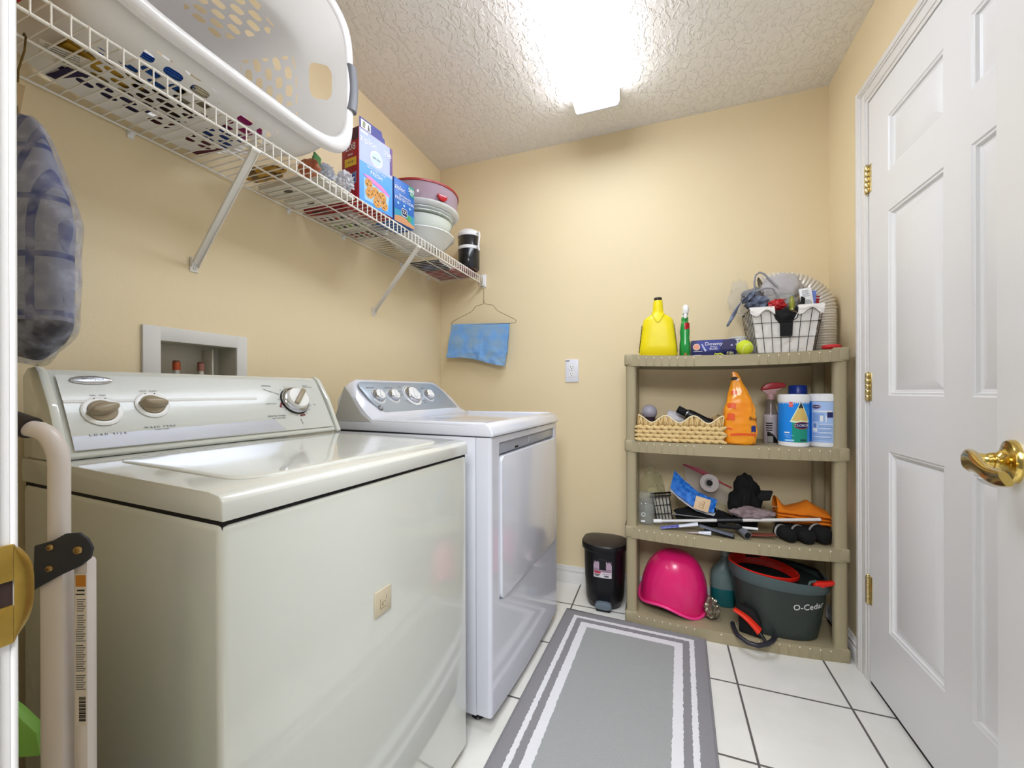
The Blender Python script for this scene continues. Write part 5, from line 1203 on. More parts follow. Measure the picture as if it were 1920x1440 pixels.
def duct():
    t = thing('flexible_duct', 'silver-grey corrugated flexible dryer duct arching behind the wire basket', 'duct', (1.967, 1.995, TZ(1.965)))
    b = MB(); z0 = TZ(1.965) + 0.001; path = []
    for k in range(41):
        s_ = k / 40
        if s_ < 0.42: path.append((Vector((1.966, 1.995, z0 + s_ / 0.42 * 0.180)), s_))
        else:
            a = (s_ - 0.42) / 0.58 * radians(112); path.append((Vector((1.966 - 0.150 * (1 - cos(a)) * 1.15, 2.000 + 0.016 * sin(a), z0 + 0.180 + 0.145 * sin(a))), s_))
    P_ = [p for p, s_ in path]; rings = []; M_ = len(P_) * 5; cc = [];
    def samp(f):
        q = f * (len(P_) - 1); i = min(int(q), len(P_) - 2); return P_[i].lerp(P_[i + 1], q - i)
    K = 190
    for k in range(K + 1):
        f = k / K; c = samp(f); tan = (samp(min(1, f + 0.01)) - samp(max(0, f - 0.01))).normalized(); side = Vector((0, 1, 0)); up = tan.cross(side).normalized()
        spread = 1.0 if f > 0.42 else 0.5; tooth = (1 - abs((k % 5) / 2.5 - 1)); r = 0.040 + 0.0075 * tooth * spread + 0.0015 * noise.noise(Vector((k * 0.7, 0, 0)))
        rings.append([c + side * (r * 0.96 * cos(2 * pi * j / 36)) + up * (r * sin(2 * pi * j / 36)) for j in range(36)])
    b.loft(rings, mat('duct_foil_grey', '#d6cfc4', 0.34, 0.3), False, False); part('duct_tube', b, t, smooth=25)
    b = MB(); b.lathe([(0.041, 0), (0.0445, 0.001), (0.0445, 0.010), (0.041, 0.011)], (1.966, 1.995, z0), mat('duct_collar', '#8f887a', 0.5), 36, cap0=False, cap1=False); part('collar', b, t)
duct()

# ================================================================= SECOND TIER
Z2 = 0.8372
def wicker():
    x0, x1, y0, y1 = 1.203, 1.548, 1.803, 1.985; t = thing('wicker_basket', 'low woven straw basket with a scalloped rim on the second tier', 'basket', ((x0 + x1) / 2, (y0 + y1) / 2, Z2))
    sm = mat('seagrass_straw', '#cfae72', 0.75, var=(90, '#e2c892', 0.25)); sd = mat('seagrass_dark', '#a47c42', 0.8, var=(120, '#d2b077', 0.3))
    per = [(x0, y0), (x1, y0), (x1, y1), (x0, y1)]
    def walk(s_):
        L = [x1 - x0, y1 - y0, x1 - x0, y1 - y0]; T = sum(L); d = (s_ % 1) * T
        for k in range(4):
            if d <= L[k]:
                a = per[k]; c = per[(k + 1) % 4]; f = d / L[k]; return Vector((a[0] + (c[0] - a[0]) * f, a[1] + (c[1] - a[1]) * f, 0)), Vector(((c[0] - a[0]) / L[k], (c[1] - a[1]) / L[k], 0))
            d -= L[k]
        return Vector((x0, y0, 0)), Vector((1, 0, 0))
    b = MB(); n = 34
    for row in range(4):
        zc = Z2 + 0.0115 + row * 0.0180
        for k in range(n):
            for ph in (0, 1):
                p, d = walk((k + (row % 2) * 0.5 + ph * 0.5) / n); ang = radians(17 if ph else -13) * (1 if row % 2 else 1)
                nrm = Vector((d.y, -d.x, 0)); c = p + Vector((0, 0, zc + (0.0022 if ph else -0.0022))) - nrm * (0.001 if ph else -0.001)
                F_ = Matrix.Translation(c) @ frame((0, 0, 0), d, (0, 0, 1)) @ Matrix.Rotation(ang, 4, 'Z')
                t_ = bmesh.new(); bmesh.ops.create_uvsphere(t_, u_segments=8, v_segments=5, radius=1.0)
                for v in t_.verts: v.co = Vector((v.co.x * 0.0205, v.co.y * 0.0078, v.co.z * 0.0055))
                b._merge(t_, sm, F_)
    part('woven_rows', b, t, smooth=80)
    b = MB()
    for k in range(150):
        p, d = walk(k / 150); u = (k / 150) % 1
        L = [x1 - x0, y1 - y0]
        sx = (p.x - x0) / (x1 - x0); hz = 0.100 + 0.016 * cos(2 * pi * sx * 3.0) * (1 if True else 0) + 0.004
        rot = radians(random.uniform(-16, 16)); F_ = Matrix.Translation(p + Vector((0, 0, Z2 + 0.074 + (hz - 0.074) / 2))) @ frame((0, 0, 0), d, (0, 0, 1)) @ Matrix.Rotation(rot, 4, 'Z')
        t_ = bmesh.new(); bmesh.ops.create_uvsphere(t_, u_segments=6, v_segments=5, radius=1.0)
        for v in t_.verts: v.co = Vector((v.co.x * 0.0042, v.co.y * (hz - 0.070) / 2 * 1.1, v.co.z * 0.0032))
        b._merge(t_, sd if k % 3 == 0 else sm, F_)
    b.tube([walk(k / 160)[0] + Vector((0, 0, Z2 + 0.103 + 0.016 * cos(2 * pi * 3.0 * (walk(k / 160)[0].x - x0) / (x1 - x0)))) for k in range(160)], 0.0030, mat('straw_rim', '#e9d9b4', 0.7), 8, closed=True)
    part('scalloped_rim', b, t, smooth=80)
    b = MB(); b.box(x0 + 0.004, x1 - 0.004, y0 + 0.004, y1 - 0.004, Z2 + 0.001, Z2 + 0.012, sd, 0.002)
    for a in ((x0 + .003, x1 - .003, y0 + .003, y0 + .006), (x0 + .003, x1 - .003, y1 - .006, y1 - .003), (x0 + .003, x0 + .006, y0, y1), (x1 - .006, x1 - .003, y0, y1)): b.box(*a, Z2 + 0.002, Z2 + 0.088, sd)
    part('basket_floor', b, t)
    z = Z2 + 0.0125; gy = mat('lavender_grey_plastic', '#a3a0ad', 0.4)
    b = MB(); b.sphere((1.247, 1.905, Z2 + 0.128), 0.0355, gy, 28, (1, 1, 1)); b.lathe([(0.025, 0), (0.027, 0.09), (0.03, 0.10)], (1.247, 1.905, z), mat('can_dark', '#3a2c33', 0.4), 24)
    solo('round_cap_can', b, 'can with a round lavender-grey cap at the left of the woven basket', 'can', (1.247, 1.905, z))
    b = MB(); Mb = Matrix.Translation((1.375, 1.925, Z2 + 0.092)) @ Matrix.Rotation(radians(-75), 4, 'Y'); b.lathe([(0.034, -0.055), (0.036, -0.05), (0.036, 0.045), (0.030, 0.055), (0, 0.056)], (0, 0, 0), mat('off_white_jar', '#cfccd2', 0.4), 32, M=Mb)
    solo('white_tub', b, 'off-white tub lying on its side in the middle of the woven basket', 'tub', (1.375, 1.925, Z2 + 0.09))
    t2 = thing('black_bottle', 'black bottle lying tilted on top of the woven basket contents', 'bottle', (1.42, 1.875, Z2 + 0.12)); Mb = Matrix.Translation((1.382, 1.862, Z2 + 0.140)) @ Matrix.Rotation(radians(118), 4, 'Y')
    b = MB(); b.lathe([(0.0205, 0.030), (0.0225, 0.036), (0.0245, 0.05), (0.0245, 0.135), (0.018, 0.14)], (0, 0, 0), M_black, 28, M=Mb); part('bottle_body', b, t2)
    b = MB(); b.lathe([(0.014, -0.014), (0.0165, -0.011), (0.0165, 0.026), (0.014, 0.029)], (0, 0, 0), M_blackm, 24, M=Mb); b.lathe([(0.0205, 0.026), (0.021, 0.028), (0.0205, 0.0305)], (0, 0, 0), M_chrome, 24, M=Mb); part('cap', b, t2)
    b = MB(); b.blob((1.50, 1.915, Z2 + 0.070), (0.038, 0.050, 0.032), mat('dark_maroon_cloth', '#2c1214', 0.85, var=(200, '#5b2a26', 0.1)), 0.3, 2.5, 4, 4); solo('maroon_rag', b, 'dark maroon rag at the right end of the woven basket', 'rag', (1.50, 1.915, Z2 + 0.06), smooth=80)
wicker()
def orange_bag():
    x, y = 1.612, 1.842; t = thing('orange_bag', 'tall orange foil bag folded to a peak between woven basket and spray bottle', 'bag', (x, y, Z2))
    m = mat('orange_foil', '#f28a10', 0.32, coat=0.3, var=(9, '#f5a21c', 0.2)); rd = mat('orange_red_print', '#e4541a', 0.35, coat=0.3)
    L = ((0.000, 0.050, 0.030, 0.0), (0.006, 0.060, 0.036, 0.0), (0.04, 0.064, 0.038, 0.0), (0.10, 0.063, 0.036, 0.001), (0.15, 0.058, 0.033, 0.001), (0.20, 0.044, 0.028, -0.002), (0.24, 0.030, 0.021, -0.005), (0.265, 0.021, 0.013, -0.009), (0.285, 0.016, 0.007, -0.010), (0.300, 0.012, 0.0035, -0.014), (0.308, 0.008, 0.002, -0.018))
    n = 48; rings = []
    K = 50
    for k in range(K + 1):
        zz = 0.308 * k / K; q = 0
        while q < len(L) - 2 and L[q + 1][0] < zz: q += 1
        f = (zz - L[q][0]) / (L[q + 1][0] - L[q][0]); hx, hy, ox = [L[q][i] + (L[q + 1][i] - L[q][i]) * f for i in (1, 2, 3)]
        ring = []
        for j in range(n):
            a = 2 * pi * j / n; e = 3.4 if zz < 0.2 else 2.4; c, s_ = cos(a), sin(a); X = hx * math.copysign(abs(c) ** (2 / e), c); Y = hy * math.copysign(abs(s_) ** (2 / e), s_)
            w_ = 1 + 0.09 * noise.noise(Vector((c * 2.5, s_ * 2.5, zz * 18))) + 0.05 * noise.noise(Vector((c * 6, s_ * 6, zz * 60))); fold = 0.006 * math.exp(-((X - 0.014 + zz * 0.02) / 0.004) ** 2) * (1 if s_ < 0 else 0) * min(1, (0.30 - zz) * 8)
            ring.append((x + ox + X * w_, y + Y * w_ - fold, Z2 + 0.001 + zz))
        rings.append(ring)
    b = MB(); b.loft(rings, m)
    def surf(u, zz, o=0.0022):
        q = 0
        while q < len(L) - 2 and L[q + 1][0] < zz: q += 1
        f = (zz - L[q][0]) / (L[q + 1][0] - L[q][0]); hx, hy, ox = [L[q][i] + (L[q + 1][i] - L[q][i]) * f for i in (1, 2, 3)]
        X = hx * u; Y = -hy * (1 - abs(u) ** 3.4) ** (1 / 3.4); return (x + ox + X, y + Y - o, Z2 + 0.001 + zz)
    for u0, u1, z0, z1, mm in ((-0.93, -0.35, 0.100, 0.128, rd), (-0.90, -0.30, 0.150, 0.172, rd), (-0.93, -0.5, 0.060, 0.068, rd), (-0.6, 0.9, 0.036, 0.046, rd), (-0.8, -0.2, 0.210, 0.225, rd), (0.62, 0.90, 0.052, 0.078, mat('bag_navy', '#26307a', 0.4))):
        b.grid(lambda u, v, u0=u0, u1=u1, z0=z0, z1=z1: surf(u0 + (u1 - u0) * u, z0 + (z1 - z0) * v + 0.004 * sin(u * 3)), 10, 3, mm)
    b.prism([(-0.014, 0), (0.006, 0.004), (0.010, 0.014), (-0.006, 0.016), (-0.016, 0.010)], 0.001, M_black, frame((x - 0.016, y - 0.0125, Z2 + 0.272), (1, 0, 0), (0, 0, 1)))
    b.prism([(-0.004, 0), (0.010, 0.004), (0.013, 0.010), (0.004, 0.008)], 0.0012, M_white, frame((x - 0.010, y - 0.0135, Z2 + 0.270), (1, 0, 0), (0, 0, 1)))
    text(b, 'Bag', 0.020, mat('print_brown_black', '#2a1a12', 0.5), frame((x + 0.046, y - 0.0372, Z2 + 0.112), (1, 0, 0), (0, 0, 1)), 'CENTER', 0.0004)
    part('bag_body', b, t, smooth=45)
orange_bag()
def spray2():
    x, y = 1.748, 1.925; t = thing('trigger_spray', 'grey spray bottle with a red trigger head on the second tier', 'spray bottle', (x, y, Z2))
    b = MB(); gm = mat('spray_body_grey', '#b9aeb2', 0.3); b.lathe([(0.027, 0), (0.029, 0.004), (0.029, 0.108), (0.0295, 0.112), (0.0295, 0.122), (0.027, 0.125)], (x, y, Z2), gm, 32)
    b.lathe([(0.026, 0.124), (0.017, 0.165), (0.012, 0.192), (0.012, 0.2)], (x, y, Z2), film('clear_neck', '#8c7d78', 0.5, 0.1, True), 24); part('bottle_body', b, t, smooth=50)
    b = MB(); b.lathe([(0.0145, 0.190), (0.0155, 0.205), (0.012, 0.215)], (x, y, Z2), mat('collar_pink_grey', '#c0989a', 0.4), 20)
    F_ = frame((x, y + 0.011, Z2 + 0.2), (1, 0, 0), (0, 0, 1)); b.prism([(-0.018, 0.012), (0.020, 0.012), (0.020, 0.026), (0.050, 0.040), (-0.036, 0.030), (-0.026, 0.020)], 0.022, mat('collar_pink_grey', '#c0989a'), F_, 0.003)
    part('nozzle_base', b, t)
    b = MB(); b.prism([(-0.038, 0.028), (0.052, 0.042), (0.055, 0.052), (0.046, 0.062), (0.0, 0.064), (-0.022, 0.056), (-0.036, 0.040)], 0.025, mat('trigger_red', '#a11c26', 0.35), frame((x, y + 0.0125, Z2 + 0.2), (1, 0, 0), (0, 0, 1)), 0.004); part('trigger_head', b, t)
    b = MB()
    for q in range(4): b.grid(lambda u, v, q=q: (x + 0.0293 * cos(radians(-140 + 50 * u)), y + 0.0293 * sin(radians(-140 + 50 * u)), Z2 + 0.085 - q * 0.010 + 0.005 * v), 8, 1, M_black)
    b.grid(lambda u, v: (x + 0.0293 * cos(radians(-130 + 90 * u)), y + 0.0293 * sin(radians(-130 + 90 * u)), Z2 + 0.004 + (0.048 * (1 - u ** 2)) * v), 12, 4, M_black); b.grid(lambda u, v: (x + 0.0296 * cos(radians(-128 + 42 * u)), y + 0.0296 * sin(radians(-128 + 42 * u)), Z2 + 0.006 + 0.026 * v), 8, 2, mat('wheel_grey', '#8f8b88', 0.4)); part('label', b, t)
    x, y = 1.868, 2.002; t = thing('blue_cap_bottle', 'dark blue bottle with a wide blue cap behind the wipes canisters', 'bottle', (x, y, Z2))
    b = MB(); b.lathe([(0.042, 0), (0.045, 0.005), (0.045, 0.15), (0.034, 0.185)], (x, y, Z2), mat('bottle_dark_blue', '#131c46', 0.3), 32); part('bottle_body', b, t)
    b = MB(); b.lathe([(0.034, 0.182), (0.0355, 0.186), (0.0345, 0.246), (0.031, 0.251), (0, 0.252)], (x, y, Z2), mat('cap_blue', '#1d3fa6', 0.3), 32); part('cap', b, t)
spray2()
def cylpatch(b, x, y, r, a0, a1, z0, z1, m, nu=14, nv=2):
    b.grid(lambda u, v: (x + r * cos(radians(a0 + (a1 - a0) * u)), y + r * sin(radians(a0 + (a1 - a0) * u)), z0 + (z1 - z0) * v), nu, nv, m)
def cyltext(b, s, size, m, x, y, r, adeg, z, sx=1.0, ext=0.0002):
    a = radians(adeg); F_ = frame((x, y, z), (-sin(a), cos(a), 0), (0, 0, 1)); text(b, s, size, m, F_, 'CENTER', ext, cyl=r, sx=sx)
def wipes():
    g = 'disinfecting wipes canisters'
    x, y, r, tilt = 1.812, 1.850, 0.0535, 0
    t = thing('wipes_canister', 'blue wipes canister with a pencil drawing on its label, front of the second tier', 'canister', (x, y, Z2), 0, g)
    b = MB(); b.lathe([(r - 0.004, 0), (r, 0.004), (r, 0.150), (r + 0.0005, 0.182), (r + 0.001, 0.184)], (x, y, Z2), M_white, 48); part('canister_body', b, t)
    b = MB(); b.lathe([(r + 0.0015, 0.183), (r + 0.002, 0.186), (r + 0.0015, 0.208), (r - 0.004, 0.213), (0, 0.214)], (x, y, Z2), M_white, 48); part('lid', b, t)
    b = MB(); R = r + 0.0004; blue = mat('label_bright_blue', '#1387e6', 0.35); grn = mat('label_teal_green', '#14907a', 0.35)
    b.lathe([(R, 0.020), (R, 0.182)], (x, y, Z2), blue, 64, cap0=False, cap1=False); part('label', b, t)
    b = MB(); R2 = R + 0.0004; zb = Z2 + 0.020; c = -104
    b.grid(lambda u, v: (x + R2 * cos(radians(c + 8 + 62 * (u - 0.22))), y + R2 * sin(radians(c + 8 + 62 * (u - 0.22))), zb + (0.083 + 0.006 * abs(sin(u * 3 * pi))) * v), 40, 3, grn)
    def P3(a, z): return Vector((x + R2 * cos(radians(a)), y + R2 * sin(radians(a)), zb + z))
    # pencil: pale border, tan wood, dark tip
    for off, mm, w0, w1, z0, z1 in ((0.0, mat('pencil_border', '#dcecc8', 0.5), 40, 4, 0.083, 0.158), (0.0003, mat('pencil_wood', '#d9b96a', 0.5), 33, 7, 0.090, 0.142), (0.0005, mat('pencil_lead', '#27303a', 0.5), 9.5, 0.5, 0.140, 0.160)):
        RR = R2 + 0.0002 + off; b.grid(lambda u, v, RR=RR, w0=w0, w1=w1, z0=z0, z1=z1: (x + RR * cos(radians(c + 27 + (u - 0.5) * 2 * (w0 + (w1 - w0) * v))), y + RR * sin(radians(c + 27 + (u - 0.5) * 2 * (w0 + (w1 - w0) * v))), zb + z0 + (z1 - z0) * v - 0.004 * abs(sin(u * 2 * pi)) * (1 - v)), 16, 4, mm)
    navy = mat('logo_navy', '#1c1f5a', 0.4); mr = mat('logo_red_ring', '#a3342e', 0.4)
    for k, (rx, rz, mm) in enumerate(((0.0285, 0.0150, mr), (0.0260, 0.0118, navy))):
        RR = R2 + 0.0008 + 0.0002 * k; i = b.mi(mm); f = b.bm.faces.new([b.bm.verts.new((x + (RR) * cos(radians(c + 32) + rx * cos(q * pi / 16) / RR), y + RR * sin(radians(c + 32) + rx * cos(q * pi / 16) / RR), zb + 0.068 + rz * sin(q * pi / 16))) for q in range(32)]); f.material_index = i
        bmesh.ops.triangulate(b.bm, faces=[f])
    cyltext(b, 'CLOROX', 0.0135, M_white, x, y, R2 + 0.0014, c + 32, zb + 0.068, 1.0)
    cylpatch(b, x, y, R2, c - 16, c - 2, zb + 0.142, zb + 0.162, mat('label_coral', '#e25a5a', 0.4), 6); cyltext(b, '75 CT', 0.006, M_white, x, y, R2 + 0.0004, c - 9, zb + 0.153)
    cylpatch(b, x, y, R2 + 0.0006, c - 34, c - 14, zb + 0.036, zb + 0.041, M_white, 6); cyltext(b, 'Disinfecting', 0.007, mat('print_sky', '#9ed0f2', 0.5), x, y, R2 + 0.0006, c - 16, zb + 0.028); cyltext(b, 'Wipes', 0.007, mat('print_sky', '#9ed0f2'), x, y, R2 + 0.0006, c - 20, zb + 0.020)
    cylpatch(b, x, y, R2 + 0.0006, c - 32, c + 2, zb + 0.004, zb + 0.011, mat('print_sky', '#9ed0f2'), 6); cylpatch(b, x, y, R2 + 0.0006, c + 24, c + 50, zb + 0.006, zb + 0.013, mat('print_dark_green', '#0c4a42', 0.5), 6)
    part('label_print', b, t, smooth=60)
    x, y, r = 1.921, 1.875, 0.0515
    t = thing('wipes_canister', 'pale blue wipes canister showing its back label, partly behind the right post', 'canister', (x, y, Z2), 0, g)
    b = MB(); b.lathe([(r - 0.004, 0), (r, 0.004), (r, 0.184)], (x, y, Z2), M_white, 48); part('canister_body', b, t)
    b = MB(); b.lathe([(r + 0.0012, 0.185), (r + 0.0016, 0.188), (r + 0.0012, 0.210), (r - 0.004, 0.215), (0, 0.216)], (x, y, Z2), M_white, 48); part('lid', b, t)
    b = MB(); R = r + 0.0004; b.lathe([(R, 0.020), (R, 0.184)], (x, y, Z2), mat('label_powder_blue', '#a8c3ee', 0.4), 64, cap0=False, cap1=False); part('label', b, t)
    b = MB(); c = -120; pm = mat('print_steel', '#6f8fc4', 0.5); zb = Z2 + 0.02; wh = M_white
    cylpatch(b, x, y, R + 0.0003, c - 44, c - 31, zb, zb + 0.163, mat('label_bright_blue', '#1387e6'), 6)
    cylpatch(b, x, y, R + 0.0003, c - 28, c + 48, zb + 0.122, zb + 0.128, wh, 10); cylpatch(b, x, y, R + 0.0003, c - 26, c + 18, zb + 0.084, zb + 0.116, mat('print_mid_blue', '#88a9dc', 0.5), 10)
    cylpatch(b, x, y, R + 0.0005, c + 2, c + 14, zb + 0.084, zb + 0.108, wh, 6); cylpatch(b, x, y, R + 0.0005, c + 22, c + 26, zb + 0.084, zb + 0.108, wh, 4); cylpatch(b, x, y, R + 0.0005, c + 28, c + 50, zb + 0.100, zb + 0.122, mat('logo_navy', '#1c1f5a'), 6)
    cylpatch(b, x, y, R + 0.0003, c - 26, c - 8, zb + 0.042, zb + 0.078, wh, 6); cylpatch(b, x, y, R + 0.0005, c - 24, c - 10, zb + 0.058, zb + 0.076, pm, 6)
    for q in range(12): cylpatch(b, x, y, R + 0.0004, c - (2 if q < 7 else 26), c + 50 - (q * 7) % 13, zb + 0.072 - q * 0.0056, zb + 0.0738 - q * 0.0056, pm if q % 3 else wh, 10)
    for k, (rx, rz, mm) in enumerate(((0.0165, 0.0078, mat('logo_red_ring', '#a3342e')), (0.0155, 0.0066, mat('logo_navy', '#1c1f5a')))):
        RR = R + 0.0006 + 0.0002 * k; i = b.mi(mm); f = b.bm.faces.new([b.bm.verts.new((x + RR * cos(radians(c - 12) + rx * cos(q * pi / 16) / RR), y + RR * sin(radians(c - 12) + rx * cos(q * pi / 16) / RR), zb + 0.143 + rz * sin(q * pi / 16))) for q in range(32)]); f.material_index = i
        bmesh.ops.triangulate(b.bm, faces=[f])
    cyltext(b, 'CLOROX', 0.0078, wh, x, y, R + 0.0012, c - 12, zb + 0.143); part('label_print', b, t, smooth=60)
wipes()

# ================================================================= THIRD TIER
Z3 = 0.4422
def third():
    x, y = 1.233, 1.893; t = thing('glass_jar', 'clear glass jar with clamp lid at the left of the third tier', 'jar', (x, y, Z3))
    gl = film('jar_glass', '#dfe3dc', 0.13, 0.04, True); b = MB(); b.lathe([(0.034, 0), (0.038, 0.004), (0.0385, 0.085), (0.037, 0.095), (0.034, 0.101), (0.036, 0.105), (0.036, 0.110), (0.033, 0.110), (0.033, 0.1), (0.035, 0.085), (0.035, 0.008), (0, 0.006)], (x, y, Z3), gl, 40); part('jar_body', b, t, smooth=60)
    b = MB(); b.lathe([(0.037, 0.113), (0.0375, 0.118), (0.036, 0.128), (0.0335, 0.142), (0.030, 0.146), (0, 0.147)], (x, y, Z3), gl, 40); part('glass_lid', b, t, smooth=60)
    b = MB(); b.tube([(x + 0.0365 * cos(2 * pi * k / 32), y + 0.0365 * sin(2 * pi * k / 32), Z3 + 0.102) for k in range(32)], 0.0012, M_chrome, 6, closed=True)
    b.tube([(x - 0.020, y - 0.032, Z3 + 0.102), (x - 0.022, y - 0.040, Z3 + 0.085), (x - 0.018, y - 0.041, Z3 + 0.068), (x - 0.010, y - 0.040, Z3 + 0.068), (x - 0.010, y - 0.038, Z3 + 0.100), (x - 0.012, y - 0.036, Z3 + 0.118)], 0.0013, M_chrome, 6); part('wire_clamp', b, t, smooth=80)
    b = MB(); b.tube([(x - 0.012 + 0.008 * cos(2 * pi * k / 20), y - 0.0392 + 0.0006 * cos(2 * pi * k / 10), Z3 + 0.050 + 0.008 * sin(2 * pi * k / 20)) for k in range(20)], 0.0016, M_white, 6, closed=True); b.box(x - 0.022, x - 0.004, y - 0.0405, y - 0.0392, Z3 + 0.016, Z3 + 0.024, M_white); part('jar_label', b, t)
    # black mesh caddy
    t = thing('wire_caddy', 'small tilted black wire caddy packed with pale paper beside the glass jar', 'caddy', (1.315, 1.945, Z3)); Mt = Matrix.Translation((1.315, 1.942, Z3 + 0.003)) @ Matrix.Rotation(radians(-9), 4, 'Y')
    b = MB(); wm = mat('basket_black_wire', '#121214')
    for k in range(6):
        xx = -0.035 + 0.014 * k; b.tube([Mt @ Vector(p) for p in ((xx * 1.12, -0.026, 0.125), (xx, -0.024, 0.004), (xx, 0.024, 0.004), (xx * 1.12, 0.026, 0.125))], 0.0020, wm, 6)
    for zz in (0.004, 0.042, 0.083): b.tube([Mt @ Vector(p) for p in ((-0.039, -0.027, zz), (0.039, -0.027, zz), (0.039, 0.027, zz), (-0.039, 0.027, zz))], 0.0020, wm, 6, closed=True)
    b.tube([Mt @ Vector(p) for p in ((-0.046, -0.030, 0.126), (0.046, -0.030, 0.126), (0.046, 0.030, 0.126), (-0.046, 0.030, 0.126))], 0.0045, wm, 8, closed=True); part('wire_frame', b, t, smooth=80)
    b = MB(); b.box(-0.033, 0.035, -0.021, 0.021, 0.008, 0.112, mat('paper_pale_grey', '#bdb9ac', 0.8, var=(60, '#a19e96', 0.1)), 0.004, 2, Mt); part('paper_filling', b, t)
    b = MB(); b.blob((1.255, 2.035, Z3 + 0.105), (0.055, 0.032, 0.125), film('yellowed_bag', '#d8cc93', 0.22, 0.15, True), 0.35, 2.4, 7, 4, flat=Z3 + 0.001); b.sphere((1.262, 2.035, Z3 + 0.11), 0.034, mat('pale_cream_ball', '#cfc79b', 0.5), 24, (1, 0.7, 1))
    solo('cloudy_bag', b, 'yellowed clear bag holding a pale disc behind the glass jar', 'bag', (1.262, 1.995, Z3), smooth=80)
    # blue pouch with tag
    t = thing('blue_pouch', 'bright blue plastic pouch with white underside sagging over the third tier clutter', 'pouch', (1.44, 1.90, Z3 + 0.09))
    def strip(off, w0, w1, thick, ht=0.0):
        def f(u, v):
            s_ = u; xx = 1.348 + 0.180 * s_; zz = Z3 + 0.166 - 0.100 * s_ + 0.022 * (s_ - 0.5) ** 2 * 4 - 0.010 + off
            return (xx + 0.020 * (v - 0.5), 1.876 + 0.05 * v + 0.004 * sin(s_ * 9), zz + (w0 + (w1 - w0) * s_) * (v - 0.2) + thick + 0.004 * noise.noise(Vector((u * 8, v * 6, off * 50))))
        return f
    b = MB(); b.grid(strip(0.008, 0.075, 0.045, 0.006), 30, 10, mat('pouch_royal_blue', '#1763c6', 0.25, coat=0.4, var=(70, '#3f8ae8', 0.12))); part('pouch_front', b, t, smooth=80)
    b = MB(); b.grid(strip(-0.008, 0.022, 0.020, 0.0), 30, 6, mat('pouch_white', '#d9dce6', 0.35)); part('pouch_hem', b, t, smooth=80)
    b = MB(); F_ = frame((1.470, 1.866, Z3 + 0.118), (0.97, 0, -0.24), (0.24, 0.12, 0.96)); b.box(-0.031, 0.031, -0.029, 0.029, 0, 0.002, mat('tag_peach', '#dcbf9c', 0.6), 0.002, 2, F_); pk = mat('tag_print', '#a9805c', 0.7)
    for a in ((-0.010, -0.008, -0.016, 0.006), (-0.010, 0.010, -0.017, -0.015), (0.006, 0.0085, -0.015, 0.010), (-0.002, 0.010, 0.010, 0.0125), (-0.001, 0.002, -0.008, 0.004)): b.box(*a, 0.002, 0.0024, pk, M=F_)
    solo('peach_tag', b, 'square peach tag with a house mark lying on the blue pouch', 'tag', (1.470, 1.866, Z3 + 0.118))
    # zipper bag
    t = thing('zipper_bag', 'clear zipper bag with a pink slider strip holding a white roll, leaning back', 'bag', (1.50, 1.97, Z3 + 0.15)); zb = Z3 + 0.150
    b = MB(); b.grid(lambda u, v: (1.400 + 0.205 * u + 0.02 * v, 2.005 - 0.05 * v + 0.008 * noise.noise(Vector((u * 4, v * 4, 1))), Z3 + 0.265 - 0.095 * u - 0.12 * v * (1 - 0.3 * u)), 24, 16, film('zipper_film', '#dccdc9', 0.16, 0.12, True)); b.grid(lambda u, v: (1.400 + 0.205 * u + 0.02 * v, 2.02 - 0.01 * v, Z3 + 0.265 - 0.095 * u - 0.12 * v * (1 - 0.3 * u)), 12, 10, film('zipper_film', '#dccdc9', 0.28)); part('bag_film', b, t, smooth=80)
    b = MB(); b.bar((1.398, 2.003, Z3 + 0.268), (1.606, 1.998, Z3 + 0.172), 0.004, 0.007, mat('zipper_rose', '#a8324a', 0.4), (0, 0, 1), 0.001); b.grid(lambda u, v: (1.400 + 0.205 * u, 2.002, Z3 + 0.271 - 0.096 * u + 0.016 * v * sin(pi * min(1, u * 1.2))), 14, 2, mat('zipper_pink', '#b65a6c', 0.5)); part('zipper_strip', b, t)
    b = MB(); F_ = frame((1.508, 1.968, Z3 + 0.193), (1, 0.1, 0), (0, 0.25, 1)); b.lathe([(0.040, -0.012), (0.0415, -0.010), (0.0415, 0.010), (0.040, 0.012), (0.016, 0.012), (0.014, 0.010)], (0, 0, 0), mat('paper_roll_grey', '#b3a9a6', 0.7), 36, M=F_)
    b.lathe([(0.014, 0.010), (0.010, 0.011)], (0, 0, 0), M_dark, 20, M=F_); b.tube([F_ @ Vector((0.019 * cos(k * pi / 10), 0.019 * sin(k * pi / 10), 0.0125)) for k in range(3, 17)], 0.0015, M_print, 6); solo('tape_roll', b, 'grey-white tape roll inside the clear zipper bag', 'tape roll', (1.508, 1.968, Z3 + 0.17))
    def heap(nm, lb, ct, c, s, m, seed, amp=0.3, freq=1.8, flat=None, rz=0):
        b = MB(); b.blob((0, 0, 0), s, m, amp, freq, seed, 5, Matrix.Translation(c) @ Matrix.Rotation(rz, 4, 'Z'), flat=flat); return solo(nm, b, lb, ct, c, smooth=80)
    bkc = mat('black_fabric', '#0a0a0d', 0.9, bump=(200, 0.3))
    heap('black_fabric_heap', 'black fabric heap peaking in the middle of the third tier', 'cloth', (1.652, 1.955, Z3 + 0.115), (0.062, 0.055, 0.118), bkc, 3, 0.30, 1.5, -0.114)
    heap('black_sack', 'low black sack between the wire caddy and the black fabric heap', 'sack', (1.480, 1.930, Z3 + 0.046), (0.120, 0.035, 0.044), bkc, 17, 0.2, 1.5, -0.045)
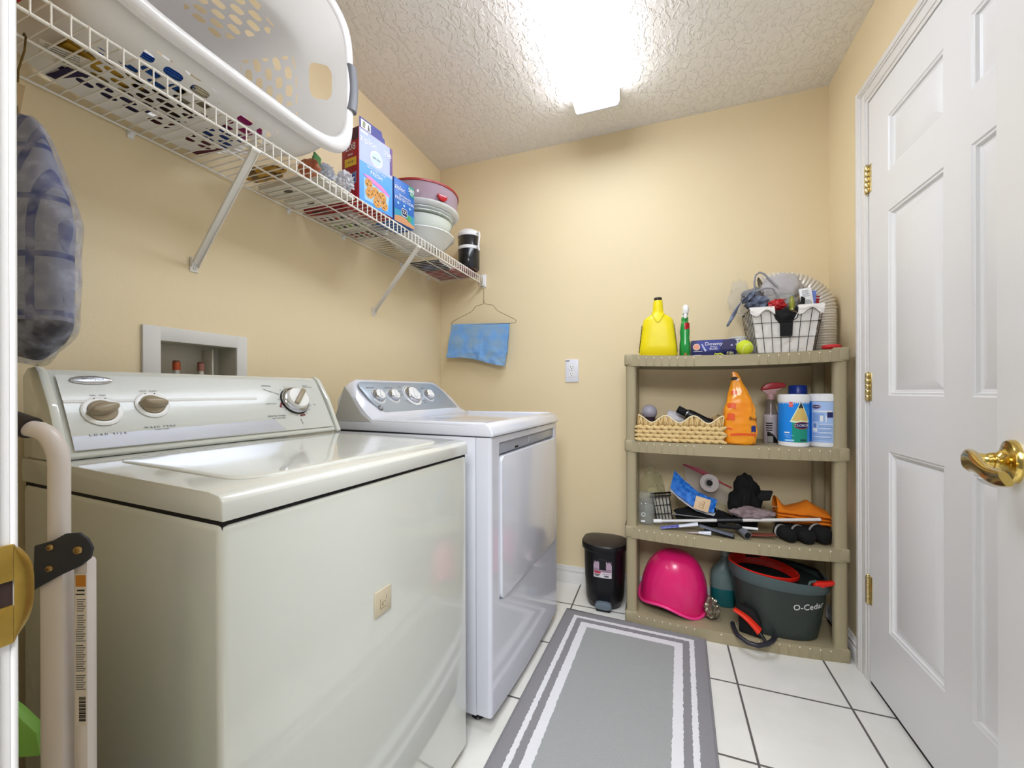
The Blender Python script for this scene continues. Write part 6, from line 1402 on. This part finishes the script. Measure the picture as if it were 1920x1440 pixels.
    b = MB(); b.prism([(0, 0), (0.040, 0.006), (0.052, 0.046), (0.006, 0.044), (-0.012, 0.02)], 0.022, M_blackm, frame((1.702, 1.935, Z3 + 0.14), (1, 0, 0), (0, 0, 1)), 0.002); solo('black_case_flap', b, 'pointed black case corner sticking right out of the black heap', 'case', (1.71, 1.93, Z3 + 0.14))
    heap('mauve_rag', 'mauve-grey rag lying flat before the black fabric heap', 'rag', (1.668, 1.878, Z3 + 0.092), (0.080, 0.028, 0.028), mat('mauve_cloth', '#766468', 0.85, var=(35, '#978488', 0.12)), 6, 0.25, 2.2, -0.026)
    b = MB()
    om = mat('towel_orange', '#e87f14', 0.9, bump=(380, 0.5))
    for q in range(3):
        def f(u, v, q=q):
            xx = 1.765 + 0.198 * u; top_ = Z3 + 0.078 + 0.026 * q * 0.55; hz = 0.014 + 0.040 * max(0, 1 - abs(u - 0.60) / 0.45) ** 1.4 * (q == 2) + 0.044 * math.exp(-(u / 0.12) ** 2) * (q == 2) ; a = pi * v
            return (xx, 1.885 + 0.055 * (1 - cos(a)) * 0.9 + 0.003 * q, top_ - 0.020 * (u > 0.93) * (u - 0.93) * 8 + hz * sin(a) + 0.004 * noise.noise(Vector((u * 6, v * 5, q))) - 0.010 * u)
        b.grid(f, 34, 18, om)
        b.grid(lambda u, v, q=q: (1.766 + 0.196 * u, 1.886 + 0.098 * v, Z3 + 0.076 + 0.0143 * q - 0.010 * u), 6, 4, om)
    b.box(1.775, 1.955, 1.893, 1.978, Z3 + 0.061, Z3 + 0.076, om, 0.005)
    solo('orange_towel', b, 'folded orange towel at the right of the third tier', 'towel', (1.865, 1.93, Z3 + 0.06), smooth=80)
    b = MB(); b.box(1.775, 1.955, 1.900, 1.985, Z3 + 0.0008, Z3 + 0.060, mat('dark_box', '#181314', 0.7), 0.004); solo('dark_carton', b, 'dark carton under the folded orange towel', 'carton', (1.865, 1.94, Z3))
    # mop rod sections
    t = thing('mop_rod', 'white rod with black grip sections lying along the front of the third tier', 'rod', (1.58, 1.845, Z3 + 0.05)); a = Vector((1.266, 1.862, Z3 + 0.022)); c = Vector((1.905, 1.852, Z3 + 0.100))
    def along(f): return a.lerp(c, f)
    for nm, f0, f1, r, m in (('rod_tip', 0.0, 0.055, 0.0085, M_white), ('rod_tube', 0.055, 0.41, 0.0065, mat('rod_white', '#dcd9d6', 0.3)), ('black_grip', 0.41, 0.565, 0.0115, M_black), ('rod_tube', 0.565, 1.0, 0.0068, mat('rod_white', '#dcd9d6'))):
        b = MB(); b.tube([along(f0), along(f1)], r, m, 16); part(nm, b, t, smooth=50)
    b = MB(); b.tube([(1.345, 1.900, Z3 + 0.052), (1.52, 1.893, Z3 + 0.050)], 0.003, mat('rod_grey', '#77777c', 0.4), 8); b.tube([(1.622, 1.836, Z3 + 0.040), (1.680, 1.833, Z3 + 0.042)], 0.0055, M_white, 10); b.tube([(1.53, 1.84, Z3 + 0.038), (1.622, 1.836, Z3 + 0.040)], 0.010, M_blackm, 12)
    solo('short_rod', b, 'short black rod with a white tip under the long rod', 'rod', (1.6, 1.84, Z3 + 0.03), smooth=50)
    # tubes at the front edge
    def squeeze(nm, lb, a, c, w_, th, m, m2):
        a = Vector(a); c = Vector(c); d = (c - a).normalized(); s_ = d.cross(Vector((0, 0, 1))).normalized(); up = s_.cross(d); rings = []
        for k in range(9):
            f = k / 8; p = a.lerp(c, f); hw = w_ * (1 - 0.35 * f); hh = th * (0.15 + 0.85 * f); rings.append([p + s_ * (hw * x_) + up * (hh * y_ + hh) for x_, y_ in selip(1, 1, 2.5, 16)])
        t = thing(nm, lb, 'tube', a); b = MB(); b.loft(rings[:5], m, True, False); part('crimped_end', b, t); b = MB(); b.loft(rings[4:], m2, False, True); part('tube_end', b, t)
    squeeze('paste_tube', 'purple-blue and white squeeze tube at the front left of the third tier', (1.296, 1.832, Z3 + 0.003), (1.452, 1.842, Z3 + 0.026), 0.018, 0.008, mat('tube_violet', '#2b2896', 0.3, var=(80, '#8f92e0', 0.12)), mat('tube_white', '#dfe3ee', 0.3))
    squeeze('lotion_tube', 'silvery white squeeze tube pointing forward on the third tier edge', (1.405, 1.818, Z3 + 0.001), (1.500, 1.800, Z3 + 0.004), 0.014, 0.009, mat('tube_silver', '#b6a6a0', 0.3, 0.3), mat('tube_white', '#dfe3ee'))
    t = thing('grey_brush', 'slate grey flat brush lying at an angle on the third tier edge', 'brush', (1.53, 1.81, Z3)); b = MB(); b.bar((1.455, 1.826, Z3 + 0.034), (1.585, 1.806, Z3 + 0.012), 0.030, 0.006, mat('brush_slate', '#6a6f7d', 0.45), (0, 0, 1), 0.003); part('brush_back', b, t)
    b = MB(); b.bar((1.475, 1.824, Z3 + 0.023), (1.588, 1.806, Z3 + 0.0065), 0.026, 0.009, M_blackm, (0, 0, 1), 0.001); part('bristles', b, t)
    t = thing('flashlight', 'short grey flashlight with its dark end facing out at the third tier edge', 'flashlight', (1.625, 1.82, Z3)); b = MB(); aa = Vector((1.608, 1.868, Z3 + 0.034)); cc = Vector((1.637, 1.802, Z3 + 0.020)); b.tube([aa, aa.lerp(cc, 0.5), cc], 0.0165, mat('flashlight_grey', '#73747c', 0.4), 24, radii=[0.013, 0.0150, 0.0168]); part('flashlight_body', b, t, smooth=50)
    b = MB(); d = (cc - aa).normalized(); b.tube([cc + d * 0.0002, cc + d * 0.0012], 0.0132, M_blackm, 24); part('lens_end', b, t)
    b = MB(); b.bar((1.650, 1.842, Z3 + 0.012), (1.745, 1.850, Z3 + 0.020), 0.028, 0.008, mat('brick_red_plastic', '#7a3b30', 0.5), (0, 0, 1), 0.003); solo('red_bar', b, 'brick red flat bar under the long rod, left of the black rollers', 'bar', (1.70, 1.845, Z3 + 0.01))
    for q, (lb, a, c, r) in enumerate((('black roller with a pale collar, leftmost of three on the third tier', (1.762, 1.885, Z3 + 0.034), (1.806, 1.822, Z3 + 0.0275), 0.0265), ('middle black roller of three at the right of the third tier', (1.824, 1.890, Z3 + 0.036), (1.864, 1.820, Z3 + 0.0290), 0.0280), ('black roller with a pale collar, rightmost beside the post', (1.892, 1.896, Z3 + 0.044), (1.925, 1.834, Z3 + 0.034), 0.0315))):
        a = Vector(a); c = Vector(c); t = thing('foam_roller', lb, 'roller', a, 0, 'black rollers on the third tier'); d = (c - a).normalized(); b = MB(); b.tube([a, a + d * 0.006, c - d * 0.008, c], r, bkc, 24, radii=[r * 0.9, r, r, r * 0.82]); part('roller_sleeve', b, t, smooth=60)
        b = MB(); b.tube([a + d * 0.010, a + d * 0.018], r + 0.0015, mat('collar_pale', '#b5b3b0', 0.4), 24); part('collar', b, t)
third()

# ================================================================= BOTTOM TIER
Z4 = 0.0505
def bottom():
    pk = mat('hot_pink_plastic', '#e81e72', 0.28, coat=0.3); x, y = 1.347, 1.945
    t = thing('pink_basin', 'hot pink plastic basin lying upside down on the bottom tier', 'basin', (x, y, Z4))
    b = MB(); rings = []
    T_ = Matrix.Translation((x, y, Z4 + 0.010)) @ Matrix.Rotation(radians(9), 4, 'X') @ Matrix.Rotation(radians(4), 4, 'Y')
    for k in range(26):
        f = k / 25; hz = 0.232 * f; rx = 0.146 * (1 - 0.86 * f ** 2.3) ** 0.5 - 0.010 * max(0, (f - 0.92) / 0.08) ** 2; hz = 0.222 * f + (0.010 if f > 0.96 else 0) * 0; ry = rx * 0.84
        ring = []
        for j in range(72):
            a = 2 * pi * j / 72; wav = (1 - f) ** 3 * 0.020 * sin(3 * a + 0.9); rib = 1 + 0.006 * cos(24 * a) * (0.35 < f < 0.75)
            ring.append((rx * rib * cos(a), ry * rib * sin(a), hz + 0.028 + wav + 0.010))
        rings.append(ring)
    b.loft(rings, pk, False, True, T_); part('basin_shell', b, t, smooth=60)
    b = MB(); pts = [T_ @ Vector((0.152 * cos(2 * pi * j / 72), 0.128 * sin(2 * pi * j / 72), 0.036 + 0.020 * sin(3 * 2 * pi * j / 72 + 0.9))) for j in range(72)]; b.tube(pts, 0.0065, mat('hot_pink_rim', '#f0418c', 0.25, coat=0.4), 10, closed=True); part('rim', b, t, smooth=80)
    b = MB(); b.lathe([(0.085, 0.000), (0.100, 0.004), (0.108, 0.014), (0.104, 0.018), (0, 0.019)], (1.385, 1.935, Z4), M_black, 40, sy=0.8); solo('black_tray', b, 'round black tray beneath the pink basin', 'tray', (1.385, 1.935, Z4))
    b = MB(); b.blob((1.508, 1.866, Z4 + 0.050), (0.030, 0.028, 0.048), mat('crinkled_foil', '#8f8878', 0.25, 0.7), 0.35, 3.5, 6, 4, flat=Z4 + 0.0205); solo('foil_bundle', b, 'crinkled metallic foil bundle at the right of the pink basin', 'bundle', (1.488, 1.878, Z4), smooth=50)
    x, y = 1.572, 2.040; t = thing('teal_bottle', 'grey-topped teal floor cleaner bottle between the pink basin and the bucket', 'bottle', (x, y, Z4))
    b = MB(); tl = mat('teal_liquid', '#1d6a70', 0.3); gr = mat('bottle_grey_top', '#6f8484', 0.3)
    secs(b, [(Z4, x, y, 0.046, 0.038, 3), (Z4 + 0.006, x, y, 0.052, 0.043, 3), (Z4 + 0.085, x, y, 0.053, 0.044, 3)], tl, 36); part('bottle_base', b, t, smooth=50)
    b = MB(); secs(b, [(Z4 + 0.085, x, y, 0.0535, 0.0445, 3), (Z4 + 0.150, x, y, 0.051, 0.042, 2.8), (Z4 + 0.180, x + 0.004, y, 0.040, 0.036, 2.4), (Z4 + 0.205, x + 0.012, y, 0.022, 0.022, 2), (Z4 + 0.235, x + 0.014, y, 0.018, 0.018, 2)], gr, 36); part('bottle_top', b, t, smooth=60)
    b = MB(); b.lathe([(0.017, 0.233), (0.020, 0.236), (0.019, 0.290), (0.012, 0.298)], (x + 0.014, y, Z4), mat('cap_pale_grey', '#9aa5a2', 0.4), 24); part('cap', b, t)
bottom()
def bucket():
    cx, cy = 1.766, 1.922; t = thing('mop_bucket', 'dark grey-green spin mop bucket with red wringer ring and foot pedal', 'bucket', (cx, cy, Z4))
    m = mat('bucket_dark_green', '#2f3835', 0.42); mg = mat('bucket_rim_grey', '#4b5a5c', 0.4); rd = mat('wringer_red', '#e3271c', 0.35)
    n = 80
    def S(z, hx, hy, ox=0.0, oy=0.0, e=2.5): return [(cx + ox + x, cy + oy + y, Z4 + z) for x, y in selip(hx, hy, e, n)]
    b = MB(); b.loft([S(0, 0.136, 0.100), S(0.004, 0.144, 0.107), S(0.10, 0.160, 0.119), S(0.205, 0.174, 0.130), S(0.212, 0.175, 0.131), S(0.212, 0.168, 0.124), S(0.10, 0.153, 0.112), S(0.012, 0.138, 0.100)], m, True, True)
    part('bucket_body', b, t, smooth=50)
    b = MB()
    def R_(z, g, lift): return [(cx + x * g, cy + y * g, Z4 + z + lift * (0.5 - x / 0.36)) for x, y in selip(0.183, 0.138, 2.4, n)]
    b.loft([R_(0.196, 0.965, 0.012), R_(0.198, 1.0, 0.020), R_(0.222, 1.02, 0.030), R_(0.232, 1.0, 0.034), R_(0.230, 0.95, 0.034), R_(0.210, 0.93, 0.03)], mg, False, False); part('rim', b, t, smooth=50)
    b = MB(); wx = cx - 0.052
    def Q(z, r, lift=0.0): return [(wx + x, cy - 0.004 + y, Z4 + z + lift * (0.5 - x / 0.28)) for x, y in selip(r * 1.12, r * 0.98, 2.1, n)]
    b.loft([Q(0.226, 0.118, 0.03), Q(0.238, 0.119, 0.03), Q(0.241, 0.115, 0.03), Q(0.236, 0.109, 0.03), Q(0.205, 0.103, 0.02)], rd, False, False); part('wringer_ring', b, t, smooth=50)
    b = MB(); b.loft([Q(0.207, 0.104, 0.02), Q(0.16, 0.095), Q(0.12, 0.09)], M_blackm, False, True); part('wringer_basket', b, t, smooth=50)
    b = MB(); hz = Z4 + 0.236
    b.prism([(0, 0), (0.022, 0.007), (0.062, 0.016), (0.088, 0.030), (0.090, 0.036), (0.060, 0.032), (0.018, 0.030), (0.004, 0.022)], 0.020, rd, frame((cx + 0.098, cy - 0.098, hz - 0.014), (1, 0.25, 0), (0, 0, 1)), 0.003); part('handle_pivot', b, t)
    b = MB(); b.tube([(cx + 0.085, cy - 0.108, hz - 0.012), (cx + 0.093, cy - 0.106, hz + 0.010), (cx + 0.112, cy - 0.098, hz + 0.014), (cx + 0.128, cy - 0.088, hz + 0.006)], 0.0055, mg, 12); b.tube([(cx + 0.120, cy - 0.09, hz), (cx + 0.160, cy - 0.03, hz + 0.004), (cx + 0.164, cy + 0.04, hz + 0.006), (cx + 0.12, cy + 0.095, hz + 0.004), (cx, cy + 0.118, hz + 0.010), (cx - 0.10, cy + 0.09, hz + 0.016)], 0.0045, M_black, 10); part('bail_handle', b, t, smooth=60)
    # pedal well, pedal and foot guard
    b = MB(); F_ = frame((cx - 0.118, cy - 0.085, Z4 + 0.001), (0.93, -0.36, 0), (0, 0, 1))
    b.prism([(-0.030, 0), (0.050, 0), (0.046, 0.055), (0.030, 0.095), (0.010, 0.108), (-0.018, 0.112), (-0.036, 0.10)], 0.040, M_blackm, F_, 0.004); part('pedal_well', b, t)
    b = MB(); rings = []
    A_, B_ = Vector((1.585, 1.800, Z4 + 0.098)), Vector((1.672, 1.765, Z4 + 0.038)); d = (B_ - A_).normalized(); s_ = d.cross(Vector((0, 0, 1))).normalized(); up = s_.cross(d)
    for k in range(9):
        f = k / 8; p = A_.lerp(B_, f) + up * (0.008 * sin(pi * f)); hw = 0.013 + 0.007 * f; hh = 0.005 + 0.006 * f; rings.append([p + s_ * hw * x + up * hh * y_ for x, y_ in selip(1, 1, 3.2, 20)])
    b.loft(rings, mat('pedal_red', '#e8331a', 0.35)); part('pedal', b, t, smooth=60)
    b = MB(); b.tube([(1.585, 1.835, Z4 + 0.018), (1.583, 1.790, Z4 + 0.022), (1.592, 1.752, Z4 + 0.014), (1.622, 1.725, Z4 + 0.007), (1.656, 1.718, Z4 + 0.006), (1.690, 1.733, Z4 + 0.010), (1.715, 1.758, Z4 + 0.014), (1.735, 1.800, Z4 + 0.014)], 0.0092, mat('guard_charcoal', '#26262e', 0.35), 14); b.tube([(1.672, 1.760, Z4 + 0.035), (1.684, 1.748, Z4 + 0.020), (1.690, 1.735, Z4 + 0.012)], 0.007, M_black, 10)
    part('foot_guard', b, t, smooth=60)
    b = MB(); ang = -62; rr = 0.150
    # wordmark, following the curved front
    tb = MB(); text(tb, 'O-Cedar', 0.0345, mat('print_white', '#e8e8e8', 0.5), Matrix(), 'CENTER', 0.0004)
    i_ = b.mi(mat('print_white', '#e8e8e8', 0.5)); mp_ = {}
    for v in tb.bm.verts:
        z_ = 0.148 + v.co.y; hx_ = 0.145 + 0.145 * z_; hy_ = 0.108 + 0.108 * z_; X_ = 0.088 + v.co.x * 0.92; Y_ = -hy_ * (1 - min(0.999, abs(X_ / hx_)) ** 2.5) ** (1 / 2.5)
        mp_[v] = b.bm.verts.new((cx + X_, cy + Y_ - 0.0012 - 2 * v.co.z, Z4 + z_ + 0.10 * v.co.x))
    for f in tb.bm.faces:
        g = b.bm.faces.new([mp_[v] for v in f.verts]); g.material_index = i_
    part('wordmark', b, t, smooth=60)
bucket()

# ================================================================= FLOOR THINGS AND THE LEFT EDGE
def trash():
    cx, cy = 1.030, 1.962; t = thing('trash_can', 'small black step-on trash can between the dryer and the storage shelf', 'trash can', (cx, cy, 0))
    n = 64
    def S(z, hx, hy, oy=0.0):
        P_ = []
        for k in range(n):
            a = 2 * pi * k / n; c, s_ = cos(a), sin(a); P_.append((cx + hx * math.copysign(abs(c) ** (2 / 2.5), c), cy + oy + (hy * math.copysign(abs(s_) ** (2 / (2.2 if s_ < 0 else 4)), s_)), z))
        return P_
    bk = mat('can_black_plastic', '#0f0f14', 0.33)
    b = MB(); b.loft([S(0, 0.070, 0.066), S(0.006, 0.082, 0.076), S(0.04, 0.092, 0.085), S(0.15, 0.098, 0.089), S(0.285, 0.101, 0.092)], bk); part('can_body', b, t, smooth=50)
    b = MB(); b.loft([S(0.278, 0.106, 0.097), S(0.283, 0.111, 0.101), S(0.307, 0.112, 0.102), S(0.313, 0.108, 0.098)], bk, False, False)
    b.loft([S(0.313, 0.108, 0.098), S(0.3145, 0.104, 0.095), S(0.322, 0.08, 0.073), S(0.327, 0.04, 0.036), S(0.3275, 0.004, 0.003)], mat('can_lid_brown_black', '#2b2422', 0.4), False, True); part('lid', b, t, smooth=50)
    b = MB(); yf = cy - 0.088
    gm = mat('pedal_slate', '#6c7a86', 0.4); b.prism([(-0.040, 0.0), (-0.036, 0.022), (-0.018, 0.028), (0.018, 0.028), (0.036, 0.022), (0.040, 0.0), (0.02, -0.006), (-0.02, -0.006)], 0.030, gm, frame((cx + 0.005, yf + 0.010, 0.018), (1, 0, 0), (0, 0, 1)), 0.004)
    b.tube([(cx + 0.005 + 0.034 * cos(pi * k / 16), yf + 0.0135 + 0.006 * (1 - sin(pi * k / 16)), 0.040 + 0.036 * sin(pi * k / 16)) for k in range(17)], 0.0020, gm, 8); part('foot_pedal', b, t)
    b = MB(); b.box(cx - 0.028, cx + 0.038, cy - 0.10, cy - 0.05, 0, 0.012, M_blackm, 0.003); part('base', b, t)
    b = MB()
    def lf(u, v, o=0.0012):
        X = -0.042 + 0.086 * u; z = 0.160 + 0.106 * v; hx = 0.0985 + 0.0013 * v; hy = 0.0893; return (cx + X, cy - hy * (1 - abs(X / hx) ** 2.5) ** (1 / 2.2) - o, z)
    wh = mat('sticker_white', '#e2dbe2', 0.45); b.grid(lf, 12, 6, wh)
    def sub(u0, u1, v0, v1, m, o): b.grid(lambda u, v: lf(u0 + (u1 - u0) * u, v0 + (v1 - v0) * v, o), 8, 4, m)
    sub(0.02, 0.98, 0.26, 0.98, mat('sticker_mauve', '#b79fb4', 0.5), 0.0016); sub(0.02, 0.98, 0.26, 0.40, mat('sticker_floor', '#9c7f92', 0.5), 0.0018); sub(0.32, 0.70, 0.36, 0.84, M_black, 0.0022); sub(0.28, 0.74, 0.80, 0.86, mat('mini_lid', '#2a2a30', 0.4), 0.0026)
    sub(0.03, 0.40, 0.19, 0.28, mat('sticker_red', '#c93348', 0.5), 0.0024); sub(0.04, 0.36, 0.11, 0.15, M_black, 0.0022); sub(0.04, 0.30, 0.055, 0.08, M_black, 0.0022); sub(0.60, 0.84, 0.05, 0.12, M_print, 0.0022); sub(0.5, 0.92, 0.16, 0.20, mat('sticker_mauve', '#b79fb4'), 0.0022); part('sticker', b, t)
trash()
def rug():
    rz = radians(-2.3); ox, oy = 0.866, 1.826; Lw, Ll = 0.612, 1.50
    R = Matrix.Translation((ox, oy, 0)) @ Matrix.Rotation(rz, 4, 'Z')
    m = bpy.data.materials.new('rug_grey_white_pile'); m.use_nodes = True; nt = m.node_tree; bs = nt.nodes['Principled BSDF']; bs.inputs['Roughness'].default_value = 0.95; bs.inputs['Specular IOR Level'].default_value = 0.1
    uv = N(nt, 'ShaderNodeUVMap'); tc = N(nt, 'ShaderNodeTexCoord'); wn = N(nt, 'ShaderNodeTexNoise'); wn.inputs['Scale'].default_value = 85; nt.links.new(tc.outputs['Object'], wn.inputs['Vector'])
    sx = N(nt, 'ShaderNodeSeparateXYZ'); nt.links.new(uv.outputs[0], sx.inputs[0])
    wob = math_node(nt, 'MULTIPLY', math_node(nt, 'SUBTRACT', wn.outputs['Fac'], 0.5), 0.009)
    dx = math_node(nt, 'MINIMUM', sx.outputs[0], math_node(nt, 'SUBTRACT', Lw, sx.outputs[0])); dy = math_node(nt, 'MINIMUM', sx.outputs[1], math_node(nt, 'SUBTRACT', Ll, sx.outputs[1]))
    d = math_node(nt, 'ADD', math_node(nt, 'MINIMUM', dx, dy), wob)
    def between(lo, hi): return math_node(nt, 'MULTIPLY', math_node(nt, 'GREATER_THAN', d, lo), math_node(nt, 'LESS_THAN', d, hi))
    white = math_node(nt, 'MAXIMUM', between(0.048, 0.066), between(0.092, 0.124)); inner = math_node(nt, 'GREATER_THAN', d, 0.124)
    g1 = N(nt, 'ShaderNodeMix'); g1.data_type = 'RGBA'; g1.inputs[6].default_value = lin('#908e92'); g1.inputs[7].default_value = lin('#a3a5a5'); nt.links.new(inner, g1.inputs[0])
    n2 = N(nt, 'ShaderNodeTexNoise'); n2.inputs['Scale'].default_value = 420; n2.inputs['Detail'].default_value = 2; nt.links.new(tc.outputs['Object'], n2.inputs['Vector'])
    g2 = N(nt, 'ShaderNodeMix'); g2.data_type = 'RGBA'; nt.links.new(g1.outputs[2], g2.inputs[6]); g2.inputs[7].default_value = lin('#6f7073'); mr = N(nt, 'ShaderNodeMapRange'); mr.inputs[1].default_value = 0.55; mr.inputs[2].default_value = 0.8; mr.inputs[4].default_value = 0.6; nt.links.new(n2.outputs['Fac'], mr.inputs[0]); nt.links.new(mr.outputs[0], g2.inputs[0])
    g3 = N(nt, 'ShaderNodeMix'); g3.data_type = 'RGBA'; nt.links.new(g2.outputs[2], g3.inputs[6]); g3.inputs[7].default_value = lin('#e4e3e8'); nt.links.new(white, g3.inputs[0]); nt.links.new(g3.outputs[2], bs.inputs['Base Color'])
    bp = N(nt, 'ShaderNodeBump'); bp.inputs['Strength'].default_value = 0.5; bp.inputs['Distance'].default_value = 0.003; nt.links.new(math_node(nt, 'ADD', n2.outputs['Fac'], math_node(nt, 'MULTIPLY', white, 0.6)), bp.inputs['Height']); nt.links.new(bp.outputs['Normal'], bs.inputs['Normal'])
    t = thing('rug', 'grey runner rug with white double border stripes on the tile floor', 'rug', (ox, oy, 0), rz)
    b = MB(); i = b.mi(m); bm = b.bm; uvl = bm.loops.layers.uv.new('UVMap'); nx, ny = 40, 90; V = []
    for a in range(nx + 1):
        row = []
        for c in range(ny + 1):
            x = Lw * a / nx; y = Ll * c / ny; e = min(x, Lw - x, y, Ll - y); z = 0.0095 - 0.004 * max(0, 1 - e / 0.008)
            if Lw - x < 0.022 and Lw - x > 0.010: z -= 0.002
            row.append(bm.verts.new((x, -y, z)))
        V.append(row)
    for a in range(nx):
        for c in range(ny):
            f = bm.faces.new((V[a][c], V[a + 1][c], V[a + 1][c + 1], V[a][c + 1])); f.material_index = i
            for l, (p, q) in zip(f.loops, ((a, c), (a + 1, c), (a + 1, c + 1), (a, c + 1))): l[uvl].uv = (Lw * p / nx, Ll * q / ny)
    part('pile', b, t, False, smooth=80)
    b = MB(); bd = mat('rug_binding', '#858387', 0.9, bump=(400, 0.5)); b.box(0, Lw, -Ll, 0, 0.0008, 0.0058, bd, 0.002)
    r_ = 0.0042
    b.tube([(0.003, -0.003, r_ + 0.0012), (Lw - 0.003, -0.003, r_ + 0.0012), (Lw - 0.003, -Ll + 0.003, r_ + 0.0012), (0.003, -Ll + 0.003, r_ + 0.0012)], r_, bd, 10, closed=True); part('binding', b, t, False, smooth=60)
rug()
def ladder():
    # folding step ladder standing folded between the doorway jamb and the washer
    t = thing('step_ladder', 'folded white metal step ladder with dark joint plate, left of the washer', 'step ladder', (0.60, 0.155, 0))
    wm = mat('ladder_white_enamel', '#dcd2cb', 0.35, coat=0.2)
    u = Vector((0.365, 0.931, 0)).normalized() * -1 if False else Vector((0.365, 0.931, 0)).normalized()
    e = Vector((0.93, 0.37, 0)); e.normalize()                 # across the two legs, seen side on
    C0 = Vector((0.604, 0.155, 0))
    b = MB(); pts = [C0 + Vector((0, 0, 0.86)), C0 + Vector((0, 0, 0.96))]
    for k in range(9):
        a = pi / 2 * k / 8; pts.append(C0 + e * (-0.030 * (1 - cos(a))) + Vector((0, 0, 0.975 + 0.045 * sin(a))))
    pts.append(C0 + e * -0.042 + Vector((0, 0, 1.0225)))
    b.tube(pts, 0.0100, wm, 20); part('top_rail', b, t, smooth=60)
    b = MB(); b.tube([C0 + e * -0.034 + Vector((0, 0, 1.0215)), C0 + e * -0.055 + Vector((0, 0, 1.029)), C0 + e * -0.16 + Vector((0, 0, 1.036)), C0 + e * -0.30 + Vector((0, 0, 1.034))], 0.0135, mat('grip_dark_brown', '#2d2421', 0.6), 16); part('hand_grip', b, t, smooth=60)
    b = MB(); b.bar(C0 + Vector((0, 0, 0.0)), C0 + Vector((0, 0, 0.868)), 0.022, 0.030, wm, e, 0.006); part('front_leg', b, t)
    C1 = C0 + e * 0.0310
    b = MB(); b.bar(C1 + Vector((0, 0, 0.0)), C1 + Vector((0, 0, 0.862)), 0.0150, 0.0190, wm, e, 0.006); part('rear_leg', b, t)
    n = Vector((e.y, -e.x, 0)); n = n if n.dot(Vector((1.3, -0.12, 0)) - C0) > 0 else -n
    F_ = frame(C0 + n * 0.0125 + e * 0.005, e, (0, 0, 1))
    if (F_.to_3x3() @ Vector((0, 0, 1))).dot(n) < 0: F_ = frame(C0 + n * 0.0165, e, (0, 0, 1))
    b = MB(); b.prism([(-0.020, 0.828), (-0.018, 0.882), (0.004, 0.888), (0.018, 0.896), (0.034, 0.897), (0.044, 0.890), (0.050, 0.878), (0.047, 0.866), (0.036, 0.857), (0.012, 0.846), (-0.010, 0.834)], 0.0035, mat('joint_plate_slate', '#2a2c33', 0.45), F_, 0.0012); part('joint_plate', b, t)
    for x, z, r in ((0.002, 0.880, 0.0040), (0.034, 0.8765, 0.0052), (0.001, 0.855, 0.0040)):
        b = MB(); b.lathe([(r, 0), (r, 0.001), (r * 0.8, 0.0024), (r * 0.45, 0.0028), (r * 0.4, 0.0018), (0, 0.0018)], (0, 0, 0), mat('rivet_brass', '#a98a58', 0.3, 0.9), 18, M=F_ @ Matrix.Translation((x, z, 0.0035))); part('rivet', b, t)
    b = MB(); G = frame(C1 + n * 0.0080 - e * 0.0025, e, (0, 0, 1)); lb_ = mat('leg_label', '#ded3c6', 0.5)
    b.box(-0.0010, 0.0120, 0.660, 0.845, 0, 0.0004, lb_, M=G); b.box(-0.0005, 0.0115, 0.829, 0.843, 0.0004, 0.0006, mat('label_orange', '#c07a1e', 0.5), M=G); b.box(0.001, 0.010, 0.8235, 0.8255, 0.0004, 0.0006, M_black, M=G); b.box(-0.0005, 0.010, 0.819, 0.8205, 0.0004, 0.0006, M_black, M=G)
    for q in range(40):
        if q % 13 in (6,): continue
        b.box(-0.0004 if q > 12 else 0.001, 0.0108 - 0.0012 * (q % 3), 0.813 - q * 0.0028, 0.814 - q * 0.0028, 0.0004, 0.0006, M_print, M=G)
    for q in range(14): b.box(0.003, 0.0110, 0.694 - q * 0.0022, 0.695 - q * 0.0022 + 0.0006 * (q % 2), 0.0004, 0.0006, M_black, M=G)
    part('leg_label', b, t)
    b = MB(); b.bar(C0 + e * -0.2 + Vector((0, 0, 0.825)), C0 + e * -0.012 + Vector((0, 0, 0.838)), 0.010, 0.010, M_black, (0, 0, 1), 0.002); part('cross_bar', b, t)
    # dark and green things behind it
    b = MB(); b.box(0.30, 0.50, 0.045, 0.075, 0.0, 0.80, mat('dark_panel_bag', '#0f0d10', 0.8), 0.012); solo('dark_stand_in_board', b, 'dark flat board standing in for a black bag in the narrow gap left of the washer', 'board', (0.4, 0.06, 0))  # dark board put in for the dark gap, read as a black bag
    t = thing('dustpan', 'light green plastic dustpan standing in the gap left of the washer', 'dustpan', (0.545, 0.150, 0)); g = mat('light_green_plastic', '#8cc25a', 0.4)
    b = MB(); F_ = frame((0.520, 0.148, 0.60), (0.93, 0.37, 0), (0, 0, 1)); b.prism([(-0.10, 0.0), (0.045, 0.006), (0.040, 0.036), (0.012, 0.064), (-0.03, 0.095), (-0.10, 0.12)], 0.014, g, F_, 0.004); part('pan', b, t)
    b = MB(); b.tube([(0.50, 0.143, 0.0), (0.50, 0.143, 0.61)], 0.011, g, 14); part('handle', b, t)
ladder()
